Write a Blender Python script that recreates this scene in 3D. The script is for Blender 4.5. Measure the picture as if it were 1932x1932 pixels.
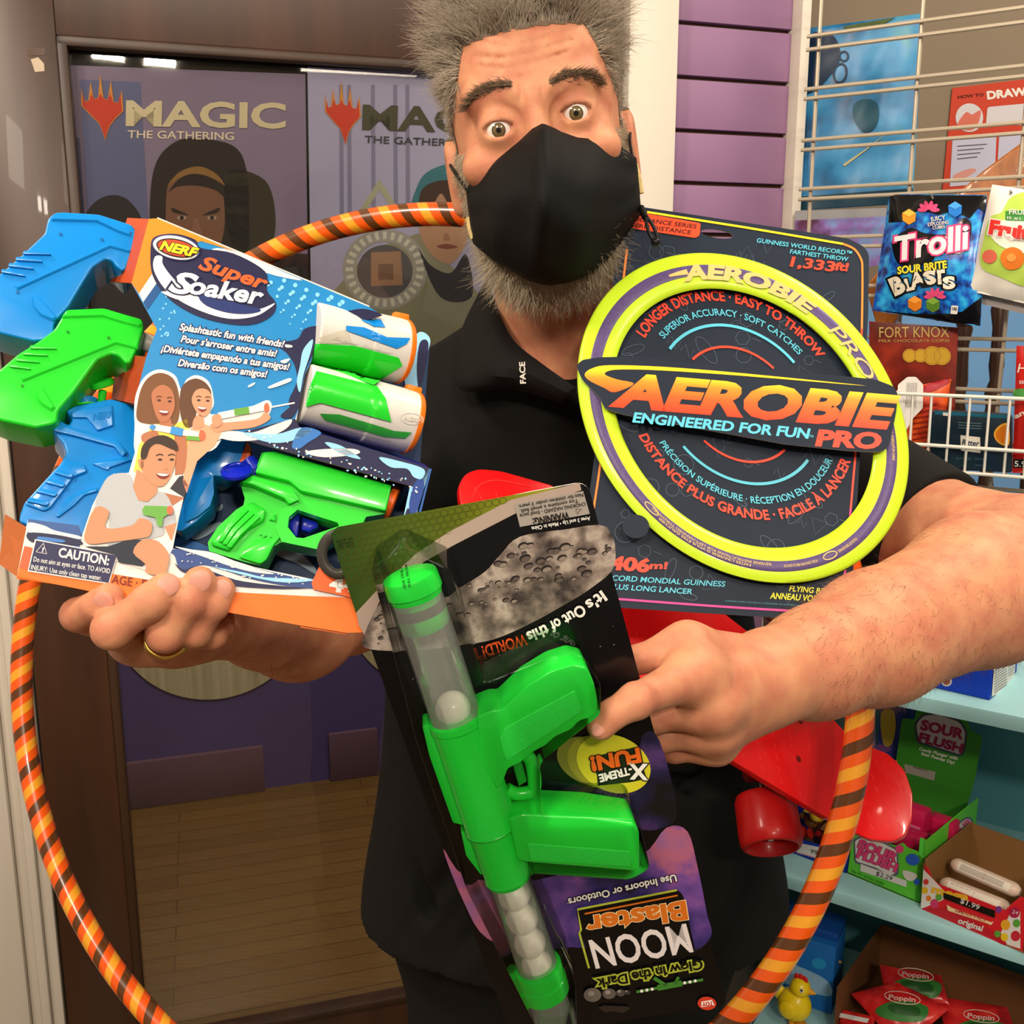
import bpy, bmesh, math, random
import numpy as np
from mathutils import Vector, Matrix
from mathutils.geometry import tessellate_polygon

for o in list(bpy.data.objects):
    bpy.data.objects.remove(o)
SC = bpy.context.scene
COL = SC.collection
R_ = math.radians
random.seed(7)

# ---------------------------------------------------------------- camera
FP = 1932.0                     # focal length in pixels of the 1932 px frame
PITCH = R_(11.5)
CAM = Vector((0, 0, 1.5))
FW = Vector((0, math.cos(PITCH), -math.sin(PITCH)))
UP = Vector((0, math.sin(PITCH), math.cos(PITCH)))
RT = Vector((1, 0, 0))
cd = bpy.data.cameras.new('camera')
cd.sensor_width = 36
cd.lens = 36.0
cd.clip_start = 0.02
co = bpy.data.objects.new('camera', cd)
COL.objects.link(co)
co.location = CAM
co.rotation_euler = (math.pi / 2 - PITCH, 0, 0)
SC.camera = co

# ---------------------------------------------------------------- world, lamps, exposure
w = bpy.data.worlds.new('world')
SC.world = w
w.use_nodes = True
w.node_tree.nodes['Background'].inputs[0].default_value = (1.0, 0.88, 0.74, 1)
w.node_tree.nodes['Background'].inputs[1].default_value = 0.25
SC.view_settings.view_transform = 'Standard'
SC.view_settings.look = 'None'
SC.view_settings.exposure = 0.14
SC.view_settings.gamma = 1.0
SC.view_settings.use_curve_mapping = False


def area(name, loc, aim, size, power, col=(1.0, 0.87, 0.72)):
    l = bpy.data.lights.new(name, 'AREA')
    l.shape = 'RECTANGLE'
    l.size, l.size_y = size
    l.energy = power
    l.color = col
    o = bpy.data.objects.new(name, l)
    COL.objects.link(o)
    o.location = loc
    o.rotation_euler = (Vector(aim) - Vector(loc)).to_track_quat('-Z', 'Y').to_euler()
    return o


area('overhead_light', (-0.55, -0.75, 2.55), (-0.05, 0.75, 1.3), (0.4, 0.4), 25)
area('overhead_light', (0.2, -1.7, 2.6), (0.1, 0.8, 1.05), (0.13, 0.13), 17)
area('overhead_light', (0.42, -1.7, 2.6), (0.1, 0.8, 1.05), (0.13, 0.13), 17)
area('overhead_light', (0.85, -0.55, 2.55), (0.3, 0.9, 1.1), (0.45, 0.45), 15)
area('overhead_light', (-1.0, 0.35, 2.55), (-0.55, 1.5, 1.4), (0.3, 0.3), 20)
area('overhead_light', (0.85, 0.85, 2.55), (0.95, 1.3, 0.9), (0.35, 0.35), 15)
area('overhead_light', (-0.3, 2.2, 2.55), (-0.3, 2.6, 0), (0.6, 0.6), 26)  # unseen light added to brighten the room built behind the glass
area('overhead_light', (1.5, 1.9, 2.55), (1.2, 2.5, 1.3), (0.6, 0.4), 8)


# ---------------------------------------------------------------- helpers
def ray(x, y):
    return FW + RT * ((x - 966.0) / FP) + UP * ((966.0 - y) / FP)


def P(x, y, d):
    """the point seen at pixel (x, y) of the photograph, d metres along the view axis"""
    return CAM + ray(x, y) * d


class Plane:
    def __init__(s, p, n):
        s.p = Vector(p)
        s.n = Vector(n).normalized()
        if (CAM - s.p).dot(s.n) < 0:
            s.n = -s.n

    def __call__(s, x, y, off=0.0):
        D = ray(x, y)
        t = (s.p + s.n * off - CAM).dot(s.n) / D.dot(s.n)
        return CAM + D * t


def plane3(a, b, c):
    a, b, c = P(*a), P(*b), P(*c)
    return Plane(a, (b - a).cross(c - a))


def lin(h):
    h = h.lstrip('#')
    v = [int(h[i:i + 2], 16) / 255 for i in (0, 2, 4)]
    return tuple(c / 12.92 if c <= 0.04045 else ((c + 0.055) / 1.055) ** 2.4 for c in v)


MATS = {}


def M(hexc, rough=0.5, metal=0.0, spec=0.22, coat=0.0, name=None, emit=0, noise=None, bump=None, sss=0.0):
    """procedural Principled material; noise=(scale, amount), bump=(scale, strength)"""
    key = (hexc, rough, metal, spec, coat, emit, noise, bump, sss)
    if key in MATS:
        return MATS[key]
    m = bpy.data.materials.new(name or 'mat_' + hexc.lstrip('#'))
    m.use_nodes = True
    nt = m.node_tree
    b = nt.nodes['Principled BSDF']
    c = lin(hexc) + (1,)
    b.inputs['Base Color'].default_value = c
    b.inputs['Roughness'].default_value = rough
    b.inputs['Metallic'].default_value = metal
    b.inputs['Specular IOR Level'].default_value = spec
    b.inputs['Coat Weight'].default_value = coat
    b.inputs['Coat Roughness'].default_value = 0.08
    if sss:
        b.inputs['Subsurface Weight'].default_value = sss
        b.inputs['Subsurface Radius'].default_value = (1.0, 0.35, 0.2)
        b.inputs['Subsurface Scale'].default_value = 0.006
    if emit:
        b.inputs['Emission Color'].default_value = c
        b.inputs['Emission Strength'].default_value = emit
    if noise or bump:
        tc = nt.nodes.new('ShaderNodeTexCoord')
    if noise:
        n = nt.nodes.new('ShaderNodeTexNoise')
        n.inputs['Scale'].default_value = noise[0]
        n.inputs['Detail'].default_value = 5
        nt.links.new(tc.outputs['Object'], n.inputs['Vector'])
        mx = nt.nodes.new('ShaderNodeMix')
        mx.data_type = 'RGBA'
        mx.inputs[6].default_value = tuple(max(0, q * (1 - noise[1])) for q in c[:3]) + (1,)
        mx.inputs[7].default_value = tuple(min(1, q * (1 + noise[1])) for q in c[:3]) + (1,)
        nt.links.new(n.outputs[0], mx.inputs[0])
        nt.links.new(mx.outputs[2], b.inputs['Base Color'])
    if bump:
        n2 = nt.nodes.new('ShaderNodeTexNoise')
        n2.inputs['Scale'].default_value = bump[0]
        n2.inputs['Detail'].default_value = 4
        nt.links.new(tc.outputs['Object'], n2.inputs['Vector'])
        bp = nt.nodes.new('ShaderNodeBump')
        bp.inputs['Strength'].default_value = bump[1]
        bp.inputs['Distance'].default_value = 0.002
        nt.links.new(n2.outputs[0], bp.inputs['Height'])
        nt.links.new(bp.outputs[0], b.inputs['Normal'])
    MATS[key] = m
    return m


def clear_mat(name, tint='#ffffff', rough=0.03, opacity=0.0, body='#ffffff', ior=1.45):
    """thin clear plastic or glass: transparent with a Fresnel gloss and a little body colour"""
    m = bpy.data.materials.new(name)
    m.use_nodes = True
    nt = m.node_tree
    nt.nodes.remove(nt.nodes['Principled BSDF'])
    out = nt.nodes['Material Output']
    tr = nt.nodes.new('ShaderNodeBsdfTransparent')
    tr.inputs[0].default_value = lin(tint) + (1,)
    gl = nt.nodes.new('ShaderNodeBsdfGlossy')
    gl.inputs['Roughness'].default_value = rough
    df = nt.nodes.new('ShaderNodeBsdfDiffuse')
    df.inputs[0].default_value = lin(body) + (1,)
    m1 = nt.nodes.new('ShaderNodeMixShader')
    m1.inputs[0].default_value = opacity
    nt.links.new(tr.outputs[0], m1.inputs[1])
    nt.links.new(df.outputs[0], m1.inputs[2])
    fr = nt.nodes.new('ShaderNodeFresnel')
    fr.inputs[0].default_value = ior
    m2 = nt.nodes.new('ShaderNodeMixShader')
    nt.links.new(fr.outputs[0], m2.inputs[0])
    nt.links.new(m1.outputs[0], m2.inputs[1])
    nt.links.new(gl.outputs[0], m2.inputs[2])
    nt.links.new(m2.outputs[0], out.inputs[0])
    return m


# ---------------------------------------------------------------- objects
def tag(o, label=None, cat=None, group=None, kind=None):
    if label: o['label'] = label
    if cat: o['category'] = cat
    if group: o['group'] = group
    if kind: o['kind'] = kind
    return o


def thing(name, label, cat, loc=(0, 0, 0), group=None):
    o = bpy.data.objects.new(name, None)
    o.empty_display_size = 0.02
    COL.objects.link(o)
    o.location = loc
    return tag(o, label, cat, group)


class MB:
    """collects geometry with materials, then becomes ONE mesh object"""
    def __init__(s):
        s.v, s.f, s.m, s.mats = [], [], [], []

    def mi(s, mat):
        if mat not in s.mats: s.mats.append(mat)
        return s.mats.index(mat)

    def add(s, vs, fs, mat):
        k = len(s.v)
        s.v += [tuple(v) for v in vs]
        i = s.mi(mat)
        for f in fs:
            s.f.append([k + q for q in f])
            s.m.append(i)

    def bm(s, b, mat):
        b.verts.index_update()
        s.add([v.co for v in b.verts], [[v.index for v in f.verts] for f in b.faces], mat)
        b.free()

    def build(s, name, parent=None, angle=38, smooth=True):
        me = bpy.data.meshes.new(name)
        off = Vector((0, 0, 0))
        q = parent
        while q is not None:
            off += q.location
            q = q.parent
        vs = s.v
        org = Vector((0, 0, 0))
        if parent is None and vs:
            a = np.array(vs)
            org = Vector(((a[:, 0].min() + a[:, 0].max()) / 2, (a[:, 1].min() + a[:, 1].max()) / 2, a[:, 2].min()))
        sh = off + org
        me.from_pydata([(v[0] - sh.x, v[1] - sh.y, v[2] - sh.z) for v in vs], [], s.f)
        for m in s.mats: me.materials.append(m)
        me.polygons.foreach_set('material_index', s.m)
        if smooth:
            me.polygons.foreach_set('use_smooth', [True] * len(s.f))
            me.set_sharp_from_angle(angle=R_(angle))
        me.update()
        o = bpy.data.objects.new(name, me)
        o.location = org
        COL.objects.link(o)
        if parent: o.parent = parent
        return o

    # ---- shapes
    def tri(s, loops, mat, pts3):
        """fill 2-D loops (first outer, others holes); pts3 = matching 3-D points, flat list"""
        fl = [[Vector((x, y, 0)) for x, y in l] for l in loops]
        fs = tessellate_polygon(fl)
        s.add(pts3, [list(f) for f in fs], mat)

    def flat(s, surf, loops, mat, off=0.0):
        """printed shape: pixel outlines laid on a surface"""
        if isinstance(loops[0][0], (int, float)): loops = [loops]
        s.tri(loops, mat, [surf(x, y, off) for l in loops for x, y in l])

    def line(s, surf, pts, wd, mat, off=0.0, closed=False):
        n = len(pts)
        L, Rr = [], []
        for i in range(n):
            a = pts[(i - 1) % n] if (closed or i > 0) else pts[i]
            b = pts[(i + 1) % n] if (closed or i < n - 1) else pts[i]
            dx, dy = b[0] - a[0], b[1] - a[1]
            q = math.hypot(dx, dy) or 1
            W = wd if not isinstance(wd, (list, tuple)) else wd[0] + (wd[1] - wd[0]) * i / (n - 1)
            nx, ny = -dy / q * W / 2, dx / q * W / 2
            L.append((pts[i][0] + nx, pts[i][1] + ny))
            Rr.append((pts[i][0] - nx, pts[i][1] - ny))
        vs = [surf(x, y, off) for x, y in L] + [surf(x, y, off) for x, y in Rr]
        fs = [[i, (i + 1) % n, n + (i + 1) % n, n + i] for i in range(n if closed else n - 1)]
        s.add(vs, fs, mat)

    def slab(s, surf, loops, thick, mat, off=0.0, bevel=0.0, seg=2, side=None):
        """card or plate: outline in pixels at the front surface, real thickness behind it"""
        if isinstance(loops[0][0], (int, float)): loops = [loops]
        n = surf.n
        side = side or mat
        if bevel == 0:
            front = [surf(x, y, off) for l in loops for x, y in l]
            back = [p - n * thick for p in front]
            fl = [[Vector((x, y, 0)) for x, y in l] for l in loops]
            fs = [list(f) for f in tessellate_polygon(fl)]
            s.add(front, fs, mat)
            s.add(back, [f[::-1] for f in fs], mat)
            k = 0
            for l in loops:
                m = len(l)
                s.add(front[k:k + m] + back[k:k + m], [[i, (i + 1) % m, m + (i + 1) % m, m + i] for i in range(m)], side)
                k += m
            return
        b = bmesh.new()
        l = loops[0]
        fv = [b.verts.new(surf(x, y, off)) for x, y in l]
        bv = [b.verts.new(v.co - n * thick) for v in fv]
        ff = b.faces.new(fv)
        b.faces.new(bv[::-1])
        for i in range(len(l)):
            b.faces.new([fv[i], bv[i], bv[(i + 1) % len(l)], fv[(i + 1) % len(l)]])
        bmesh.ops.recalc_face_normals(b, faces=b.faces)
        ed = [e for e in ff.edges]
        bmesh.ops.bevel(b, geom=ed, offset=bevel, segments=seg, profile=0.5, affect='EDGES', clamp_overlap=True)
        s.bm(b, mat)

    def box(s, c, ax, mat, bevel=0.0, seg=2):
        """box from centre and three half-axis vectors"""
        b = bmesh.new()
        c = Vector(c)
        X, Y, Z = [Vector(a) for a in ax]
        vs = [b.verts.new(c + X * i + Y * j + Z * k) for i in (-1, 1) for j in (-1, 1) for k in (-1, 1)]
        for f in ((0, 1, 3, 2), (4, 6, 7, 5), (0, 4, 5, 1), (2, 3, 7, 6), (0, 2, 6, 4), (1, 5, 7, 3)):
            b.faces.new([vs[i] for i in f])
        bmesh.ops.recalc_face_normals(b, faces=b.faces)
        if bevel:
            bmesh.ops.bevel(b, geom=list(b.edges), offset=bevel, segments=seg, profile=0.5, affect='EDGES', clamp_overlap=True)
        s.bm(b, mat)

    def aabox(s, lo, hi, mat, bevel=0.0):
        c = [(a + b) / 2 for a, b in zip(lo, hi)]
        h = [(b - a) / 2 for a, b in zip(lo, hi)]
        s.box(c, ((h[0], 0, 0), (0, h[1], 0), (0, 0, h[2])), mat, bevel)

    def tube(s, pts, rad, mat, n=12, closed=False, cap=True, ry=None, upv=None):
        pts = [Vector(p) for p in pts]
        m = len(pts)
        rad = rad if isinstance(rad, (list, tuple)) else [rad] * m
        ring = []
        prev = None
        for i in range(m):
            a = pts[(i - 1) % m] if (closed or i > 0) else pts[i]
            b = pts[(i + 1) % m] if (closed or i < m - 1) else pts[i]
            t = (b - a).normalized()
            u = upv.copy() if upv is not None else (prev if prev is not None else Vector((0.3, 0.2, 1)))
            u = (u - t * u.dot(t))
            if u.length < 1e-6: u = Vector((1, 0, 0)) - t * t.x
            u.normalize()
            prev = u
            vv = t.cross(u)
            r2 = rad[i] * (ry or 1)
            ring.append([pts[i] + u * (math.cos(2 * math.pi * k / n) * rad[i]) + vv * (math.sin(2 * math.pi * k / n) * r2) for k in range(n)])
        vs = [p for r in ring for p in r]
        fs = []
        for i in range(m if closed else m - 1):
            j = (i + 1) % m
            for k in range(n):
                fs.append([i * n + k, i * n + (k + 1) % n, j * n + (k + 1) % n, j * n + k])
        if cap and not closed:
            fs.append(list(range(n))[::-1])
            fs.append([(m - 1) * n + k for k in range(n)])
        s.add(vs, fs, mat)

    def lathe(s, base, axis, prof, mat, n=32, cap=True):
        """profile of (distance along axis, radius)"""
        axis = Vector(axis).normalized()
        u = axis.orthogonal().normalized()
        v = axis.cross(u)
        base = Vector(base)
        vs, fs = [], []
        for h, r in prof:
            for k in range(n):
                a = 2 * math.pi * k / n
                vs.append(base + axis * h + (u * math.cos(a) + v * math.sin(a)) * r)
        for i in range(len(prof) - 1):
            for k in range(n):
                fs.append([i * n + k, i * n + (k + 1) % n, (i + 1) * n + (k + 1) % n, (i + 1) * n + k])
        if cap:
            fs.append(list(range(n))[::-1])
            fs.append([(len(prof) - 1) * n + k for k in range(n)])
        s.add(vs, fs, mat)

    def ball(s, c, r, mat, n=20, axes=None):
        c = Vector(c)
        ax = axes or (Vector((1, 0, 0)), Vector((0, 1, 0)), Vector((0, 0, 1)))
        r = r if isinstance(r, (list, tuple)) else (r, r, r)
        vs = [c - ax[2] * r[2], c + ax[2] * r[2]]
        m = n // 2
        for i in range(1, m):
            th = math.pi * i / m
            for k in range(n):
                a = 2 * math.pi * k / n
                vs.append(c + ax[0] * (r[0] * math.sin(th) * math.cos(a)) + ax[1] * (r[1] * math.sin(th) * math.sin(a)) - ax[2] * (r[2] * math.cos(th)))
        fs = []
        for k in range(n):
            fs.append([0, 2 + (k + 1) % n, 2 + k])
            fs.append([1, 2 + (m - 2) * n + k, 2 + (m - 2) * n + (k + 1) % n])
        for i in range(m - 2):
            for k in range(n):
                fs.append([2 + i * n + k, 2 + i * n + (k + 1) % n, 2 + (i + 1) * n + (k + 1) % n, 2 + (i + 1) * n + k])
        s.add(vs, fs, mat)

    def wrap(s, surf, loops, mat, off=0.0, maxe=9.0):
        """printed shape on a curved surface: finely divided, then laid on"""
        if isinstance(loops[0][0], (int, float)): loops = [loops]
        pts = [tuple(p) for l in loops for p in l]
        tr = [tuple(f) for f in tessellate_polygon([[Vector((x, y, 0)) for x, y in l] for l in loops])]
        for _ in range(7):
            out, mid, again = [], {}, False

            def md(a, b):
                k = (min(a, b), max(a, b))
                if k not in mid:
                    pts.append(((pts[a][0] + pts[b][0]) / 2, (pts[a][1] + pts[b][1]) / 2))
                    mid[k] = len(pts) - 1
                return mid[k]
            lng = {}
            for f in tr:
                for a, b in ((f[0], f[1]), (f[1], f[2]), (f[2], f[0])):
                    if math.hypot(pts[a][0] - pts[b][0], pts[a][1] - pts[b][1]) > maxe: lng[(min(a, b), max(a, b))] = 1
            if not lng: break
            for a, b, c in tr:
                m = [md(p, q) if (min(p, q), max(p, q)) in lng else None for p, q in ((a, b), (b, c), (c, a))]
                n = sum(x is not None for x in m)
                if n == 0: out.append((a, b, c))
                elif n == 3: out += [(a, m[0], m[2]), (m[0], b, m[1]), (m[2], m[1], c), (m[0], m[1], m[2])]
                elif n == 1:
                    if m[0] is not None: out += [(a, m[0], c), (m[0], b, c)]
                    elif m[1] is not None: out += [(b, m[1], a), (m[1], c, a)]
                    else: out += [(c, m[2], b), (m[2], a, b)]
                else:
                    if m[0] is None: out += [(c, m[2], m[1]), (a, b, m[1]), (a, m[1], m[2])]
                    elif m[1] is None: out += [(a, m[0], m[2]), (b, c, m[2]), (b, m[2], m[0])]
                    else: out += [(b, m[1], m[0]), (c, a, m[0]), (c, m[0], m[1])]
            tr = out
        s.add([surf(x, y, off) for x, y in pts], [list(f) for f in tr], mat)

    # ---- lettering
    def text(s, surf, txt, A, B, h, mat, off=0.0, bold=0.0, shear=0.0, under=None, fit=True):
        """a line of lettering: baseline from pixel A to pixel B, capitals h pixels tall.
        under=(material, extra boldness) puts a wider copy behind it"""
        if under:
            s.text(surf, txt, A, B, h, under[0], off - 0.00012, bold + under[1], shear)
        vs, fs, x0, x1, cap = glyphs(txt, round(bold, 3), round(shear, 2))
        A = Vector((A[0], A[1])); B = Vector((B[0], B[1]))
        d = (B - A)
        L = d.length
        d.normalize()
        upd = Vector((d.y, -d.x))
        x0, x1 = glyphs(txt, 0.0, 0.0)[2:4]
        sx = L / (x1 - x0)
        sy = h / cap
        pts = []
        for x, y in vs:
            q = A + d * ((x - x0) * sx) + upd * (y * sy)
            pts.append(surf(q.x, q.y, off))
        s.add(pts, fs, mat)

    def arctext(s, surf, txt, c, r, a0, a1, h, mat, off=0.0, bold=0.0, shear=0.0, inner=False, ry=None, rot=0.0):
        """lettering on an arc; angles in degrees clockwise from the top of the picture; inner: tops towards the centre"""
        vs, fs, x0, x1, cap = glyphs(txt, round(bold, 3), round(shear, 2))
        ry = ry or r
        pts = []
        for x, y in vs:
            t = (x - x0) / (x1 - x0)
            a = R_(a0 + (a1 - a0) * t)
            k = y / cap * h
            rr = (-k if inner else k)
            X, Y = math.sin(a) * (r + rr), -math.cos(a) * (ry + rr)
            cr, sr = math.cos(R_(rot)), math.sin(R_(rot))
            pts.append(surf(c[0] + X * cr - Y * sr, c[1] + X * sr + Y * cr, off))
        s.add(pts, fs, mat)


class LMB(MB):
    """lettering: every line of it becomes a part of its own"""
    def __init__(s, name, parent):
        MB.__init__(s)
        s.name, s.parent, s.busy = name, parent, False

    def _own(s, fn, *a, **k):
        m = MB()
        fn(m, *a, **k)
        m.build(s.name, s.parent)

    def text(s, *a, **k): s._own(MB.text, *a, **k)

    def arctext(s, *a, **k): s._own(MB.arctext, *a, **k)

    def build(s, *a, **k):
        if s.v: return MB.build(s, *a, **k)


GL = {}


def glyphs(txt, bold, shear):
    key = (txt, bold, shear)
    if key in GL: return GL[key]
    cu = bpy.data.curves.new('t', 'FONT')
    cu.body = txt
    cu.size = 1
    cu.offset = bold
    cu.shear = shear
    cu.fill_mode = 'FRONT'
    cu.resolution_u = 3
    ob = bpy.data.objects.new('t', cu)
    COL.objects.link(ob)
    dg = bpy.context.evaluated_depsgraph_get()
    ev = ob.evaluated_get(dg)
    me = ev.to_mesh()
    vs = [(v.co.x, v.co.y) for v in me.vertices]
    fs = [list(p.vertices) for p in me.polygons]
    ev.to_mesh_clear()
    bpy.data.objects.remove(ob)
    bpy.data.curves.remove(cu)
    xs = [v[0] for v in vs] or [0, 1]
    GL[key] = (vs, fs, min(xs), max(xs), 0.73)
    return GL[key]


def spl(pts, n=6, closed=True):
    """Catmull-Rom through 2-D or 3-D points"""
    m = len(pts)
    out = []
    P_ = [Vector(p) for p in pts]
    rng = range(m if closed else m - 1)
    for i in rng:
        if closed:
            a, b, c, d = P_[(i - 1) % m], P_[i], P_[(i + 1) % m], P_[(i + 2) % m]
        else:
            a, b, c, d = P_[max(i - 1, 0)], P_[i], P_[i + 1], P_[min(i + 2, m - 1)]
        for k in range(n):
            t = k / n
            out.append(0.5 * ((2 * b) + (c - a) * t + (2 * a - 5 * b + 4 * c - d) * t * t + (3 * b - a - 3 * c + d) * t ** 3))
    if not closed: out.append(P_[-1])
    return [tuple(q) for q in out]


def rnd(pts, r, n=4):
    """round the corners of a 2-D outline; r in pixels, or one per corner"""
    out = []
    m = len(pts)
    for i in range(m):
        p = Vector(pts[i]); a = Vector(pts[i - 1]); b = Vector(pts[(i + 1) % m])
        rr = r[i] if isinstance(r, (list, tuple)) else r
        da, db = (a - p), (b - p)
        q = min(rr, da.length * 0.45, db.length * 0.45)
        if q < 0.01:
            out.append(tuple(p)); continue
        s0, s1 = p + da.normalized() * q, p + db.normalized() * q
        for k in range(n + 1):
            t = k / n
            out.append(tuple(s0 * (1 - t) ** 2 + p * 2 * t * (1 - t) + s1 * t * t))
    return out


def ell(cx, cy, rx, ry, rot=0, n=40, a0=0, a1=360):
    out = []
    full = abs(a1 - a0) >= 360
    for k in range(n if full else n + 1):
        a = R_(a0 + (a1 - a0) * k / n)
        X, Y = rx * math.cos(a), ry * math.sin(a)
        c, s = math.cos(R_(rot)), math.sin(R_(rot))
        out.append((cx + X * c - Y * s, cy + X * s + Y * c))
    return out


# ---------------------------------------------------------------- smooth solids (bodies)
class SDF:
    def __init__(s, lo, hi, h):
        s.lo = np.array(lo, float); s.h = h
        n = np.ceil((np.array(hi) - s.lo) / h).astype(int) + 1
        s.n = n
        s.d = np.full(n, 1.0, np.float32)
        s.ax = [(s.lo[i] + np.arange(n[i]) * h).astype(np.float32) for i in range(3)]

    def win(s, lo, hi):
        a = np.clip(np.floor((np.array(lo) - s.lo) / s.h).astype(int), 0, s.n)
        b = np.clip(np.ceil((np.array(hi) - s.lo) / s.h).astype(int) + 1, 0, s.n)
        sl = tuple(slice(a[i], b[i]) for i in range(3))
        return sl, s.ax[0][sl[0]][:, None, None], s.ax[1][sl[1]][None, :, None], s.ax[2][sl[2]][None, None, :]

    def put(s, sl, f, k, sub):
        d = s.d[sl]
        if sub:
            f = -f
            if k <= 0: s.d[sl] = np.maximum(d, f); return
            hh = np.maximum(k - np.abs(d - f), 0) / k
            s.d[sl] = np.maximum(d, f) + hh * hh * k * 0.25
        else:
            if k <= 0: s.d[sl] = np.minimum(d, f); return
            hh = np.maximum(k - np.abs(d - f), 0) / k
            s.d[sl] = np.minimum(d, f) - hh * hh * k * 0.25

    def cap(s, a, b, ra, rb, k=0.01, sub=False, flat=None):
        """tapered capsule; flat=(axis vector, factor) squashes it along that axis"""
        a = np.array(a); b = np.array(b)
        R = max(ra, rb) + k + 2 * s.h
        sl, X, Y, Z = s.win(np.minimum(a, b) - R, np.maximum(a, b) + R)
        ab = b - a
        L2 = max((ab ** 2).sum(), 1e-12)
        px, py, pz = X - a[0], Y - a[1], Z - a[2]
        t = np.clip((px * ab[0] + py * ab[1] + pz * ab[2]) / L2, 0, 1)
        dx, dy, dz = px - t * ab[0], py - t * ab[1], pz - t * ab[2]
        if flat is not None:
            f = np.array(flat[0]); f = f / np.linalg.norm(f)
            c = dx * f[0] + dy * f[1] + dz * f[2]
            g = (1 / flat[1] - 1)
            dx, dy, dz = dx + c * g * f[0], dy + c * g * f[1], dz + c * g * f[2]
        f = np.sqrt(dx * dx + dy * dy + dz * dz) - (ra + (rb - ra) * t)
        s.put(sl, f.astype(np.float32), k, sub)

    def ell(s, c, ax, r, k=0.01, sub=False):
        c = np.array(c); r = np.array(r, float)
        A = np.array([list(q) for q in ax])
        R = r.max() + k + 2 * s.h
        sl, X, Y, Z = s.win(c - R, c + R)
        px, py, pz = X - c[0], Y - c[1], Z - c[2]
        q = [(px * A[i, 0] + py * A[i, 1] + pz * A[i, 2]) / r[i] for i in range(3)]
        k0 = np.sqrt(q[0] ** 2 + q[1] ** 2 + q[2] ** 2)
        k1 = np.sqrt((q[0] / r[0]) ** 2 + (q[1] / r[1]) ** 2 + (q[2] / r[2]) ** 2) + 1e-9
        s.put(sl, (k0 * (k0 - 1) / k1).astype(np.float32), k, sub)

    def half(s, p, n, k=0.0):
        """keep the side the normal points away from"""
        n = np.array(n) / np.linalg.norm(n); p = np.array(p)
        f = (s.ax[0][:, None, None] - p[0]) * n[0] + (s.ax[1][None, :, None] - p[1]) * n[1] + (s.ax[2][None, None, :] - p[2]) * n[2]
        s.d = np.maximum(s.d, f.astype(np.float32))

    def mesh(s):
        d = s.d
        g = d < 0
        nx, ny, nz = d.shape
        cnt = np.zeros((nx - 1, ny - 1, nz - 1), np.int8)
        offs = [(i, j, k) for i in (0, 1) for j in (0, 1) for k in (0, 1)]
        for i, j, k in offs: cnt += g[i:nx - 1 + i, j:ny - 1 + j, k:nz - 1 + k]
        act = (cnt > 0) & (cnt < 8)
        I = np.argwhere(act)
        idx = np.full(act.shape, -1, np.int32)
        idx[act] = np.arange(len(I))
        V = {o: d[I[:, 0] + o[0], I[:, 1] + o[1], I[:, 2] + o[2]] for o in offs}
        pos = np.zeros((len(I), 3)); wt = np.zeros(len(I))
        for a in offs:
            for x in range(3):
                if a[x]: continue
                b = list(a); b[x] = 1; b = tuple(b)
                va, vb = V[a], V[b]
                m = (va < 0) != (vb < 0)
                t = np.where(m, va / np.where(va == vb, 1, va - vb), 0)
                p = np.array(a, float)[None, :].repeat(len(I), 0)
                p[:, x] += t
                pos += p * m[:, None]; wt += m
        pos = (pos / wt[:, None] + I) * s.h + s.lo
        F_ = []
        for x in range(3):
            sl0 = [slice(1, -1)] * 3; sl1 = [slice(1, -1)] * 3
            sl0[x] = slice(0, -1); sl1[x] = slice(1, None)
            e = g[tuple(sl0)] != g[tuple(sl1)]
            E = np.argwhere(e)
            if not len(E): continue
            u, v = (x + 1) % 3, (x + 2) % 3
            base = E.copy()
            base[:, u] += 1; base[:, v] += 1
            def cell(du, dv):
                q = base.copy(); q[:, u] += du; q[:, v] += dv
                return idx[q[:, 0], q[:, 1], q[:, 2]]
            q4 = np.stack([cell(-1, -1), cell(0, -1), cell(0, 0), cell(-1, 0)], 1)
            ins = g[base[:, 0], base[:, 1], base[:, 2]]
            q4[~ins] = q4[~ins][:, ::-1]
            F_.append(q4)
        F_ = np.concatenate(F_)
        F_ = F_[(F_ >= 0).all(1)]
        return pos, F_[:, ::-1]


def np_obj(name, pos, faces, mat, parent=None):
    me = bpy.data.meshes.new(name)
    off = np.zeros(3)
    q = parent
    while q is not None:
        off += np.array(q.location); q = q.parent
    me.from_pydata((np.asarray(pos) - off).tolist(), [], np.asarray(faces).tolist())
    me.materials.append(mat)
    me.polygons.foreach_set('use_smooth', [True] * len(me.polygons))
    me.update()
    o = bpy.data.objects.new(name, me)
    COL.objects.link(o)
    if parent: o.parent = parent
    return o


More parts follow.
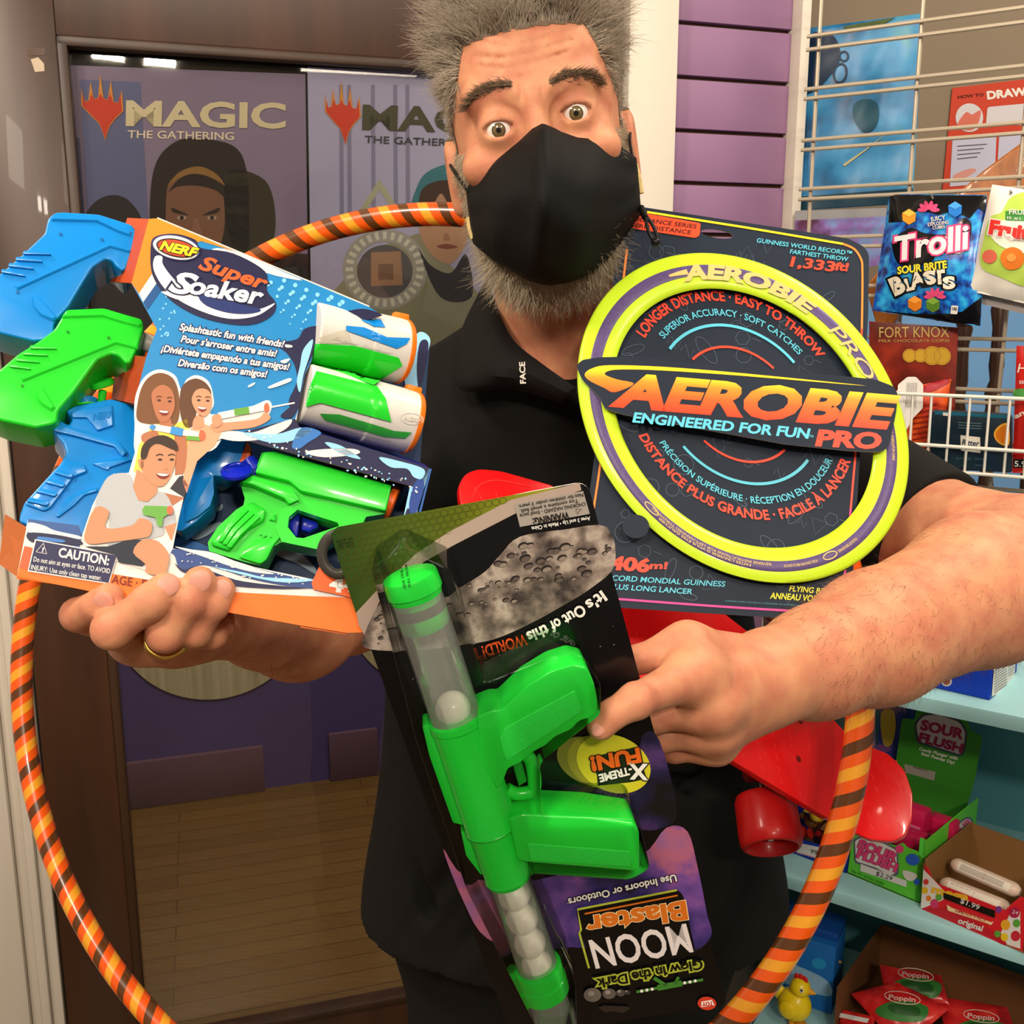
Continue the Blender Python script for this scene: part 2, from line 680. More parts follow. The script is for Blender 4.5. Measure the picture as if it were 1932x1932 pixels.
def strands(name, roots, vecs, lens, rad, mat, parent, seg=4, droop=0.0, wave=0.0, curl=None):
    """tapered three-sided strands"""
    rng = np.random.default_rng(5)
    n = len(roots)
    roots = np.array(roots); vecs = np.array(vecs, float)
    vecs /= np.linalg.norm(vecs, axis=1)[:, None]
    lens = np.array(lens)
    side = np.cross(vecs, [0.3, 0.5, 0.8]); side /= np.linalg.norm(side, axis=1)[:, None]
    bn = np.cross(vecs, side)
    w1 = rng.normal(0, 1, n) * wave; w2 = rng.normal(0, 1, n) * wave
    vs = []
    for i in range(seg + 1):
        t = i / seg
        c = roots + vecs * (lens * t)[:, None] + side * (w1 * lens * t * t)[:, None] + bn * (w2 * lens * t * t)[:, None]
        if curl is not None: c = c + curl * (lens * t * t)[:, None]
        c[:, 2] -= droop * lens * t * t
        r = rad * (1 - 0.8 * t)
        for k in range(3):
            a = 2 * math.pi * k / 3
            vs.append(c + side * (math.cos(a) * r) + bn * (math.sin(a) * r))
    V = np.stack(vs, 1).reshape(-1, 3)
    per = 3 * (seg + 1)
    f1 = []
    for i in range(seg):
        for k in range(3):
            f1.append([i * 3 + k, i * 3 + (k + 1) % 3, (i + 1) * 3 + (k + 1) % 3, (i + 1) * 3 + k])
    F_ = (np.array(f1)[None] + (np.arange(n) * per)[:, None, None]).reshape(-1, 4)
    return np_obj(name, V, F_, mat, parent)


class Cast:
    """surface of built geometry: pixel -> point on it, lifted towards the camera"""
    def __init__(s, mb, back=None):
        from mathutils.bvhtree import BVHTree
        s.t = BVHTree.FromPolygons([Vector(v) for v in mb.v], mb.f)
        s.back = back

    def __call__(s, x, y, off=0.0):
        D = ray(x, y).normalized()
        p = s.t.ray_cast(CAM, D)[0]
        if p is None:
            return s.back(x, y, off)
        return p - D * off


def zz(ox, oy, sc):
    """coordinates read in an enlarged crop -> pixels of the photograph"""
    return lambda *p: [(ox + a / sc, oy + b / sc) for a, b in p]


def quad3(pts, thick, mb, mat):
    """card panel through 3-D corner points with a real thickness"""
    n = (pts[1] - pts[0]).cross(pts[-1] - pts[0]).normalized()
    if n.dot(CAM - pts[0]) < 0: n = -n
    m = len(pts)
    bk = [p - n * thick for p in pts]
    mb.add(list(pts) + bk, [list(range(m)), list(range(2 * m - 1, m - 1, -1))] + [[i, (i + 1) % m, m + (i + 1) % m, m + i] for i in range(m)], mat)


def gradmat(name, stops, axis=2, rough=0.4, mixk=None):
    m = bpy.data.materials.new(name)
    m.use_nodes = True
    nt = m.node_tree
    b = nt.nodes['Principled BSDF']
    tc = nt.nodes.new('ShaderNodeTexCoord')
    sx = nt.nodes.new('ShaderNodeSeparateXYZ')
    nt.links.new(tc.outputs['Generated'], sx.inputs[0])
    rp = nt.nodes.new('ShaderNodeValToRGB')
    while len(rp.color_ramp.elements) < len(stops): rp.color_ramp.elements.new(0.5)
    for e, (p, c) in zip(rp.color_ramp.elements, stops):
        e.position = p
        e.color = lin(c) + (1,)
    if mixk:
        m1 = nt.nodes.new('ShaderNodeMath'); m1.operation = 'MULTIPLY_ADD'
        m1.inputs[1].default_value = mixk[1]; m1.inputs[2].default_value = mixk[2]
        nt.links.new(sx.outputs[2], m1.inputs[0])
        m2 = nt.nodes.new('ShaderNodeMath'); m2.operation = 'MULTIPLY_ADD'
        m2.inputs[1].default_value = mixk[0]
        nt.links.new(sx.outputs[0], m2.inputs[0]); nt.links.new(m1.outputs[0], m2.inputs[2])
        nt.links.new(m2.outputs[0], rp.inputs[0])
    else:
        nt.links.new(sx.outputs[axis], rp.inputs[0])
    nt.links.new(rp.outputs[0], b.inputs['Base Color'])
    b.inputs['Roughness'].default_value = rough
    b.inputs['Specular IOR Level'].default_value = 0.22
    return m
# ================================================================ the setting
class VPlane(Plane):
    """vertical plane with its own along/height coordinates"""
    def __init__(s, p, t):
        s.t = Vector((t[0], t[1], 0)).normalized()
        Plane.__init__(s, p, Vector((s.t.y, -s.t.x, 0)))

    def uz(s, x, y, off=0.0):
        q = s(x, y, off)
        return (q - s.p).dot(s.t), q.z

    def u(s, x, y):
        return s.uz(x, y)[0]

    def pt(s, u, z, off=0.0):
        q = s.p + s.t * u + s.n * off
        return Vector((q.x, q.y, z))

    def board(s, mb, u0, u1, z0, z1, o0, o1, mat, bevel=0.0):
        c = (s.pt(u0, z0, o0) + s.pt(u1, z1, o1)) / 2
        mb.box(c, (s.t * ((u1 - u0) / 2), s.n * ((o1 - o0) / 2), Vector((0, 0, (z1 - z0) / 2))), mat, bevel)


def wood(name, dark, light, scale=(2, 2, 30), rough=0.35, axis=None, coat=0.2):
    m = bpy.data.materials.new(name)
    m.use_nodes = True
    nt = m.node_tree
    b = nt.nodes['Principled BSDF']
    tc = nt.nodes.new('ShaderNodeTexCoord')
    mp = nt.nodes.new('ShaderNodeMapping')
    mp.inputs['Scale'].default_value = scale
    if axis: mp.inputs['Rotation'].default_value = axis
    nz = nt.nodes.new('ShaderNodeTexNoise')
    nz.inputs['Scale'].default_value = 3.0
    nz.inputs['Detail'].default_value = 6
    nt.links.new(tc.outputs['Object'], mp.inputs[0])
    nt.links.new(mp.outputs[0], nz.inputs['Vector'])
    rp = nt.nodes.new('ShaderNodeValToRGB')
    rp.color_ramp.elements[0].position = 0.3
    rp.color_ramp.elements[1].position = 0.7
    rp.color_ramp.elements[0].color = lin(dark) + (1,)
    rp.color_ramp.elements[1].color = lin(light) + (1,)
    nt.links.new(nz.outputs[0], rp.inputs[0])
    nt.links.new(rp.outputs[0], b.inputs['Base Color'])
    b.inputs['Roughness'].default_value = rough
    b.inputs['Coat Weight'].default_value = coat
    bp = nt.nodes.new('ShaderNodeBump')
    bp.inputs['Strength'].default_value = 0.15
    bp.inputs['Distance'].default_value = 0.001
    nt.links.new(nz.outputs[0], bp.inputs['Height'])
    nt.links.new(bp.outputs[0], b.inputs['Normal'])
    return m


def plank_floor():
    m = bpy.data.materials.new('plank_floor')
    m.use_nodes = True
    nt = m.node_tree
    b = nt.nodes['Principled BSDF']
    tc = nt.nodes.new('ShaderNodeTexCoord')
    mp = nt.nodes.new('ShaderNodeMapping')
    mp.inputs['Rotation'].default_value = (0, 0, R_(-16.8))
    nt.links.new(tc.outputs['Object'], mp.inputs[0])
    br = nt.nodes.new('ShaderNodeTexBrick')
    br.inputs['Scale'].default_value = 1.0
    br.inputs['Brick Width'].default_value = 1.1
    br.inputs['Row Height'].default_value = 0.06
    br.inputs['Mortar Size'].default_value = 0.0015
    br.inputs['Color1'].default_value = lin('#86683a') + (1,)
    br.inputs['Color2'].default_value = lin('#7a5d32') + (1,)
    br.inputs['Mortar'].default_value = lin('#5a4222') + (1,)
    nt.links.new(mp.outputs[0], br.inputs['Vector'])
    nz = nt.nodes.new('ShaderNodeTexNoise')
    mp2 = nt.nodes.new('ShaderNodeMapping')
    mp2.inputs['Rotation'].default_value = (0, 0, R_(-16.8))
    mp2.inputs['Scale'].default_value = (3, 60, 1)
    nt.links.new(tc.outputs['Object'], mp2.inputs[0])
    nt.links.new(mp2.outputs[0], nz.inputs['Vector'])
    mx = nt.nodes.new('ShaderNodeMix')
    mx.data_type = 'RGBA'
    mx.blend_type = 'MULTIPLY'
    mx.inputs[0].default_value = 0.5
    nt.links.new(br.outputs[0], mx.inputs[6])
    nt.links.new(nz.outputs[0], mx.inputs[7])
    nt.links.new(mx.outputs[2], b.inputs['Base Color'])
    b.inputs['Roughness'].default_value = 0.3
    return m


W = VPlane(P(100, 600, 1.5), (0.957, 0.289))
CEIL = 2.62
BROWN = wood('dark_door_wood', '#2f190d', '#472a17', (6, 6, 0.6), 0.42, coat=0.05)
BEAD = wood('bead_wood', '#2a170b', '#3d2512', (6, 6, 0.6), 0.5, coat=0)
CREAM = M('#d3cabc', 0.45, name='cream_paint')
PURPLE = M('#8d6a8c', 0.55, name='mauve_slatwall')

mb = MB()
mb.aabox((-3, -2.2, -0.05), (3.2, 4.4, 0), plank_floor())
tag(mb.build('floor'), kind='structure')
mb = MB()
mb.aabox((-3, -2.2, CEIL), (3.2, 4.4, CEIL + 0.05), M('#d8cfc0', 0.8))
tag(mb.build('ceiling'), kind='structure')

uL = W.u(3, 650)                    # left edge of the door
gL = W.u(133, 400)                  # glass opening
gT = W.uz(400, 92)[1] + 0.004
gR = W.u(1088, 200)
uR = W.u(1172, 200)
cR = W.u(1266, 200)                 # casing right edge
sR = W.u(1494, 60)
pR = W.u(1512, 60)
DT = 2.16
# the door
door = thing('door_1', None, None, W.pt((uL + uR) / 2, 0))
tag(door, kind='structure')
mb = MB()
for a, b_, z0, z1 in ((uL, gL, 0.01, DT), (gR, uR, 0.01, DT), (gL, gR, gT, DT), (gL, gR, 0.01, 0.24)):
    W.board(mb, a, b_, z0, z1, -0.045, 0, BROWN, 0.002)
mb.build('door_frame', door)
mb = MB()
b2 = 0.014
for a, b_, z0, z1 in ((gL, gL + b2, 0.24, gT), (gR - b2, gR, 0.24, gT), (gL, gR, gT - b2, gT), (gL, gR, 0.24, 0.24 + b2)):
    W.board(mb, a, b_, z0, z1, -0.02, 0.004, BEAD, 0.003)
mb.build('glazing_bead', door)
mb = MB()
GLASS = clear_mat('door_glass', '#f4f2ec', 0.02)
W.board(mb, gL, gR, 0.24, gT, -0.024, -0.020, GLASS)
mb.build('glass_pane', door)
mb = MB()
W.board(mb, gL, gR, W.uz(400, 1150)[1], gT, -0.034, -0.031, M('#15120f', 0.6))  # dark sheet added for the dark reflections and gap around the posters
mb.build('added_dark_sheet', door)
mb = MB()                           # strip of clear tape left on the stile
TAPE = clear_mat('tape', '#ffffff', 0.15, 0.12)
mb.flat(W, [(52, 92), (84, 90), (85, 104), (53, 106)], M('#4a3222', 0.15), 0.0006)
mb.flat(W, [(58, 112), (72, 108), (83, 120), (84, 134), (66, 136)], M('#b9a58d', 0.15), 0.0006)
mb.build('tape_scrap', door)
# casings, slats and posts
mb = MB()
for a, b_, o in ((uL - 0.022, uL - 0.004, 0.004), (uL - 0.036, uL - 0.022, 0.016), (uL - 0.052, uL - 0.036, 0.009), (uL - 0.105, uL - 0.052, 0.022), (uL - 0.12, uL - 0.105, 0.03)):
    W.board(mb, a, b_, 0, DT + 0.1, -0.05, o, CREAM, 0.003)
tag(mb.build('trim_1'), kind='structure')
mb = MB()
W.board(mb, uR + 0.003, cR, 0, DT + 0.1, -0.05, 0.022, CREAM, 0.003)
tag(mb.build('trim_2'), kind='structure')
mb = MB()
W.board(mb, uL - 0.12, cR, DT + 0.005, DT + 0.11, -0.05, 0.024, CREAM, 0.003)
tag(mb.build('trim_3'), kind='structure')
mb = MB()
W.board(mb, sR, pR, 0, CEIL, -0.05, 0.03, CREAM, 0.003)
tag(mb.build('trim_4'), kind='structure')
mb = MB()
W.board(mb, -1.6, uL - 0.12, 0, CEIL, -0.1, 0, CREAM)
W.board(mb, uL - 0.12, cR, DT + 0.02, CEIL, -0.1, 0, CREAM)
W.board(mb, cR, sR, 0, CEIL, -0.08, -0.012, M('#4b3526', 0.8))
zs = [W.uz(1380, y)[1] for y in (50, 155, 249, 348)]
pitch = (zs[0] - zs[3]) / 3
k = -8
while True:
    z0 = zs[0] + k * pitch
    if z0 < CEIL and z0 + pitch > 0:
        W.board(mb, cR, sR, max(z0 + 0.0035, 0), min(z0 + pitch - 0.0035, CEIL), -0.02, 0.0, PURPLE, 0.0008)
    k += 1
    if zs[0] + k * pitch > CEIL: break
k = -9
while zs[0] + k * pitch > -0.3:
    z0 = zs[0] + k * pitch
    if z0 + pitch > 0.01:
        W.board(mb, cR, sR, max(z0 + 0.0035, 0.0), z0 + pitch - 0.0035, -0.02, 0.0, PURPLE, 0.0008)
    k -= 1
tag(mb.build('wall_back'), kind='structure')

# room built behind the glass, standing in for what the pane reflects
def gz(x, y, z=0.0):
    D = ray(x, y)
    return CAM + D * ((z - CAM.z) / D.z)


a, b_ = gz(240, 1524), gz(705, 1459)
B = VPlane(a, (b_ - a))
mb = MB()
B.board(mb, -1.2, 1.5, 0, CEIL, -0.08, 0, M('#5c5290', 0.7))
tag(mb.build('wall_far'), kind='structure')
mb = MB()
for c, rr in (((402, 1150), 186), ((838, 1120), 182)):
    o = 0.004
    q = B(c[0], c[1], o)
    ru = (B(c[0] + rr, c[1], o) - B(c[0] - rr, c[1], o)).length / 2
    n0 = len(mb.v)
    mb.lathe(q - B.n * 0.012, B.n, [(0, ru), (0.012, ru)], wood('cream_disc', '#b9b290', '#ddd7ba', (14, 14, 0.6), 0.5, coat=0), 72)
    d = mb.build('wall_disc')
    tag(d, 'round cream disc %s' % ('on the purple wall behind glass, below the hand with the gold ring' if c[0] < 500 else 'on the purple wall behind glass, left of the black blister card'), 'wall decoration', 'cream discs on the purple wall')
    mb = MB()
mb = MB()
REFL_MAUVE = M('#6b5368', 0.6)  # mauve of reflections in the door glass, built as boards
u0, u1 = B.u(228, 1480), B.u(497, 1440)
B.board(mb, u0 - 0.2, u1, 0.0, B.uz(490, 1405)[1], 0.001, 0.02, REFL_MAUVE, 0.002)
tag(mb.build('board', None), 'wide low mauve-brown board standing in for a reflection in the door glass', 'board')
mb = MB()
B.board(mb, B.u(620, 1420), B.u(712, 1420), 0.0, B.uz(660, 1377)[1], 0.001, 0.02, REFL_MAUVE, 0.002)
tag(mb.build('board', None), 'narrow upright mauve-brown board standing in for a glass reflection, beside the man in black', 'board')

# room at the right, behind the wire rack
G = VPlane(P(1520, 300, 1.62), (0.849, -0.529))
S = VPlane(P(1428, 1634, 1.25), (0.8238, -0.567))
T = VPlane(P(1520, 300, 2.25), (0.957, 0.289))
mb = MB()
T.board(mb, -0.1, 1.5, 0, CEIL, -0.08, 0, M('#7f715f', 0.7))
tag(mb.build('wall_right'), kind='structure')
mb = MB()
zb = T.uz(1850, 545)[1]
T.board(mb, -0.08, 1.45, 0.25, zb, 0.004, 0.014, M('#6f9fd0', 0.5), 0.002)
tag(mb.build('panel'), 'plain light blue panel on the wall behind the wire rack', 'panel')

# ---------------- posters behind the door glass
LAV = M('#b9bcff', 0.5, noise=(3, 0.25))


def crest(mb, s, x, y, w_, h_, off, red, gold):
    """five-pronged flame mark: x, y = top left"""
    def q(pts): return [(x + w_ * a, y + h_ * b) for a, b in pts]
    body = q([(0, .2), (.06, .42), (.17, .4), (.22, .12), (.3, .38), (.4, .36), (.45, 0), (.53, .37), (.63, .39), (.7, .1), (.77, .42), (.9, .44), (.96, .24), (1, .56), (.8, .68), (.68, .78), (.6, .92), (.58, 1), (.5, .86), (.42, .74), (.28, .66), (0, .48)])
    mb.flat(s, body, gold, off)
    c = (x + w_ * .5, y + h_ * .5)
    mb.flat(s, [(c[0] + (a - c[0]) * .93, max(y + h_ * .3, c[1] + (b - c[1]) * .95)) for a, b in body], red, off + 0.0003)


WQ = lambda off0: (lambda x, y, off=0.0: W(x, y, -0.027 + off0 + off))
for i in range(2):
    t = thing('poster', ['dark mauve poster with cream lettering and headbanded face, behind the glass at left',
                         'pale lavender poster with green lettering and teal-hooded face, beside the grey hair'][i],
              'poster', W((350, 700)[i], 600, -0.03), 'posters behind the door glass')
    s = W
    o = -0.0285
    mb = MB()
    if i == 0:
        quad = [(108, 122), (576, 140), (590, 1200), (205, 1215)]
        mb.slab(s, quad, 0.0006, M('#9488b4', 0.5, noise=(4, 0.25)), o)
    else:
        quad = [(580, 126), (1090, 150), (1095, 1150), (597, 1200)]
        mb.slab(s, quad, 0.0006, LAV, o)
    mb.build('poster_sheet', t)
    mb = MB()
    o += 0.0006
    if i == 0:
        mb.flat(s, [(150, 150), (265, 155), (280, 420), (165, 420)], M('#6c74ae', 0.5), o)
        mb.flat(s, [(100, 260), (150, 260), (162, 430), (110, 430)], M('#5a5a8e', 0.5), o)
        mb.flat(s, spl([(283, 440), (290, 320), (330, 268), (390, 262), (455, 290), (470, 400), (450, 520), (300, 520)]), M('#2c2120', 0.6), o + .0003)
        mb.flat(s, spl([(318, 450), (313, 390), (322, 340), (368, 325), (412, 342), (424, 400), (416, 460), (380, 500), (345, 495)]), M('#8a6250', 0.6), o + .0006)
        mb.flat(s, spl([(316, 352), (338, 325), (375, 314), (408, 328), (424, 350), (405, 338), (370, 328), (335, 338)]), M('#a07a42', 0.6), o + .0009)
        mb.flat(s, spl([(318, 362), (340, 336), (372, 328), (410, 342), (424, 372), (405, 358), (370, 350), (335, 352)]), M('#2a1d1b', 0.6), o + .0012)
        DK = M('#33211e', 0.6)
        mb.flat(s, spl([(324, 392), (340, 398), (356, 406), (340, 404), (326, 400)]), DK, o + .0009)
        mb.flat(s, spl([(382, 406), (398, 398), (414, 392), (412, 400), (396, 405)]), DK, o + .0009)
        for ex in (343, 400):
            mb.flat(s, ell(ex, 411, 9, 4, n=14), M('#b9a79c', 0.5), o + .0009)
            mb.flat(s, ell(ex, 411, 4, 4, n=12), DK, o + .0012)
        mb.flat(s, [(366, 412), (374, 412), (382, 446), (360, 446)], M('#9a6f5c', 0.6), o + .0009)
        mb.flat(s, spl([(425, 330), (500, 340), (520, 420), (500, 480), (440, 470)]), M('#3a3424', 0.6), o + .0003)
        mb.flat(s, spl([(165, 420), (175, 385), (210, 368), (245, 380), (262, 420)]), M('#2c2733', 0.6), o + .0003)
        mb.flat(s, [(110, 420), (582, 480), (588, 1200), (205, 1210)], M('#332f38', 0.6), o + .0001)
    else:
        CR = M('#b8bfae', 0.6)
        mb.flat(s, [(598, 700), (620, 560), (700, 470), (790, 440), (870, 520), (930, 580), (940, 640), (600, 690)], M('#9a9c8c', 0.6), o)
        mb.flat(s, [[(716, 338), (756, 400), (676, 400)], [(716, 358), (694, 392), (738, 392)]], CR, o + .0004)
        mb.flat(s, [ell(726, 508, 80, 76, n=48), ell(726, 508, 54, 52, n=40)], M('#aeb0b4', 0.6), o + .0003)
        for kk in range(28):
            a_ = kk / 28 * 6.283
            x_, y_ = 726 + 67 * math.cos(a_), 508 + 64 * math.sin(a_)
            mb.line(s, [(x_ - 7 * math.cos(a_), y_ - 7 * math.sin(a_)), (x_ + 7 * math.cos(a_), y_ + 7 * math.sin(a_))], 7, M('#dfe2e2', 0.6), o + .0006)
        mb.flat(s, ell(726, 512, 52, 50, n=40), M('#63626e', 0.6), o + .0005)
        mb.flat(s, [(700, 476), (756, 474), (760, 538), (700, 540)], M('#b08c78', 0.6), o + .0008)
        mb.flat(s, [(714, 498), (742, 498), (742, 528), (714, 528)], M('#8a6b5e', 0.6), o + .0011)
        mb.flat(s, spl([(782, 420), (790, 345), (825, 315), (880, 310), (920, 360), (910, 450)]), M('#3f86a0', 0.6), o + .0003)
        mb.flat(s, spl([(790, 430), (796, 372), (840, 345), (880, 360), (884, 440), (868, 480), (845, 498), (812, 478)]), M('#c39a84', 0.6), o + .0006)
        mb.flat(s, spl([(792, 402), (796, 358), (835, 340), (880, 352), (884, 395), (862, 372), (850, 392), (832, 365), (812, 396)]), M('#4a332b', 0.6), o + .0009)
        mb.flat(s, spl([(824, 465), (842, 460), (864, 466), (842, 470)]), M('#8a4f44', 0.6), o + .0009)
        mb.flat(s, [(838, 440), (846, 440), (850, 454), (836, 454)], M('#a87e6a', 0.6), o + .0009)
        mb.flat(s, spl([(790, 470), (812, 500), (850, 515), (880, 480), (890, 560), (830, 560)]), M('#2b2836', 0.6), o + .0005)
        mb.flat(s, [(590, 690), (940, 640), (1095, 1150), (597, 1200)], M('#4c4a70', 0.6), o + .0001)
        for xx in (640, 655, 700, 742, 765):
            mb.flat(s, [(xx, 160), (xx + 7, 160), (xx + 9, 420), (xx + 1, 420)], M('#8f90c0', 0.5), o + .00005)
    mb.build('artwork', t)
    mb = LMB('lettering', t)
    o += 0.0016
    red, gold = M('#e2452c', 0.5), M('#e8a04a', 0.5)
    if i == 0:
        crest(mb, s, 153, 138, 80, 128, o, red, gold)
        mb.text(s, 'MAGIC', (240, 236), (536, 241), 48, M('#ece4c8', 0.4), o, 0.03, 0.0)
        for cx_ in (245, 395):
            pass
        mb.text(s, 'THE GATHERING', (241, 260), (441, 264), 15, M('#fff6e6', 0.4), o, 0.012)
    else:
        crest(mb, s, 613, 151, 68, 124, o, red, gold)
        mb.text(s, 'MAGIC', (686, 243), (975, 252), 47, M('#4a4b38', 0.4), o, 0.03)
        mb.text(s, 'THE GATHERING', (688, 269), (886, 277), 14, M('#3f3f4c', 0.4), o, 0.012)
    mb.build('crest', t)

# ---------------- wire rack
WIRE = M('#b4a793', 0.35, 0.3, name='rack_wire')
rack = thing('wire_rack', 'tall off-white wire grid rack holding the hanging candy at the right', 'rack', G.pt(0.2, 0.9))
u0, u1 = G.u(1512, 300), G.u(1932, 200) + 0.16
mb = MB()
for x, y in ((1517, 71), (1517, 96), (1517, 170), (1515, 188), (1513, 266), (1512, 284), (1508, 358), (1507, 377), (1630, 446), (1630, 465), (1645, 539), (1645, 558), (1850, 639), (1850, 660), (1830, 734), (1830, 758), (1817, 832), (1817, 850), (1817, 916), (1830, 938), (1517, -30), (1517, -55)):
    z = G.uz(x, y)[1]
    mb.tube([G.pt(u0, z, 0.004), G.pt(u1, z, 0.004)], 0.0031, WIRE, 8)
mb.build('horizontal_wire', rack)
mb = MB()
step = G.u(1727, 200) - G.u(1538, 200)
for kk in range(4):
    u = G.u(1538, 200) + step * kk
    mb.tube([G.pt(u, 0.92, -0.002), G.pt(u, 2.2, -0.002)], 0.0031, WIRE, 8)
mb.build('vertical_wire', rack)

# the wire basket hooked on the rack
WW = M('#e3ddd2', 0.35)
bk = thing('wire_basket', 'small white wire basket of chocolate hooked on the rack, below the hanging candy bags', 'basket', G.pt(0.3, 1.2))
mb = MB()
fo = 0.075
ft = [G.uz(x, y, fo) for x, y in ((1690, 738), (1932, 757))]
fb = [G.uz(x, y, fo) for x, y in ((1712, 833), (1932, 856))]
zt = (ft[0][1] + ft[1][1]) / 2
zm = (fb[0][1] + fb[1][1]) / 2
zbm = G.uz(1800, 892, fo)[1]
ua, ub = G.uz(1688, 738, fo)[0], u1 - 0.02
r = 0.0028
for z in (zt, zm):
    mb.tube([G.pt(ua, z, 0.012), G.pt(ua, z, fo), G.pt(ub, z, fo), G.pt(ub, z, 0.012)], r, WW, 8)
mb.tube([G.pt(ua, zbm, 0.012), G.pt(ua, zbm, fo - 0.008), G.pt(ub, zbm, fo - 0.008), G.pt(ub, zbm, 0.012)], r, WW, 8)
mb.build('basket_rim', bk)
mb = MB()
du = G.uz(1790, 790, fo)[0] - G.uz(1754, 790, fo)[0]
u = G.uz(1719, 790, fo)[0]
while u < ub:
    mb.tube([G.pt(u, zt, fo), G.pt(u, zbm, fo - 0.008), G.pt(u, zbm, 0.012)], 0.0019, WW, 6)
    u += du
mb.build('basket_wire', bk)
# ================================================================ the man
from mathutils.bvhtree import BVHTree
man = thing('person', 'man in black polo shirt and black face mask, grey spiky hair, arms full of toys', 'person', (0.06, 1.12, 0))

hz = -ray(1022, 330).normalized()
hx = (RT * 0.985 + UP * 0.17)
hx = (hx - hz * hx.dot(hz)).normalized()
hy = hz.cross(hx)
HO = P(1012, 230, 0.845) - hz * 0.077


def H(x, y, z):
    return HO + hx * x + hy * y + hz * z


HA = (hx, hy, hz)
sd = SDF((-0.34, 0.44, 0.98), (0.56, 1.26, 1.86), 0.0021)
# head
sd.ell(H(0, 0.034, -0.018), HA, (0.077, 0.088, 0.098), 0)
sd.ell(H(0, -0.03, 0.018), HA, (0.068, 0.085, 0.070), 0.03)
sd.ell(H(0, 0.045, 0.03), HA, (0.062, 0.05, 0.05), 0.03)
sd.ell(H(0, -0.098, 0.045), HA, (0.036, 0.028, 0.034), 0.03)
for s_ in (-1, 1):
    sd.cap(H(s_ * .060, -.035, -.01), H(s_ * .028, -.1, .04), .016, .018, .03)
    sd.ell(H(s_ * .043, -.028, .066), HA, (.024, .018, .02), .02)
    sd.cap(H(s_ * .012, .024, .083), H(s_ * .048, .026, .068), .009, .008, .014)
sd.cap(H(0, .012, .083), H(0, -.040, .106), .008, .012, .016)
for s_ in (-1, 1):
    sd.ell(H(s_ * .014, -.046, .094), HA, (.010, .009, .012), .01)
EYES = [P(941, 246, 0.846), P(1087, 214, 0.846)]
for e in EYES:
    sd.ell(e + hz * .014, HA, (.017, .013, .012), .016, True)
for e in EYES:
    sd.ell(e, HA, (.0160, .0154, .0147), .011)
    sd.ell(e + hz * .018 + hy * .0004, HA, (.0120, .0062, .020), .0022, True)
# ears
for s_ in (-1, 1):
    ea = (hx * 0.55 + hz * 0.45 * s_ * 0 + hx * 0.4, hy, hz)
    sd.ell(H(s_ * .081, -.030, -.012), HA, (.009, .033, .019), .008)
    sd.ell(H(s_ * .090, -.028, -.006), HA, (.006, .020, .011), .004, True)
    sd.ell(H(s_ * .078, -.058, -.006), HA, (.008, .010, .010), .006)


def zsurf(x, y):
    z = 0.14
    while z > 0:
        q = H(x, y, z)
        i = [int(round((q[k] - sd.lo[k]) / sd.h)) for k in range(3)]
        if sd.d[i[0], i[1], i[2]] < 0: return z
        z -= 0.001
    return 0.08


for y0, x0, x1, rr in ((.046, -.040, .034, .0005), (.054, -.042, .038, .0007), (.062, -.032, .032, .0004)):
    pr = None
    for k in range(9):
        x = x0 + (x1 - x0) * k / 8
        y = y0 + .004 * math.cos(k / 8 * 6.28 * 1.0) - .0022 * math.sin(k * 1.1)
        q = H(x, y, zsurf(x, y) + .0004)
        if pr: sd.cap(pr, q, rr, rr, .0028, True)
        pr = q
for s_ in (-1, 1):                    # furrow between the brows
    sd.cap(H(s_ * .009, .018, zsurf(s_ * .009, .018) + .001), H(s_ * .008, .036, zsurf(s_ * .008, .036) + .001), .0012, .0012, .005, True)
# neck and trunk (the trunk under the shirt is a little slimmer than the shirt)
sd.cap(H(0, -.065, -.03), P(1065, 690, 1.085), .058, .066, .03)
sd.cap(H(0, -.09, .012), P(1072, 690, 1.065), .030, .030, .03)
sd.cap(P(1065, 690, 1.08), P(800, 790, 1.12), .065, .058, .05)
sd.cap(P(1065, 690, 1.08), P(1400, 770, 1.12), .065, .058, .05)
sd.ell(P(1075, 960, 1.16), (RT, Vector((0, 1, 0)), Vector((0, 0, 1))), (.18, .10, .20), .05)


def chain(pts, k=.008):
    for a, b_ in zip(pts[:-1], pts[1:]):
        sd.cap(P(*a[:3]), P(*b_[:3]), a[3], b_[3], k)


# arm that carries the gun box (at the left of the photograph)
chain([(760, 860, 1.12, .046), (690, 1010, 1.0, .046), (655, 1128, .875, .044), (560, 1166, .765, .043), (500, 1160, .705, .034), (448, 1155, .66, .0275)], .02)
HL = {
    'index': [(256, 1202, .556, .0112), (211, 1188, .500, .0092), (282, 1137, .499, .0086), (311, 1110, .503, .0080)],
    'middle': [(316, 1206, .560, .0108), (312, 1196, .511, .0089), (358, 1132, .508, .0086), (377, 1098, .509, .0081)],
    'ring': [(360, 1203, .566, .0104), (367, 1189, .521, .0085), (401, 1140, .516, .0080), (417, 1114, .517, .0074)],
    'little': [(392, 1192, .578, .0098), (400, 1196, .540, .0078), (414, 1184, .548, .0072), (420, 1172, .556, .0068)],
    'thumb': [(300, 1175, .590, .0130), (205, 1172, .552, .0110), (147, 1160, .520, .0088), (184, 1143, .509, .0078), (205, 1128, .507, .0076)],
}
for nm, f in HL.items():
    chain(f, .0016)
    if nm != 'thumb':
        sd.cap(P(*f[0][:3]), P(448, 1155, .655), f[0][3] + .001, .018, .016)
        for j in (1, 2):              # knuckles
            sd.ell(P(f[j][0], f[j][1], f[j][2] - .0008), (RT, UP, FW), (f[j][3] * 1.03,) * 3, .003)
sd.cap(P(300, 1172, .59), P(448, 1155, .655), .016, .024, .015)
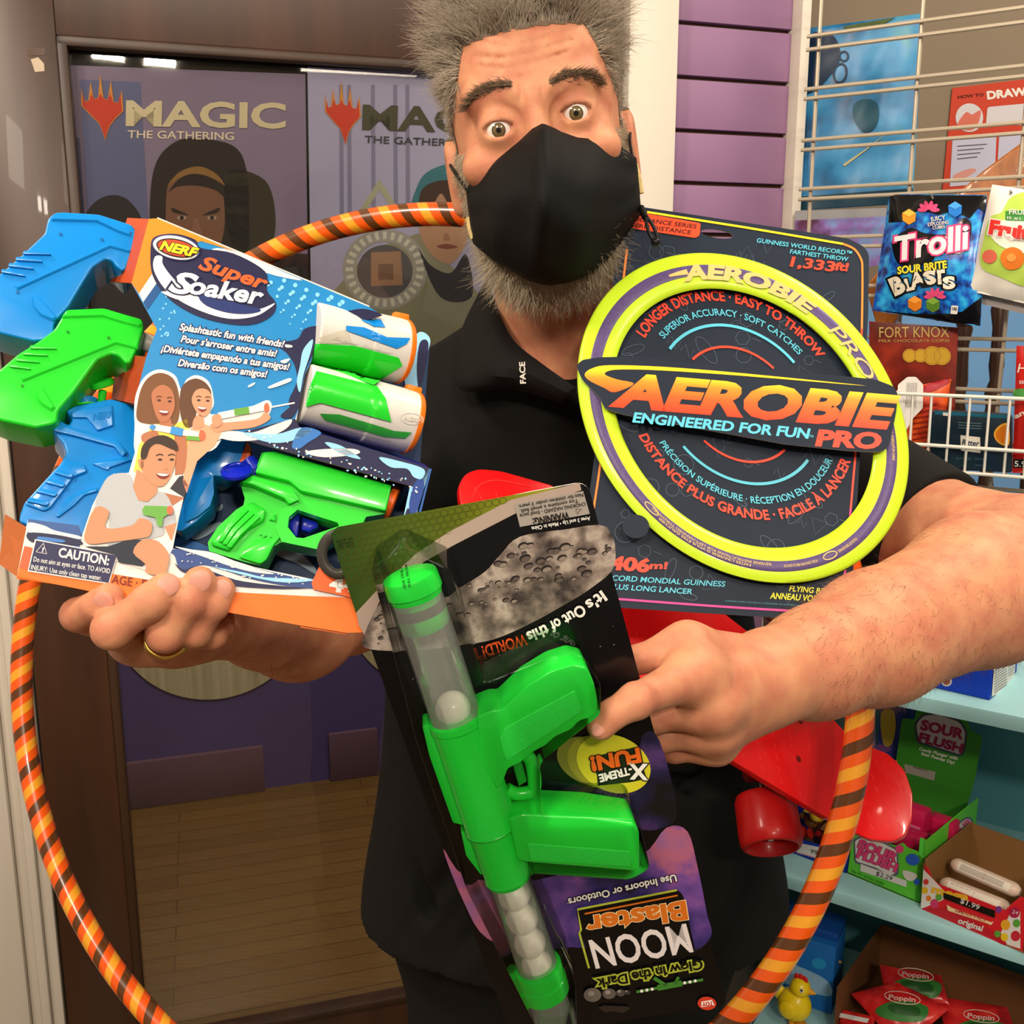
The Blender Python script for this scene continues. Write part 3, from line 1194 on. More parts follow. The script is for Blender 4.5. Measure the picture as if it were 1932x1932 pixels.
sd.cap(P(270, 1190, .575), P(380, 1182, .585), .0125, .0115, .012)
# arm with the blister card (at the right)
chain([(1420, 780, 1.12, .056), (1730, 1005, .93, .052), (1962, 1072, .81, .053), (1850, 1112, .755, .053), (1650, 1204, .685, .0415), (1540, 1250, .65, .032), (1452, 1277, .622, .0262)], .02)
HR = {
    'index': [(1307, 1274, .566, .0130), (1200, 1322, .524, .0086), (1155, 1348, .519, .0080), (1134, 1370, .520, .0074)],
    'middle': [(1347, 1330, .572, .0130), (1232, 1352, .578, .0090), (1190, 1360, .600, .0080), (1165, 1350, .604, .0075)],
    'ring': [(1352, 1374, .586, .0115), (1246, 1390, .592, .0085), (1205, 1392, .615, .0078), (1180, 1384, .620, .0072)],
    'little': [(1350, 1402, .600, .0100), (1272, 1413, .604, .0075), (1240, 1412, .624, .0070), (1215, 1405, .628, .0066)],
    'thumb': [(1400, 1250, .606, .0170), (1297, 1222, .580, .0125), (1205, 1244, .577, .0085), (1160, 1252, .580, .0080)],
}
for nm, f in HR.items():
    chain(f, .0014)
    if nm != 'thumb':
        sd.cap(P(*f[0][:3]), P(1452, 1277, .622), f[0][3] * .95, .020, .016)
        sd.ell(P(f[0][0], f[0][1], f[0][2] - .006), (RT, UP, FW), (.0075,) * 3, .008)
        sd.ell(P(f[1][0], f[1][1], f[1][2] - .0015), (RT, UP, FW), (f[1][3] * 1.08,) * 3, .004)
sd.cap(P(1297, 1222, .58), P(1307, 1262, .575), .012, .013, .014)
bpos, bfac = sd.mesh()
del sd


def skin_mat():
    m = M('#d59a78', 0.48, name='skin', sss=0.12, bump=(900, 0.12))
    nt = m.node_tree
    b = nt.nodes['Principled BSDF']
    tc = nt.nodes.new('ShaderNodeTexCoord')
    nz = nt.nodes.new('ShaderNodeTexNoise')
    nz.inputs['Scale'].default_value = 55
    nz.inputs['Detail'].default_value = 6
    nt.links.new(tc.outputs['Object'], nz.inputs['Vector'])
    rp = nt.nodes.new('ShaderNodeValToRGB')
    rp.color_ramp.elements[0].position = 0.32
    rp.color_ramp.elements[1].position = 0.7
    rp.color_ramp.elements[0].color = lin('#bd765c') + (1,)
    rp.color_ramp.elements[1].color = lin('#d0946e') + (1,)
    nt.links.new(nz.outputs[0], rp.inputs[0])
    nt.links.new(rp.outputs[0], b.inputs['Base Color'])
    return m


body = np_obj('body', bpos, bfac, skin_mat(), man)
BVH = BVHTree.FromPolygons([Vector(p) for p in bpos], [list(f) for f in bfac])
fn = np.cross(bpos[bfac[:, 1]] - bpos[bfac[:, 0]], bpos[bfac[:, 2]] - bpos[bfac[:, 0]])
vn = np.zeros_like(bpos)
for k in range(4): np.add.at(vn, bfac[:, k], fn)
vn /= np.linalg.norm(vn, axis=1)[:, None] + 1e-12
hl = (bpos - np.array(HO)) @ np.array([list(hx), list(hy), list(hz)]).T      # head-local coordinates
headm = (np.abs(hl) < 0.16).all(1)
if (vn[headm] * hl[headm]).sum() < 0: vn = -vn


def hit(x, y, lift=0.0):
    D = ray(x, y)
    L = D.length
    p, n, i, d = BVH.ray_cast(CAM, D.normalized())
    if p is None: return None
    return p - D.normalized() * lift


def onbody(x, y, off=0.0):
    return hit(x, y, off) or P(x, y, 0.85)


# eyes
EW, EI, EP, EL = M('#e9e2da', 0.15, coat=1.0), M('#6b5a38', 0.2, coat=1.0), M('#0c0907', 0.1, coat=1.0), M('#3a2f1c', 0.2, coat=1.0)
for e in EYES:
    mb = MB()
    g = (CAM - e).normalized()
    g = (g + hz * 0.2).normalized()
    rr = .0122
    for th0, th1, mt, st in ((0, 10, EP, 3), (10, 24, EI, 4), (24, 28, EL, 2), (28, 120, EW, 14)):
        prof = []
        for k in range(st + 1):
            t = R_(th0 + (th1 - th0) * k / st)
            bul = .0006 * max(0, 1 - (math.degrees(t) / 30) ** 2)
            prof.append(((rr + bul) * math.cos(t), max((rr + bul) * math.sin(t), 1e-5)))
        mb.lathe(e, g, prof, mt, 36, cap=False)
    tag(mb.build('eye', man, 80))

# finger nails
NAIL = M('#cf917f', 0.35)
def nail(f, w_, lpx=None):
    tip, prev = P(*f[-1][:3]), P(*f[-2][:3])
    d = (tip - prev).normalized()
    c0 = tip
    toc = (CAM - c0).normalized()
    n = (toc - d * toc.dot(d)).normalized()
    r = f[-1][3]
    c = tip + d * (r * .12) + n * (r * .87)
    ac = d.cross(n)
    mb = MB()
    mb.ball(c, (r * .66 * w_, r * .58 * w_, r * .17), NAIL, 18, (d, ac, n))
    mb.build('fingernail', man)
for nm in ('index', 'middle', 'ring', 'thumb'): nail(HL[nm], 1.12)
nail(HR['index'], 0.8)

# wedding band
mb = MB()
a, b_ = P(*HL['middle'][0][:3]), P(*HL['middle'][1][:3])
ax = (b_ - a).normalized(); rc = a.lerp(b_, .62)
u = ax.orthogonal().normalized(); v = ax.cross(u)
mb.tube([rc + (u * math.cos(t) + v * math.sin(t)) * .0107 for t in [k / 40 * 2 * math.pi for k in range(40)]], .0015, M('#e6bb5c', 0.22, 1.0), 10, closed=True)
tag(mb.build('finger_ring', man), 'gold band')

# ---- hair
rng = np.random.default_rng(3)
HAIR = M('#ac9f8e', 0.45, name='grey_hair', noise=(330, 0.7))
HAIRD = M('#6f6050', 0.5, name='scalp_hair', noise=(200, 0.4))


def hairline(x, z):
    """height above which hair grows, by head-local position"""
    ax_ = abs(x)
    if z > 0.02:
        if ax_ < .05: return .070 - .003 * (ax_ / .05) ** 2
        return .067 - (ax_ - .05) / .022 * .055
    if z > -0.025: return -.025
    return -.07


hm = headm & (np.array([q[1] > hairline(q[0], q[2]) for q in hl])) & (hl[:, 1] < .2) & ~((np.abs(hl[:, 0]) > .074) & (hl[:, 1] < -.0) & (hl[:, 2] > -.035))
ri = np.where(hm)[0]
hlv = np.array([hairline(q_[0], q_[2]) for q_ in hl[ri]])
wgt = np.where((hl[ri, 1] - hlv < .012) & (hl[ri, 2] > .0), 3.0, 1.0)
sel = rng.choice(ri, 22000, p=wgt / wgt.sum())
q = hl[sel]
nrm = vn[sel] @ np.array([list(hx), list(hy), list(hz)]).T
top = np.clip((q[:, 1] - .03) / .05, 0, 1)
loc = nrm * 0.55 + np.stack([q[:, 0] * 7 * top, .75 * top + .0 * top, -.45 * (1 - top) - .10 * top], 1)
loc[:, 1] -= .55 * (1 - top)
clump = np.sin(q[:, 0] * 160 + q[:, 2] * 90) * .45 * top
clump2 = np.sin(q[:, 2] * 150 - q[:, 0] * 70) * .45 * top
loc[:, 0] += clump; loc[:, 2] += clump2
loc += rng.normal(0, .36, loc.shape)
ln = (.010 + .030 * top) * rng.uniform(.5, 1.25, len(sel))
front = np.clip((q[:, 2] - .02) / .05, 0, 1) * top
loc[:, 1] += .4 * front
ln = ln * (1 + .1 * front)
wv = loc @ np.array([list(hx), list(hy), list(hz)])
wv /= np.linalg.norm(wv, axis=1)[:, None]
ci = rng.choice(len(sel), 750)                     # strands gather in pointed tufts
rp_ = bpos[sel]
own = np.empty(len(sel), int)
for k0 in range(0, len(sel), 2000):
    d2 = ((rp_[k0:k0 + 2000, None, :] - rp_[None, ci, :]) ** 2).sum(2)
    own[k0:k0 + 2000] = d2.argmin(1)
tipc = rp_[ci] + wv[ci] * (ln[ci] * 1.08)[:, None]
tgt = .52 * tipc[own] + .48 * (rp_ + wv * ln[:, None])
dv_ = tgt - rp_
ln = np.linalg.norm(dv_, axis=1) * rng.uniform(.75, 1.1, len(sel))
strands('hair', rp_ - vn[sel] * .001, dv_, ln, .00040, HAIR, man, 4, 0.0, .28)
mb = MB()                            # short dense under-layer that hides the scalp
keep = np.zeros(len(bpos), bool); keep[ri] = True
fk = keep[bfac].all(1)
used = np.unique(bfac[fk]); mp = -np.ones(len(bpos), int); mp[used] = np.arange(len(used))
np_obj('hair_base', bpos[used] + vn[used] * .0006, mp[bfac[fk]], HAIRD, man)

# ---- beard
ax_ = np.abs(hl[:, 0])
bm_ = headm & (((hl[:, 1] < -.052) & (hl[:, 1] > -.134) & (hl[:, 2] > .005 - (hl[:, 1] + .05) * .1)) | ((ax_ > .056) & (hl[:, 1] < -.012) & (hl[:, 1] > -.09) & (hl[:, 2] > .008) & (hl[:, 2] < .062)))
bm_ &= ~((hl[:, 1] < -.115) & (hl[:, 2] < .02))
bi = np.where(bm_ & (rng.random(len(bm_)) < np.clip(np.maximum((-hl[:, 1] - .035) / .03, (ax_ - .058) / .016), .05, 1)))[0]
sel = rng.choice(bi, 10000)
nrm = vn[sel] @ np.array([list(hx), list(hy), list(hz)]).T
q = hl[sel]
low = np.clip((-q[:, 1] - .06) / .05, 0, 1)
loc = nrm * .6 + np.stack([q[:, 0] * 2.0, -.75 * np.ones(len(q)), .25 * np.ones(len(q))], 1) + rng.normal(0, .28, (len(q), 3))
wv = loc @ np.array([list(hx), list(hy), list(hz)])
strands('beard', bpos[sel] - vn[sel] * .001, wv, (.008 + .020 * low) * rng.uniform(.6, 1.3, len(sel)), .00034, M('#b8ab92', 0.5, name='beard_hair', noise=(300, 0.5)), man, 4, .1, .3)

# ---- eyebrows
BROW = M('#79644f', 0.6, noise=(300, 0.4))
for pts, dr in (([(878, 204), (897, 179), (932, 163), (966, 160)], 1), ([(1037, 156), (1068, 141), (1105, 140), (1131, 157)], -1)):
    cv = spl(pts, 40, closed=False)
    rt, vv, ll = [], [], []
    for _ in range(420):
        k = rng.integers(0, len(cv))
        t = k / len(cv)
        if dr < 0: t = 1 - t
        x, y = cv[k]
        wd = 8 * math.sin(math.pi * min(1, .12 + t * .8)) + 2
        y += rng.normal(0, wd * .55)
        x += rng.normal(0, 2)
        p = hit(x, y)
        if p is None: continue
        rt.append(p); ll.append(.0085 * rng.uniform(.6, 1.2))
        out = -dr
        v_ = hx * (out * .8) + hy * (.55 * (t - .25)) + hz * .35 + Vector(rng.normal(0, .18, 3))
        vv.append(v_)
    strands('eyebrow', rt, vv, ll, .00034, BROW, man, 3, .0, .1)
# lashes
for ei, e in enumerate(EYES):
    rt, vv = [], []
    for k in range(36):
        a = R_(10 + 160 * k / 35)
        p = e + hx * (.0118 * math.cos(a)) + hy * (.0066 * math.sin(a) + .0002) + hz * (.0135 - .004 * math.cos(a) ** 2)
        rt.append(p); vv.append(hz * .9 + hy * .55 + hx * .4 * math.cos(a))
    strands('eyelash', rt, vv, [.0055] * len(rt), .00022, M('#2b1d14', 0.6), man, 3)

# ---- fine hair on the forearms
segs = [(P(1650, 1204, .685), P(1480, 1270, .63), 1100, .05), (P(1930, 1080, .79), P(1650, 1204, .685), 1300, .068), (P(650, 1130, .87), P(470, 1158, .68), 500, .05)]
rt, vv, ll = [], [], []
for a, b_, n_, rd in segs:
    a = np.array(a); b_ = np.array(b_)
    ab = b_ - a
    t = ((bpos - a) @ ab) / (ab @ ab)
    m_ = (t > 0) & (t < 1) & (np.linalg.norm(bpos - a - np.clip(t, 0, 1)[:, None] * ab, axis=1) < rd)
    ii = rng.choice(np.where(m_)[0], n_)
    rt.append(bpos[ii]); ll.append(rng.uniform(.004, .010, n_))
    dv = ab / np.linalg.norm(ab)
    vv.append(vn[ii] * .4 + dv * .7 + np.array([0, 0, -.35]) + rng.normal(0, .3, (n_, 3)))
strands('arm_hair', np.concatenate(rt), np.concatenate(vv), np.concatenate(ll), .00009, M('#6b4a34', 0.6), man, 3, .1, .3)

# ---- shirt
CLOTH = M('#0d0b09', 0.85, spec=0.25, name='black_cotton', bump=(500, 0.25))
ss = SDF((-0.34, 0.72, 0.72), (0.50, 1.40, 1.66), 0.0045)
V3 = (RT, Vector((0, 1, 0)), Vector((0, 0, 1)))
ss.cap(P(1060, 705, 1.09), P(790, 805, 1.13), .082, .066, 0)
ss.cap(P(1060, 705, 1.09), P(1410, 785, 1.13), .082, .066, .05)
ss.ell(P(1075, 930, 1.17), V3, (.205, .125, .20), .06)
ss.ell(P(1082, 1330, 1.20), V3, (.220, .135, .27), .08)
ss.ell(P(1083, 1660, 1.22), V3, (.244, .145, .24), .08)
ss.ell(P(1083, 1800, 1.24), V3, (.246, .145, .24), .06)
ss.cap(P(790, 830, 1.13), P(676, 1030, .985), .070, .064, .03)
ss.cap(P(1410, 800, 1.13), P(1735, 1005, .93), .074, .066, .03)
def onsh0(x, y):
    d = .86
    while d < 1.2:
        q = P(x, y, d)
        i = [int(round((q[k] - ss.lo[k]) / ss.h)) for k in range(3)]
        if all(0 <= i[k] < ss.n[k] for k in range(3)) and ss.d[i[0], i[1], i[2]] < 0: break
        d += .004
    return P(x, y, d - .003)


rw = np.random.default_rng(11)
for k in range(16):                  # soft folds
    x, y = rw.uniform(760, 1400), rw.uniform(800, 1800)
    p = onsh0(x, y)
    dv = RT * rw.normal(0, .05) + Vector((0, 0, 1)) * rw.uniform(.04, .1)
    ss.cap(p - dv, p + dv, .006, .004, .022, True)
dsl = (P(1735, 1005, .93) - P(1410, 800, 1.13))
X, Y, Z = ss.ax[0][:, None, None], ss.ax[1][None, :, None], ss.ax[2][None, None, :]


def cutplane(p, n, near, rad):
    """cut away the cloth beyond a plane, only within rad of a point"""
    p = np.array(p); n = np.array(n); n = n / np.linalg.norm(n)
    f = (X - p[0]) * n[0] + (Y - p[1]) * n[1] + (Z - p[2]) * n[2]
    c = np.array(near)
    r2 = np.sqrt((X - c[0]) ** 2 + (Y - c[1]) ** 2 + (Z - c[2]) ** 2) - rad
    ss.d = np.maximum(ss.d, -np.maximum(-f, r2).astype(np.float32))


cutplane(P(1752, 1016, .92), dsl, P(1810, 1050, .9), .12)
cutplane(P(680, 1024, .99), P(676, 1030, .985) - P(790, 830, 1.13), P(650, 1080, .95), .10)
ss.half(P(1075, 1850, 1.1), (0, 0, -1))
ss.cap(H(0, -.08, -.04), P(1062, 600, 1.08), .068, .064, 0.004, True)
for dd in (1.0, .96, .92):
    ss.cap(P(1050, 580, dd), P(1083, 700, dd - .01), .050, .006, 0.004, True)
sp, sf = ss.mesh()
shirt = np_obj('shirt', sp, sf, CLOTH, man)
SBVH = BVHTree.FromPolygons([Vector(p) for p in sp], [list(f) for f in sf])
del ss, X, Y, Z


def onshirt(x, y, off=0.0):
    D = ray(x, y)
    p = SBVH.ray_cast(CAM, D.normalized())[0]
    if p is None: p = P(x, y, 1.0)
    return p - D.normalized() * off


# collar: two folded flaps, and the placket below them
mb = MB()
for edge, outer in ((
        [(922, 528, 1.05), (938, 585, 1.01), (968, 645, .985), (1020, 690, .972), (1083, 736, .965)],
        [(885, 600, 1.08), (862, 668, 1.03), (870, 735, 1.0), (958, 728, .985), (1062, 756, .975)]),
        ([(1200, 560, 1.05), (1190, 610, 1.02), (1170, 660, .99), (1135, 705, .975), (1083, 736, .965)],
        [(1260, 620, 1.08), (1270, 690, 1.04), (1240, 760, 1.0), (1180, 775, .985), (1100, 758, .975)])):
    A = spl(edge, 6, closed=False); Bq = spl(outer, 6, closed=False)
    rows = []
    for (x0, y0, d0), (x1, y1, d1) in zip(A, Bq):
        row = []
        for k in range(6):
            t = k / 5
            row.append(P(x0 + (x1 - x0) * t, y0 + (y1 - y0) * t, d0 + (d1 - d0) * t - .016 * math.sin(math.pi * min(t * 1.1, 1)) - .004))
        rows.append(row)
    vs = [p for r in rows for p in r]
    n6 = 6
    mb.add(vs, [[i * n6 + k, (i + 1) * n6 + k, (i + 1) * n6 + k + 1, i * n6 + k + 1] for i in range(len(rows) - 1) for k in range(5)], CLOTH)
o = mb.build('collar', shirt)
md = o.modifiers.new('thick', 'SOLIDIFY'); md.thickness = 0.003
mb = MB()
mb.text(lambda x, y, off=0: P(x, y, .955 - off), 'FACE', (992, 723), (990, 683), 11, M('#d8d2c6', 0.6), 0, .03)
mb.build('collar_print', shirt)

# trousers and shoes below the frame
tt = SDF((-0.30, 0.85, 0.03), (0.42, 1.42, 0.92), 0.007)
tt.ell((.070, 1.16, .78), V3, (.232, .138, .20), 0)
for s_ in (-1, 1):
    tt.cap((.065 + s_ * .10, 1.14, .74), (.065 + s_ * .12, 1.12, .42), .098, .072, .03)
    tt.cap((.065 + s_ * .12, 1.12, .42), (.065 + s_ * .13, 1.16, .06), .072, .058, .03)
tp, tf = tt.mesh()
np_obj('trousers', tp, tf, M('#151311', 0.9, spec=0.2, bump=(400, 0.2)), man)
del tt
for s_ in (-1, 1):
    mb = MB()
    mb.ball((.065 + s_ * .13, 1.10, .05), (.052, .135, .05), M('#141210', 0.5), 24)
    mb.build('shoe', man)

# ---- face mask
MT = [(883, 356), (908, 333), (933, 311), (983, 270), (1008, 246), (1024, 238), (1042, 245), (1057, 253), (1088, 264), (1129, 267), (1163, 276), (1197, 300)]
MBt = [(896, 458), (918, 475), (938, 491), (961, 503), (998, 525), (1020, 531), (1039, 534), (1076, 528), (1098, 520), (1120, 509), (1154, 475), (1206, 403)]


def samp(pl, t):
    k = t * (len(pl) - 1)
    i = min(int(k), len(pl) - 2)
    f = k - i
    return pl[i][0] * (1 - f) + pl[i + 1][0] * f, pl[i][1] * (1 - f) + pl[i + 1][1] * f


def maskpt(u, v, lift=0.0):
    a, b_ = samp(MT, u), samp(MBt, u)
    sn = math.sin(math.pi * u)
    x = a[0] + (b_[0] - a[0]) * v
    y = a[1] + (b_[1] - a[1]) * v
    side = -12 * math.sin(math.pi * v) * (1 if u < .02 else 0)
    dT = .882 - .062 * sn ** 1.1 - .012 * math.exp(-((u - .45) / .09) ** 2)
    dB = .890 - .035 * sn
    bul = .050 * (4 * v * (1 - v)) ** .8 * sn ** .75
    fold = .0016 * math.sin(u * 23 + v * 5) * math.sin(math.pi * v) + .001 * math.sin(u * 9 - v * 17)
    return P(x, y, dT + (dB - dT) * v - bul - fold - lift)


nu, nv = 60, 30
mb = MB()
MASK = M('#040404', 0.7, spec=0.2, name='mask_cloth', bump=(700, 0.15))
mb.add([maskpt(i / nu, j / nv) for i in range(nu + 1) for j in range(nv + 1)],
       [[i * (nv + 1) + j, (i + 1) * (nv + 1) + j, (i + 1) * (nv + 1) + j + 1, i * (nv + 1) + j + 1] for i in range(nu) for j in range(nv)], MASK)
mask = mb.build('face_mask', man, 60)
md = mask.modifiers.new('thick', 'SOLIDIFY'); md.thickness = 0.0022
mb = MB()
rim = [maskpt(i / 40, 0, .001) for i in range(41)] + [maskpt(1, j / 10, .001) for j in range(1, 10)] + [maskpt(1 - i / 40, 1, .001) for i in range(41)] + [maskpt(0, 1 - j / 10, .001) for j in range(1, 10)]
mb.tube(rim, .0016, MASK, 8, closed=True)
mb.tube([maskpt(.455, .02 + .12 * k / 6, .0006) for k in range(7)], .0007, M('#151515', 0.5), 6)
mb.tube([maskpt(.30 + .55 * k / 20, .93 - .10 * (k / 20) ** 2, .0006) for k in range(21)], .0007, M('#1b1b1b', 0.5), 6)
mb.build('hem', mask)
mb = MB()
CORD = M('#0a0a0a', 0.5)
mb.tube(spl([P(884, 362, .88), P(872, 345, .885), P(858, 325, .90), P(850, 312, .92)], 6, False), .0016, CORD, 8)
mb.build('ear_loop', mask)
mb = MB()
mb.tube(spl([P(1196, 304, .88), P(1191, 285, .885), P(1188, 262, .90), P(1190, 246, .92)], 6, False), .0014, CORD, 8)
mb.build('ear_loop', mask)
mb = MB()
mb.tube(spl([P(1210, 392, .885), P(1214, 404, .876), P(1219, 412, .872)], 6, False), [.0028] * 13, CORD, 10)
mb.tube(spl([P(1219, 410, .872), P(1221, 428, .870), P(1228, 446, .868), P(1238, 458, .867), P(1240, 446, .868), P(1231, 424, .870), P(1221, 411, .872)], 6, False), .0016, CORD, 8)
mb.ball(P(1237, 457, .866), .0040, M('#141414', 0.3), 16)
mb.build('cord_toggle', mask)
for pts in ([(1199, 310, .886), (1205, 335, .888), (1210, 365, .889)], [(884, 410, .888), (887, 432, .889), (893, 450, .89)]):
    mb = MB()
    mb.tube(spl([P(*q) for q in pts], 5, False), [.0024] * 11, M('#c9b27a', 0.6, noise=(300, .5)), 8)
    mb.build('patterned_edge', mask)
# ================================================================ boxed set of water guns
BP = plane3((35, 1085, .505), (790, 960, .545), (280, 413, .560))
WHITE = M('#dcd8d4', 0.45)
ORANGE = M('#e06a14', 0.45, name='orange_card')
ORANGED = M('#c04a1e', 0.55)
NAVY = M('#14163f', 0.45)
SKY = M('#127cbb', 0.4)
LSKY = M('#8cc6ea', 0.4)
MID = M('#2f6db5', 0.4)
KRAFT = M('#a3592a', 0.75, name='card_inside')
z2 = zz(0, 380, 4.025); z3 = zz(240, 400, 3.22); z4 = zz(0, 780, 4.025); z5 = zz(330, 800, 3.715)
pk = thing('water_gun_box', 'open cardboard display box of toy water guns, orange and blue, held up at the left', 'toy box', BP(300, 1100, -.03))
OUT = [(281, 413), (296, 412), (696, 579), (721, 594), (687, 605), (653, 614), (640, 624), (613, 624), (597, 642), (591, 661), (588, 680), (575, 707), (563, 773), (557, 804), (566, 807), (752, 863), (811, 884), (788, 961), (735, 1192), (653, 1194), (567, 1180), (412, 1152), (228, 1130), (159, 1113), (32, 1088), (53, 979), (147, 991), (154, 1013), (174, 954), (194, 914), (214, 894), (243, 892), (258, 842), (268, 780), (253, 763), (276, 673), (296, 621), (248, 534)]
HOLE = [(384, 843), (430, 822), (465, 831), (771, 916), (774, 924), (740, 1075), (600, 1095), (480, 1070), (392, 1042), (326, 1035), (330, 999), (338, 975), (357, 894)]
mb = MB()
mb.slab(BP, [OUT, HOLE], .0012, WHITE, 0, side=KRAFT)
fp = mb.build('front_panel', pk)
# the card sides, tray floor and printed back
mb = MB()
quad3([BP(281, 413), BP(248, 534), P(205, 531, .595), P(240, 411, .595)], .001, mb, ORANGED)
mb.build('side_flap', pk)
mb = MB()
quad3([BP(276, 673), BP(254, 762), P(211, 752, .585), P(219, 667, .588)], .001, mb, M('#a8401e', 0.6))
mb.build('side_flap', pk)
mb = MB()
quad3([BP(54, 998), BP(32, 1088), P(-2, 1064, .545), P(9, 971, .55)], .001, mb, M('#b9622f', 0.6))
mb.build('side_flap', pk)
mb = MB()
quad3([BP(296, 413), BP(696, 580), BP(690, 585, -.055), BP(296, 420, -.055)], .001, mb, M('#e0dbd4', 0.5))
mb.build('top_panel', pk)
mb = MB()
quad3([BP(32, 1088), BP(735, 1192), BP(735, 1192, -.055), BP(40, 1088, -.055)], .001, mb, ORANGE)
quad3([BP(567, 1180, -.001), BP(653, 1194, -.001), BP(653, 1197, -.001), BP(567, 1184, -.001)], .001, mb, ORANGE)
mb.build('bottom_panel', pk)
mb = MB()
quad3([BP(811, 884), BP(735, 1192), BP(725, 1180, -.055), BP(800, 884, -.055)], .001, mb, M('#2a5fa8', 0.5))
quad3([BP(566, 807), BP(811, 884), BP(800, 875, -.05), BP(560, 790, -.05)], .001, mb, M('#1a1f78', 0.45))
mb.build('side_panel', pk)
BK = lambda x, y, off=0.0: BP(x, y, -.052 + off)
mb = MB()
mb.slab(BP, [(296, 440), (640, 585), (720, 600), (752, 628), (812, 640), (790, 900), (765, 1180), (380, 1130), (300, 1040), (268, 760), (300, 640)], .0012, M('#16385f', 0.45), -.053)
mb.wrap(BK, spl(z3((1760, 740), (1840, 770), (1810, 900), (1760, 1070), (1700, 1080), (1690, 960))), LSKY, .0003)
mb.wrap(BK, spl(z3((1780, 790), (1830, 800), (1800, 1000), (1770, 1060), (1760, 930))), NAVY, .0006)
for pts in (z5((120, 790), (220, 720), (300, 690), (330, 700), (230, 780), (150, 810)), z5((200, 600), (290, 590), (330, 560), (330, 600), (260, 620)), z5((300, 440), (380, 435), (330, 470)),
            z5((700, 900), (820, 870), (960, 980), (1000, 1060), (860, 980), (760, 940)), z5((860, 690), (940, 660), (980, 700), (900, 730))):
    mb.wrap(BK, spl(pts), M('#8fa8b8', 0.5), .0004)
mb.wrap(BK, spl(z5((0, 800), (160, 830), (300, 900), (250, 940), (0, 880))), MID, .0003)
mb.build('back_panel', pk)

# ---- what is printed on the front
o = 0.0002
mb = MB()
mb.flat(BP, [(281, 413), (296, 412), (696, 579), (721, 594), (687, 605), (653, 614), (640, 624), (613, 624), (597, 642), (591, 661), (588, 680), (575, 707), (563, 773), (557, 790), (470, 815), (430, 820), (384, 843), (355, 893), (300, 880), (258, 842), (268, 780), (253, 763), (276, 673), (296, 621), (248, 534)], SKY, o)
mb.flat(BP, [(281, 413), (296, 412), (446, 475), (380, 455), (320, 470), (288, 515), (262, 554), (248, 534)], gradmat('orange_print', [(0, '#e2531c'), (1, '#f2881f')]), 2 * o)
mb.flat(BP, spl([(446, 475), (530, 511), (570, 529), (520, 520), (470, 505), (420, 500), (400, 470)], 3), WHITE, 2 * o)
mb.flat(BP, [(262, 554), (288, 515), (300, 528), (270, 570)], WHITE, 2 * o)
mb.flat(BP, [(270, 570), (300, 528), (306, 545), (278, 585)], M('#124a86', .4), 2 * o)
mb.build('printed_background', fp)
mb = MB()
DOT = M('#7cc4e6', 0.4)
random.seed(3)
for r_ in range(9):
    for c_ in range(9):
        x, y = 478 + c_ * 21 + r_ * 6 + (r_ % 2) * 10, 498 + c_ * 9 + r_ * 13
        if y > 505 + (x - 470) * .36 and x < 660 and y < 640 and not (x < 530 and y > 560):
            mb.flat(BP, ell(x, y, 4.6 - r_ * .38, 4.6 - r_ * .38, n=10), DOT, 2 * o)
for _ in range(26):
    x, y = random.uniform(285, 330), random.uniform(545, 640)
    if x > 300 + (y - 545) * .02: mb.flat(BP, ell(x, y, 2, 2, n=8), DOT, 2 * o)
mb.build('printed_dots', fp)
# logo
mb = MB()
mb.flat(BP, spl([(284, 470), (292, 447), (330, 441), (368, 452), (380, 468), (440, 478), (500, 512), (504, 548), (521, 573), (512, 596), (478, 612), (430, 611), (370, 595), (318, 563), (288, 520)], 5), NAVY, 3 * o)
mb.flat(BP, spl([(292, 485), (291, 512), (318, 552), (370, 583), (430, 601), (480, 597), (508, 582), (518, 572), (490, 583), (440, 588), (385, 566), (335, 533), (308, 500), (306, 484)], 5), M('#e6e4e2', .35), 4 * o)
mb.flat(BP, spl([(375, 560), (395, 556), (440, 570), (492, 584), (470, 592), (430, 590), (390, 577)], 4), M('#1c2c66', .4), 5 * o)
mb.text(BP, 'Super', (374, 506), (494, 545), 27, M('#ea5a24', 0.4), 6 * o, .03, .25, under=(NAVY, .05))
mb.text(BP, 'S', (318, 548), (352, 556), 42, M('#e9e9ec', 0.35), 6 * o, .03, .25, under=(NAVY, .05))
mb.text(BP, 'oaker', (354, 552), (488, 574), 34, M('#e9e9ec', 0.35), 6 * o, .03, .2, under=(NAVY, .05))
mb.flat(BP, spl([(318, 550), (330, 556), (352, 554), (340, 566), (305, 552)], 4), M('#e9e9ec', 0.35), 5 * o)
mb.flat(BP, ell(332, 467, 47, 24, 12), M('#262a5a', .4), 6 * o)
mb.flat(BP, ell(332, 467, 44, 21.5, 12), WHITE, 7 * o)
mb.flat(BP, ell(333, 468, 39, 17, 12), M('#1a1720', .4), 8 * o)
mb.flat(BP, ell(333, 468, 36, 14.5, 12), M('#c9421f', .4), 9 * o)
mb.text(BP, 'NERF', (302, 470), (366, 484), 17, M('#f2c624', 0.35), 11 * o, .05, .25, under=(M('#231a18', .4), .05))
mb.build('logo', fp)
mb = LMB('slogan_lettering', fp)
for t, a, b_ in (('Splashtastic fun with friends!', (338, 622), (533, 655)), ("Pour s'arroser entre amis!", (341, 645), (519, 673)), ('¡Diviértete empapando a tus amigos!', (304, 663), (543, 698)), ('Diversão com os amigos!', (336, 690), (501, 712))):
    mb.text(BP, t, a, b_, 13.5, WHITE, 4 * o, .03, .22, under=(M('#15265c', .4), .09))
mb.build('slogan_lettering', fp)
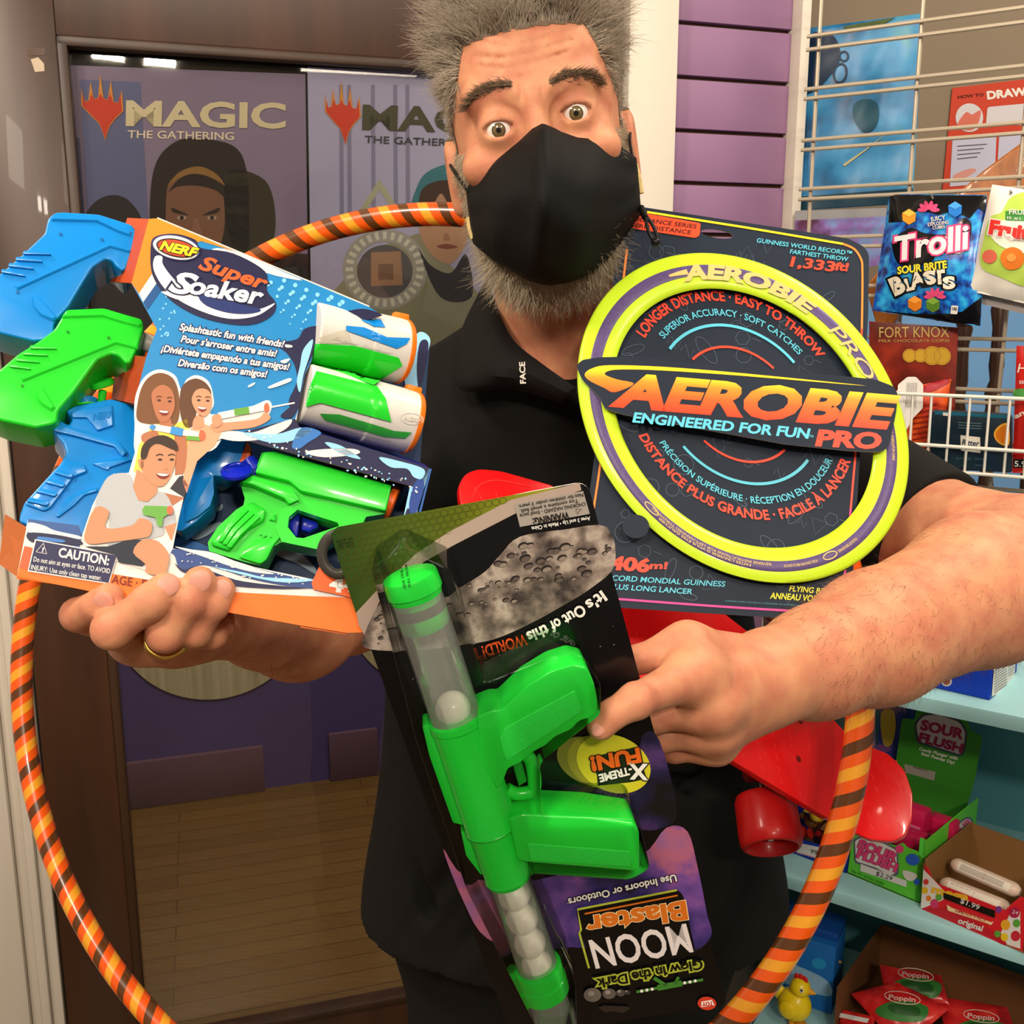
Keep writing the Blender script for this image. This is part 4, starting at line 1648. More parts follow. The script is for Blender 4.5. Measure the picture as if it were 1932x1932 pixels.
# splashes
mb = MB()
mb.wrap(BP, spl([(520, 648), (560, 640), (575, 620), (610, 612), (645, 606), (640, 597), (660, 586), (690, 583), (720, 594), (687, 605), (653, 614), (640, 624), (613, 624), (597, 642), (590, 668), (574, 707), (563, 770), (550, 772), (545, 755), (560, 720), (556, 690), (540, 665)], 4), NAVY, 3 * o, 60)
mb.wrap(BP, spl([(590, 640), (586, 665), (573, 705), (566, 740), (560, 720), (566, 690), (572, 660)], 4), LSKY, 4 * o, 60)
mb.flat(BP, [(400, 836), (470, 812), (530, 796), (557, 790), (566, 807), (752, 863), (811, 884), (798, 925), (771, 916), (465, 831), (430, 822)], NAVY, 2 * o)
for k, pts in enumerate((z3((520, 1350), (640, 1330), (760, 1340), (900, 1290), (1000, 1260), (960, 1320), (820, 1380), (640, 1390)), z3((700, 1340), (900, 1350), (1050, 1310), (1120, 1330), (1000, 1390), (860, 1400)), z3((1060, 1310), (1180, 1340), (1100, 1400), (1040, 1440), (1000, 1420)),
                        z3((1080, 1460), (1200, 1440), (1380, 1440), (1400, 1470), (1200, 1490)), z3((1200, 1400), (1300, 1420), (1420, 1500), (1300, 1470)), z3((1530, 1490), (1640, 1510), (1800, 1560), (1790, 1620), (1740, 1610), (1700, 1560), (1600, 1550)), z3((930, 1240), (1010, 1170), (1040, 1180), (1000, 1250)))):
    mb.wrap(BP, spl(pts, 4), (WHITE, LSKY, MID, WHITE, LSKY, LSKY, NAVY)[k], (3 + (k > 0)) * o, 60)
random.seed(5)
for _ in range(60):
    x = random.uniform(470, 790); y = 815 + (x - 470) * .31 + random.uniform(-4, 16)
    mb.flat(BP, ell(x, y, random.uniform(1, 3), random.uniform(1, 2.5), n=7), WHITE if random.random() < .6 else LSKY, 5 * o)
for pts in (z3((960, 805), (1000, 810), (1000, 822), (965, 822)), z3((930, 905), (990, 890), (960, 920)), z3((860, 1060), (980, 1010), (990, 1030), (880, 1070)), z3((735, 1055), (775, 1035), (770, 1050), (740, 1065))):
    mb.flat(BP, spl(pts, 4), WHITE, 5 * o)
mb.flat(BP, [(773, 920), (800, 894), (811, 884), (788, 961), (740, 1170), (690, 1126), (740, 1075)], LSKY, 2 * o)
mb.wrap(BP, spl([(782, 912), (796, 902), (800, 920), (788, 960), (776, 985), (772, 950)], 4), M('#173a86', .4), 3 * o, 60)
mb.wrap(BP, spl([(768, 960), (774, 975), (764, 1040), (752, 1060), (758, 1000)], 4), NAVY, 3 * o, 60)
# water at the bottom
mb.flat(BP, [(53, 979), (147, 991), (154, 1013), (150, 1034), (51, 1016)], M('#1b4a8a', .4), o)
for k, pts in enumerate((z4((215, 830), (330, 850), (420, 890), (600, 930), (600, 955), (420, 920), (220, 905)), z4((220, 905), (420, 920), (600, 960), (600, 1000), (300, 985), (215, 960)), z4((300, 935), (480, 960), (470, 980), (300, 960)))):
    mb.flat(BP, spl(pts, 4), (WHITE, NAVY, MID)[k], (2 + k) * o)
mb.wrap(BP, spl([(322, 1036), (392, 1043), (480, 1071), (590, 1095), (650, 1095), (640, 1112), (560, 1108), (480, 1094), (420, 1075), (380, 1066), (345, 1078), (335, 1066), (330, 1050)], 4), M('#23407e', .4), 2 * o, 60)
for k, pts in enumerate((z5((0, 860), (120, 880), (260, 900), (420, 960), (560, 1010), (700, 1050), (560, 1040), (400, 1000), (200, 930)), z5((0, 975), (60, 1020), (130, 1000), (200, 1010), (420, 1090), (600, 1120), (420, 1110), (230, 1050), (60, 1040)), z5((260, 1000), (480, 1040), (640, 1075), (940, 1085), (960, 1100), (700, 1105)), z5((340, 1085), (520, 1110), (800, 1140), (940, 1150), (700, 1155), (350, 1125)))):
    mb.wrap(BP, spl(pts, 4), (WHITE, NAVY, LSKY, NAVY)[k], (3 + k) * o, 60)
for _ in range(40):
    x = random.uniform(340, 600); y = 1045 + (x - 340) * .22 + random.uniform(-6, 18)
    mb.flat(BP, ell(x, y, random.uniform(1, 3), random.uniform(.8, 1.6), n=7), WHITE, 7 * o)
mb.build('printed_splash', fp)
mb = MB()
mb.flat(BP, [(32, 1088), (46, 1030), (60, 1033), (214, 1083), (330, 1102), (421, 1116), (588, 1125), (752, 1130), (735, 1192), (653, 1194), (567, 1180), (412, 1152), (228, 1130), (159, 1113)], ORANGE, 2 * o)
mb.flat(BP, [(36, 1070), (46, 1030), (68, 1037), (58, 1078)], M('#e2572f', .45), 3 * o)
mb.text(BP, 'AGE · EDAD', (210, 1100), (318, 1117), 17, M('#6d1a14', 0.5), 4 * o, .015)
mb.build('printed_band', fp)
# children printed on the box
mb = MB()
SK = [M('#a8694a', .5), M('#c48c6c', .5), M('#bd8462', .5)]
HR_ = M('#5a3a24', .5); HR2 = M('#6d4628', .5); HB = M('#33241b', .5)
mb.flat(BP, spl([(254, 800), (255, 750), (272, 712), (300, 697), (330, 708), (342, 735), (352, 716), (372, 708), (395, 722), (404, 760), (400, 782), (470, 768), (505, 755), (512, 772), (490, 800), (430, 815), (400, 850), (330, 860), (260, 862)], 5), WHITE, 2 * o)
mb.flat(BP, spl([(258, 790), (262, 748), (272, 722), (288, 707), (308, 704), (328, 716), (338, 748), (337, 790), (322, 808), (300, 800), (280, 800)], 5), HR2, 3 * o)
mb.flat(BP, spl([(340, 780), (340, 740), (350, 722), (370, 714), (390, 724), (398, 745), (375, 760), (366, 800), (350, 806)], 5), HR_, 3 * o)
mb.flat(BP, [(290, 800), (330, 800), (352, 790), (362, 830), (340, 880), (300, 870), (262, 850)], M('#e8cc4e', .45), 3 * o)
mb.flat(BP, [(360, 808), (385, 800), (420, 812), (405, 840), (372, 870), (352, 930), (345, 910), (352, 850)], M('#ec9a78', .45), 4 * o)
mb.flat(BP, [(300, 790), (322, 790), (326, 808), (304, 812)], SK[0], 4 * o)
mb.flat(BP, spl([(286, 752), (290, 735), (308, 726), (325, 738), (330, 765), (322, 787), (310, 797), (296, 788)], 5), SK[0], 5 * o)
mb.flat(BP, spl([(362, 758), (368, 738), (384, 733), (397, 742), (399, 765), (390, 784), (376, 784)], 5), SK[1], 5 * o)
mb.flat(BP, spl([(366, 790), (376, 782), (384, 790), (382, 806), (364, 806)], 4), SK[1], 5 * o)
for cx, cy, w_ in ((309, 778, 9), (381, 771, 8)):
    mb.flat(BP, spl([(cx - w_, cy - 4), (cx + w_, cy - 2), (cx + w_ * .6, cy + 5), (cx - w_ * .4, cy + 5)], 4), M('#7a2a22', .5), 6 * o)
    mb.flat(BP, spl([(cx - w_ * .9, cy - 3.6), (cx + w_ * .9, cy - 1.8), (cx + w_ * .6, cy + 1), (cx - w_ * .6, cy)], 4), WHITE, 7 * o)
for cx, cy in ((300, 755), (320, 757), (375, 755), (392, 756)):
    mb.flat(BP, ell(cx, cy, 3.6, 1.9, n=10), M('#3a241a', .5), 6 * o)
    mb.line(BP, [(cx - 5, cy - 6), (cx, cy - 8), (cx + 5, cy - 6)], 1.6, M('#4a2f1d', .5), 6 * o)
# their arms and the little blasters
mb.flat(BP, spl([(398, 800), (440, 796), (485, 790), (500, 778), (510, 790), (480, 806), (430, 812), (405, 815)], 4), SK[1], 5 * o)
mb.flat(BP, spl([(400, 786), (415, 782), (418, 800), (404, 806)], 4), SK[1], 7 * o)
mb.flat(BP, spl([(268, 820), (290, 812), (300, 820), (290, 834), (270, 834)], 4), SK[0], 5 * o)
mb.flat(BP, spl([(330, 812), (340, 808), (352, 830), (350, 880), (342, 895), (330, 880)], 4), SK[0], 5 * o)
mb.line(BP, [(412, 785), (500, 768)], 13, WHITE, 6 * o); mb.line(BP, [(442, 778), (470, 774)], 13, M('#5f9a3a', .4), 7 * o)
mb.flat(BP, ell(503, 769, 5, 9, n=14), M('#e2603e', .4), 7 * o)
mb.line(BP, [(290, 806), (385, 822)], 12, WHITE, 6 * o); mb.line(BP, [(322, 811), (345, 816)], 15, M('#2f86c8', .4), 7 * o); mb.line(BP, [(352, 826), (378, 828)], 8, M('#5f9a3a', .4), 7 * o)
mb.flat(BP, ell(381, 821, 6, 10, n=14), M('#e2603e', .4), 7 * o); mb.flat(BP, ell(288, 806, 6, 5, n=12), M('#2f86c8', .4), 7 * o)
mb.line(BP, [(512, 768), (556, 760)], 3, WHITE, 5 * o)
# the boy in front
mb.flat(BP, [(258, 842), (243, 892), (214, 894), (194, 914), (174, 954), (156, 1012), (160, 1040), (300, 1084), (326, 1035), (338, 975), (357, 894), (384, 843), (345, 845)], WHITE, 3 * o)
mb.flat(BP, [(262, 840), (290, 800), (340, 850), (330, 880), (252, 890)], M('#e8cc4e', .45), 4 * o)
mb.flat(BP, z4((1340, 100), (1420, 260), (1390, 460), (1330, 470), (1330, 300)), SK[0], 4 * o)
mb.flat(BP, z4((1390, 470), (1430, 550), (1400, 640), (1290, 570), (1360, 480)), M('#2b2b33', .5), 4 * o)
mb.flat(BP, z4((1240, 600), (1400, 640), (1310, 700)), SK[0], 4 * o)
mb.flat(BP, spl(z4((720, 710), (780, 540), (850, 465), (980, 460), (1020, 560), (1090, 670), (1160, 650), (1200, 590), (1280, 640), (1340, 830), (1250, 860), (1230, 930), (1010, 970), (820, 1010), (830, 800)), 3), M('#a9adb2', .5), 5 * o)
mb.flat(BP, z4((1010, 560), (1040, 420), (1200, 540), (1190, 610), (1120, 670), (1050, 660)), SK[2], 6 * o)
mb.flat(BP, spl(z4((1070, 340), (1110, 240), (1200, 210), (1320, 270), (1330, 370), (1290, 490), (1230, 555), (1150, 530), (1080, 440)), 4), SK[2], 7 * o)
mb.flat(BP, spl(z4((1050, 350), (1090, 360), (1085, 420), (1060, 410)), 4), SK[2], 7 * o)
mb.flat(BP, spl(z4((1070, 340), (1080, 250), (1140, 190), (1240, 165), (1330, 210), (1350, 280), (1300, 270), (1200, 230), (1140, 260), (1110, 340)), 4), HB, 8 * o)
mb.flat(BP, spl(z4((1190, 455), (1285, 460), (1260, 495), (1210, 490)), 4), M('#7a2a22', .5), 8 * o)
mb.flat(BP, spl(z4((1195, 455), (1280, 462), (1255, 475), (1215, 472)), 4), WHITE, 9 * o)
for ex in (1215, 1305):
    mb.flat(BP, z4(*ell(ex, 350, 17, 9, n=10)), HB, 8 * o)
    mb.line(BP, z4((ex - 30, 320), (ex, 308), (ex + 24, 318)), 2.2, HB, 8 * o)
mb.flat(BP, z4((1255, 360), (1275, 420), (1245, 425)), M('#c08460', .5), 8 * o)
mb.flat(BP, spl(z4((720, 715), (830, 745), (800, 870), (1000, 850), (1060, 795), (1150, 830), (1140, 925), (1060, 950), (820, 980), (680, 990), (640, 930)), 3), SK[2], 9 * o)
mb.flat(BP, z4((640, 1010), (820, 1010), (1000, 950), (1090, 965), (1010, 1060), (1100, 1140), (1080, 1160), (900, 1130), (880, 1075)), M('#1e2433', .5), 8 * o)
mb.flat(BP, spl(z4((1010, 1055), (1080, 960), (1200, 970), (1280, 1070), (1270, 1170), (1240, 1230), (1110, 1210), (1105, 1145)), 3), SK[2], 10 * o)
mb.flat(BP, z4((1250, 860), (1340, 830), (1300, 970)), SK[2], 6 * o)
mb.flat(BP, z4((1080, 730), (1100, 700), (1270, 705), (1290, 760), (1240, 790), (1230, 860), (1200, 860), (1180, 790), (1090, 770)), M('#5a9a38', .4), 11 * o)
mb.flat(BP, z4(*ell(1290, 735, 24, 34, n=14)), M('#e2603e', .4), 12 * o)
mb.build('printed_children', fp)
# caution label
mb = MB()
mb.flat(BP, [(66, 1017), (222, 1046), (206, 1102), (52, 1078)], WHITE, 5 * o)
mb.flat(BP, [(68, 1019.5), (220, 1048), (204.5, 1099.5), (54.5, 1075.5)], M('#20204a', .45), 6 * o)
mb.text(BP, 'CAUTION:', (110, 1050), (204, 1066), 18, WHITE, 7 * o, .03)
mb.text(BP, 'Do not aim at eyes or face. TO AVOID', (63, 1059), (207, 1082), 9.5, WHITE, 7 * o, .008)
mb.text(BP, 'INJURY: Use only clean tap water.', (58, 1074), (191, 1095), 9.5, WHITE, 7 * o, .008)
mb.line(BP, [(82, 1025), (88, 1045), (68, 1041)], 1.6, WHITE, 7 * o, closed=True)
mb.text(BP, '!', (79, 1041), (81, 1041.5), 9, WHITE, 7 * o, .03)
mb.build('caution_label', fp)
mb = MB()
mb.slab(BP, [(602, 1070), (588, 1099), (591, 1112), (700, 1135), (690, 1080)], .0006, M('#e85d25', .45), 9 * o)
mb.text(BP, '4+', (622, 1113), (672, 1122), 27, WHITE, 10 * o, .05)
mb.build('age_label', fp)

# ---------------- the guns themselves
BLUE = M('#0d84d6', 0.28, coat=0.25, name='blue_plastic')
GREEN = M('#23cf2c', 0.28, coat=0.25, name='green_plastic')
WPL = M('#d6d3cd', 0.33, name='white_plastic')
OPL = M('#f07a1a', 0.35)
DBL = M('#0a1fae', 0.3, coat=0.2)


def handle(t, pts, plane, mat, ribs, groove, inset, screws):
    mb = MB()
    mb.slab(plane, pts, .030, mat, 0, .0055, 3)
    hd = mb.build('handle', t)
    sf = Cast(mb, plane)
    mb = MB()
    for a in ribs: mb.slab(plane, rnd(a, 4), .004, mat, .0016, .0012, 2)
    mb.build('grip_rib', hd)
    mb = MB()
    for g in groove: mb.slab(plane, g, .004, mat, .0012, .0008, 1)
    mb.slab(plane, inset, .004, mat, .0014, .001, 1)
    dk = M('#0b5c9c' if mat is BLUE else '#138a1c', .4)
    for x, y in screws: mb.flat(plane, ell(x, y, 3.2, 3, n=12), dk, .0004)
    mb.build('handle_relief', hd)


def barrel(t, a, b_, r, green_top, decor):
    pass


H1 = plane3((60, 420, .560), (250, 450, .575), (40, 620, .545))
g1 = thing('water_blaster', 'blue handled water blaster with white, green and blue barrel, upper one in the box', 'toy water gun', H1(120, 520))
handle(g1, rnd(z2((410, 85), (470, 78), (750, 95), (1000, 175), (1030, 215), (1025, 320), (955, 510), (925, 528), (880, 490), (850, 450), (800, 435), (700, 500), (520, 800), (410, 915), (404, 1015), (370, 1045), (250, 1060), (0, 1000), (-120, 960), (-120, 640), (0, 548), (150, 420), (340, 240), (362, 130)), 6, 3), H1, BLUE,
       [z2((180 - 55 * k, 372 + 46 * k), (375 - 65 * k, 385 + 55 * k), (390 - 65 * k, 402 + 55 * k), (170 - 55 * k, 398 + 46 * k)) for k in range(4)],
       [z2((110, 640), (830, 312), (990, 360), (985, 385), (835, 345), (130, 668)), z2((395, 110), (740, 120), (900, 190), (1000, 225), (990, 260), (890, 225), (735, 150), (390, 140))],
       z2((240, 715), (300, 720), (440, 880), (400, 905), (300, 860), (245, 790)), z2((775, 290), (460, 248), (135, 690)))
mb = MB()
mb.tube([P(250, 462, .585), P(300, 470, .588)], .0095, M('#d8d2dc', .25), 20)
mb.build('pump_rod', g1)
H2 = plane3((60, 620, .545), (260, 640, .560), (40, 790, .530))
g2 = thing('water_blaster', 'bright green handled pump water blaster with white muzzle, lower one in the box', 'toy water gun', H2(130, 700))
handle(g2, rnd(z2((500, 818), (790, 805), (940, 850), (1080, 890), (1092, 960), (1050, 1100), (990, 1222), (955, 1230), (900, 1170), (840, 1155), (740, 1200), (560, 1450), (440, 1590), (432, 1670), (400, 1690), (270, 1718), (0, 1662), (-150, 1600), (-150, 1400), (0, 1272), (130, 1160), (290, 1060), (410, 970)), 6, 3), H2, GREEN,
       [z2((230 - 52 * k, 1090 + 46 * k), (420 - 65 * k, 1100 + 52 * k), (430 - 65 * k, 1118 + 52 * k), (222 - 52 * k, 1116 + 46 * k)) for k in range(4)],
       [z2((150, 1340), (880, 1045), (1050, 1095), (1045, 1120), (880, 1078), (170, 1365)), z2((480, 850), (780, 835), (930, 885), (1070, 925), (1065, 950), (920, 915), (775, 870), (470, 880))],
       z2((270, 1430), (330, 1410), (420, 1560), (390, 1590), (310, 1540), (275, 1490)), z2((825, 1035), (515, 990), (170, 1400)))
mb = MB()
mb.tube([P(258, 640, .577), P(300, 655, .58)], .0052, WPL, 18)
mb.build('pump_rod', g2)

# barrels
for t, a, b_, rr in ((g1, (588, 628, .566), (762, 664, .592), .0178), (g2, (572, 742, .556), (780, 799, .582), .0172)):
    A_, B_ = P(*a), P(*b_)
    ax = (B_ - A_).normalized(); L = (B_ - A_).length
    mb = MB()
    mb.lathe(A_, ax, [(0, rr * .92), (.001, rr * .96), (L * .55, rr * .98), (L * .57, rr * 1.03), (L - .006, rr * 1.05), (L - .002, rr * 1.02), (L - .0015, rr * .95)], WPL, 48)
    br = mb.build('barrel', t, 30)
    sf = Cast(mb, lambda x, y, off=0: P(x, y, .56 - off))
    mr = MB()
    mr.lathe(A_ + ax * (L - .0028), ax, [(0, rr * .98), (.0004, rr * 1.07), (.002, rr * 1.05), (.0034, rr * .98), (.004, rr * .55), (.001, rr * .5)], OPL, 48)
    tp = (UP - ax * UP.dot(ax)).normalized()
    mr.box(A_ + ax * (L - .004) + tp * (rr * 1.05) - FW * .004, (ax * .0045, tp * .0022, ax.cross(tp) * .003), OPL, .0008)
    mr.build('muzzle_ring', t)
    dz = MB()
    if t is g1:
        dz.wrap(sf, z3((1150, 770), (1290, 722), (1340, 720), (1370, 800), (1150, 800)), M('#c9c3b2', .45), .0004)
        dz.wrap(sf, z3((1140, 800), (1380, 812), (1650, 885), (1672, 935), (1560, 1008), (1500, 1050), (1110, 935), (1115, 890)), GREEN, .0010)
        dz.build('green_grip', br)
        dz = MB()
        dz.wrap(sf, z3((1330, 690), (1440, 700), (1580, 760), (1720, 765), (1700, 800), (1640, 830), (1330, 720)), BLUE, .0008)
        dz.wrap(sf, z3((1420, 655), (1540, 650), (1570, 700), (1500, 695)), BLUE, .0008)
        dz.build('blue_inset', br)
        dz = MB()
        dz.text(sf, 'Super Soaker', z3((1245, 770))[0], z3((1600, 862))[0], 6, M('#cfcbc2', .4), .0009, .01, .3)
        dz.build('barrel_lettering', br)
    else:
        dz.wrap(sf, z3((1150, 965), (1520, 1058), (1570, 1130), (1605, 1275), (1180, 1160), (1150, 1165), (1085, 1185), (1100, 1080)), GREEN, .0012)
        dz.build('green_sleeve', br)
        dz = MB()
        dz.wrap(sf, z3((1170, 1225), (1290, 1230), (1560, 1310), (1620, 1330), (1730, 1340), (1690, 1375), (1560, 1365), (1200, 1265)), M('#2f9a3a', .35), .0008)
        dz.build('green_inset', br)
        dz = MB()
        dz.text(sf, 'NERF', z3((1680, 1262))[0], z3((1780, 1278))[0], 8, M('#d3cfc6', .4), .0009, .03, .2)
        dz.line(sf, z3(*ell(1730, 1255, 70, 34, 8, n=24)), 1.2, M('#d3cfc6', .4), .0009, True)
        dz.text(sf, 'Super Soaker', z3((1250, 1308))[0], z3((1600, 1395))[0], 5, M('#d3cfc6', .4), .0009, .01, .3)
        dz.build('barrel_lettering', br)

# blue pistol at the left, with its muzzle in the window
PB = plane3((60, 980, .525), (280, 980, .545), (160, 770, .552))
g3 = thing('water_pistol', 'blue water pistol with green flip cap, standing in the left side of the box', 'toy water gun', PB(150, 1000))
mb = MB()
mb.slab(PB, rnd([(99, 797), (108, 790), (130, 802), (137, 790), (124, 775), (140, 766), (210, 752), (250, 764), (320, 790), (325, 900), (230, 1000), (150, 1012), (100, 1000), (55, 992), (36, 984), (38, 970), (46, 948), (85, 905), (112, 876), (125, 856), (120, 838), (98, 812)], 5, 3), .030, BLUE, 0, .005, 3)
pb3 = mb.build('pistol_body', g3)
mb = MB()
mb.slab(PB, rnd(z4((400, 75), (560, 110), (890, 200), (965, 290), (930, 330), (870, 250), (560, 165), (410, 130)), 3), .005, BLUE, .0028, .0014, 2)
mb.slab(PB, rnd(z4((490, 350), (640, 380), (660, 440), (560, 480), (440, 640), (380, 720), (330, 740), (190, 690), (230, 640), (340, 520), (430, 440)), 4), .005, BLUE, .0020, .0014, 2)
for k in range(4):
    mb.slab(PB, rnd(z4((440 - 70 * k, 420 + 72 * k), (560 - 60 * k, 460 + 70 * k), (540 - 60 * k, 490 + 70 * k), (410 - 70 * k, 450 + 72 * k)), 3), .003, BLUE, .0042, .0010, 2)
mb.slab(PB, rnd(z4((500, 640), (640, 580), (740, 560), (740, 590), (640, 620), (560, 700), (440, 790), (420, 770)), 3), .004, BLUE, .0018, .001, 2)
mb.slab(PB, rnd(z4((700, 380), (940, 320), (1000, 350), (830, 410), (820, 430)), 3), .004, BLUE, .0018, .001, 2)
mb.slab(PB, rnd(z2((540, 1590), (640, 1570), (850, 1540), (860, 1700), (740, 1740), (660, 1640), (550, 1640)), 3), .004, BLUE, .0018, .0012, 2)
mb.text(PB, 'NERF', z2((710, 1660))[0], z2((850, 1640))[0], 13, M('#0b78c6', .3), .0021, .04, .2)
mb.build('pistol_relief', pb3)
mb = MB()
nb = PB(163, 772, -.014); ua = (PB(160, 752, -.014) - PB(163, 775, -.014)).normalized()
mb.lathe(nb, ua, [(0, .0062), (.001, .0066), (.0052, .0064), (.0056, .0050), (.0030, .0048)], BLUE, 28)
mb.build('filler_neck', g3)
mb = MB()
mb.lathe(nb - ua * .0008, ua, [(0, .0072), (.0004, .0088), (.0014, .0088), (.0018, .0070)], GREEN, 28)
mb.tube([nb + RT * .008, PB(192, 752, -.012), PB(194, 738, -.012)], .0022, GREEN, 10)
c = PB(193, 724, -.012)
mb.lathe(c - ua * .002, (ua * .85 - FW * .5), [(0, .0060), (.0005, .0068), (.0032, .0068), (.0036, .0058), (.0022, .0056), (.0022, .0030), (.0034, .0029), (.0034, .0015)], GREEN, 32)
mb.build('flip_cap', g3)
PI = lambda x, y, off=0.0: BP(x, y, -.022 + off)
class _S:
    def __init__(s, d): s.d = d; s.n = BP.n
    def __call__(s, x, y, off=0.0): return BP(x, y, s.d + off)
S1, S2, S3 = _S(-.020), _S(-.012), _S(-.008)
mb = MB()
mb.slab(S1, rnd([(330, 1000), (345, 950), (370, 875), (384, 838), (430, 815), (463, 828), (456, 868), (425, 900), (402, 897), (404, 930), (396, 960), (370, 985), (341, 1003)], 3), .022, BLUE, 0, .003, 2)
mb.slab(S1, rnd([(352, 930), (372, 905), (402, 897), (404, 930), (396, 955), (372, 975), (350, 985)], 3), .003, BLUE, .003, .0015, 2)
mb.build('pistol_front', g3)
mb = MB()
mb.slab(S1, rnd([(466, 832), (474, 846), (470, 872), (456, 880), (450, 874), (460, 850)], 3), .016, M('#d9561c', .35), .001, .002, 2)
mb.build('muzzle', g3)

g4 = thing('water_pistol', 'small bright green water pistol with dark blue cap, lying in the window of the box', 'toy water gun', S2(560, 1000))
SIL = z5((455, 410), (530, 370), (560, 330), (610, 200), (700, 190), (1520, 430), (1470, 630), (1340, 650), (1325, 690), (1180, 760), (1000, 880), (940, 870), (740, 830), (690, 860), (640, 960), (600, 990), (500, 970), (240, 890), (230, 830), (300, 720), (430, 600), (480, 570), (490, 520))
TG = z5((800, 650), (860, 600), (1010, 650), (1140, 690), (1150, 715), (900, 800), (850, 795), (790, 720))
mb = MB()
mb.slab(S2, [SIL, TG], .020, GREEN)
mb.slab(S2, rnd(z5((620, 195), (700, 190), (1520, 430), (1480, 610), (880, 470), (800, 400), (560, 340)), 4), .012, GREEN, .0055, .004, 3)
mb.slab(S2, rnd(z5((465, 405), (540, 360), (820, 450), (870, 530), (800, 560), (770, 520), (540, 420)), 3), .008, GREEN, .0075, .0012, 2)
mb.slab(S2, rnd(z5((450, 590), (540, 540), (640, 600), (620, 680), (480, 760), (380, 890), (260, 850), (250, 820), (320, 740)), 5), .008, GREEN, .0035, .0025, 2)
for k in range(3):
    mb.slab(S2, rnd(z5((480 + 40 * k, 585 + 25 * k), (520 + 40 * k, 600 + 25 * k), (400 + 30 * k, 720 + 30 * k), (330 + 30 * k, 830 + 20 * k), (300 + 30 * k, 820 + 18 * k), (370 + 30 * k, 700 + 30 * k)), 3), .004, GREEN, .0058, .0010, 2)
mb.slab(S2, rnd(z5((650, 800), (740, 790), (690, 850), (640, 950), (600, 980), (450, 935), (470, 900), (560, 810)), 4), .008, GREEN, .0030, .0020, 2)
gr = z5((740, 600), (860, 550), (1330, 655), (1320, 690), (1180, 755), (1000, 878), (750, 825), (705, 730))
mb.slab(S2, [gr, TG], .008, GREEN, .0040)
for k in range(8):
    x, y = 600 + (k % 3) * 36 + (k // 3) * 22, 770 + (k % 3) * 8 + (k // 3) * 16
    mb.slab(S2, z5(*ell(x, y, 8, 7, n=8)), .003, GREEN, .0022, 0)
mb.slab(S2, z5((660, 670), (705, 630), (705, 680)), .003, GREEN, .0022, .0005, 1)
mb.build('pistol_body', g4)
mb = MB()
mb.slab(S3, z5((890, 640), (1000, 680), (1010, 720), (940, 760), (880, 740)), .012, DBL, -.012, .002, 2)
mb.slab(S3, z5((830, 610), (880, 630), (860, 790), (830, 780), (795, 715)), .012, DBL, -.010, .002, 2)
mb.build('trigger', g4)
mb = MB()
c = S2(447, 893, .006)
mb.lathe(c, (-FW * .55 + UP * .83), [(0, .0068), (.0005, .0082), (.0022, .0082), (.0026, .0062), (.0022, .0058), (.0030, .0030), (.0032, .0001)], DBL, 32)
mb.tube([S2(468, 868, -.004), S2(480, 885, -.004), S2(478, 900, -.004)], .0045, DBL, 14)
mb.build('filler_cap', g4)
mb = MB()
a = S2(732, 946, -.008)
mb.lathe(a, (BP(760, 957) - BP(732, 946)), [(0, .0095), (.0035, .0095), (.0042, .0085), (.0044, .004)], M('#e2601c', .35), 28)
mb.build('muzzle', g4)
# dark ring peeping out beside the blister card
mb = MB()
c = P(640, 1045, .522)
mb.tube([c + RT * (.0089 * math.cos(k / 36 * 6.2832)) + UP * (.0104 * math.sin(k / 36 * 6.2832)) for k in range(36)], .0027, M('#3b3833', .35), 10, closed=True, ry=.5)
tag(mb.build('plastic_ring'), 'dark grey plastic ring peeking out left of the blister card corner', 'ring')
# ================================================================ ball blaster on its blister card
M3 = plane3((625, 1010, .500), (1115, 920, .505), (1367, 1893, .600))
y3 = zz(600, 880, 3.0188); y4 = zz(780, 1330, 3.0188)
bc = thing('blister_card', 'black space-themed blister card with upside-down lettering, held at the centre front', 'toy package', M3(990, 1500))
mb = MB()
mb.slab(M3, rnd([(622, 1009), (860, 958), (1000, 928), (1108, 908), (1372, 1896), (1180, 1925), (965, 1958)], [14, 0, 0, 26, 16, 0, 14], 5), .0010, M('#0b0a0c', .22, coat=.3, name='card_print'), 0, side=M('#d8d4cc', .7))
cd_ = mb.build('card', bc)
o = .0002
mb = MB()
def mottle(name, cols, scale, rough=.4):
    m = bpy.data.materials.new(name)
    m.use_nodes = True
    nt = m.node_tree
    b = nt.nodes['Principled BSDF']
    tc = nt.nodes.new('ShaderNodeTexCoord')
    nz = nt.nodes.new('ShaderNodeTexNoise'); nz.inputs['Scale'].default_value = scale; nz.inputs['Detail'].default_value = 6
    nt.links.new(tc.outputs['Object'], nz.inputs['Vector'])
    rp = nt.nodes.new('ShaderNodeValToRGB')
    while len(rp.color_ramp.elements) < len(cols): rp.color_ramp.elements.new(.5)
    for e, (p, c) in zip(rp.color_ramp.elements, cols): e.position = p; e.color = lin(c) + (1,)
    nt.links.new(nz.outputs[0], rp.inputs[0]); nt.links.new(rp.outputs[0], b.inputs['Base Color'])
    b.inputs['Roughness'].default_value = rough
    return m
NEB = mottle('nebula_print', [(.34, '#100d1c'), (.44, '#33286a'), (.53, '#6a4490'), (.60, '#a85c78'), (.68, '#8a5a8a')], 22)
NEB2 = mottle('nebula_print_dim', [(.42, '#0b0a0e'), (.55, '#1c1840'), (.68, '#4a2f66')], 30)
mb.wrap(M3, spl(y4((170, 820), (300, 980), (640, 1000), (900, 950), (1290, 860), (1440, 700), (1560, 720), (1620, 930), (1670, 1180), (1690, 1330), (1500, 1420), (900, 1380), (700, 1420), (420, 1330), (290, 1130)), 4), NEB, o, 80)
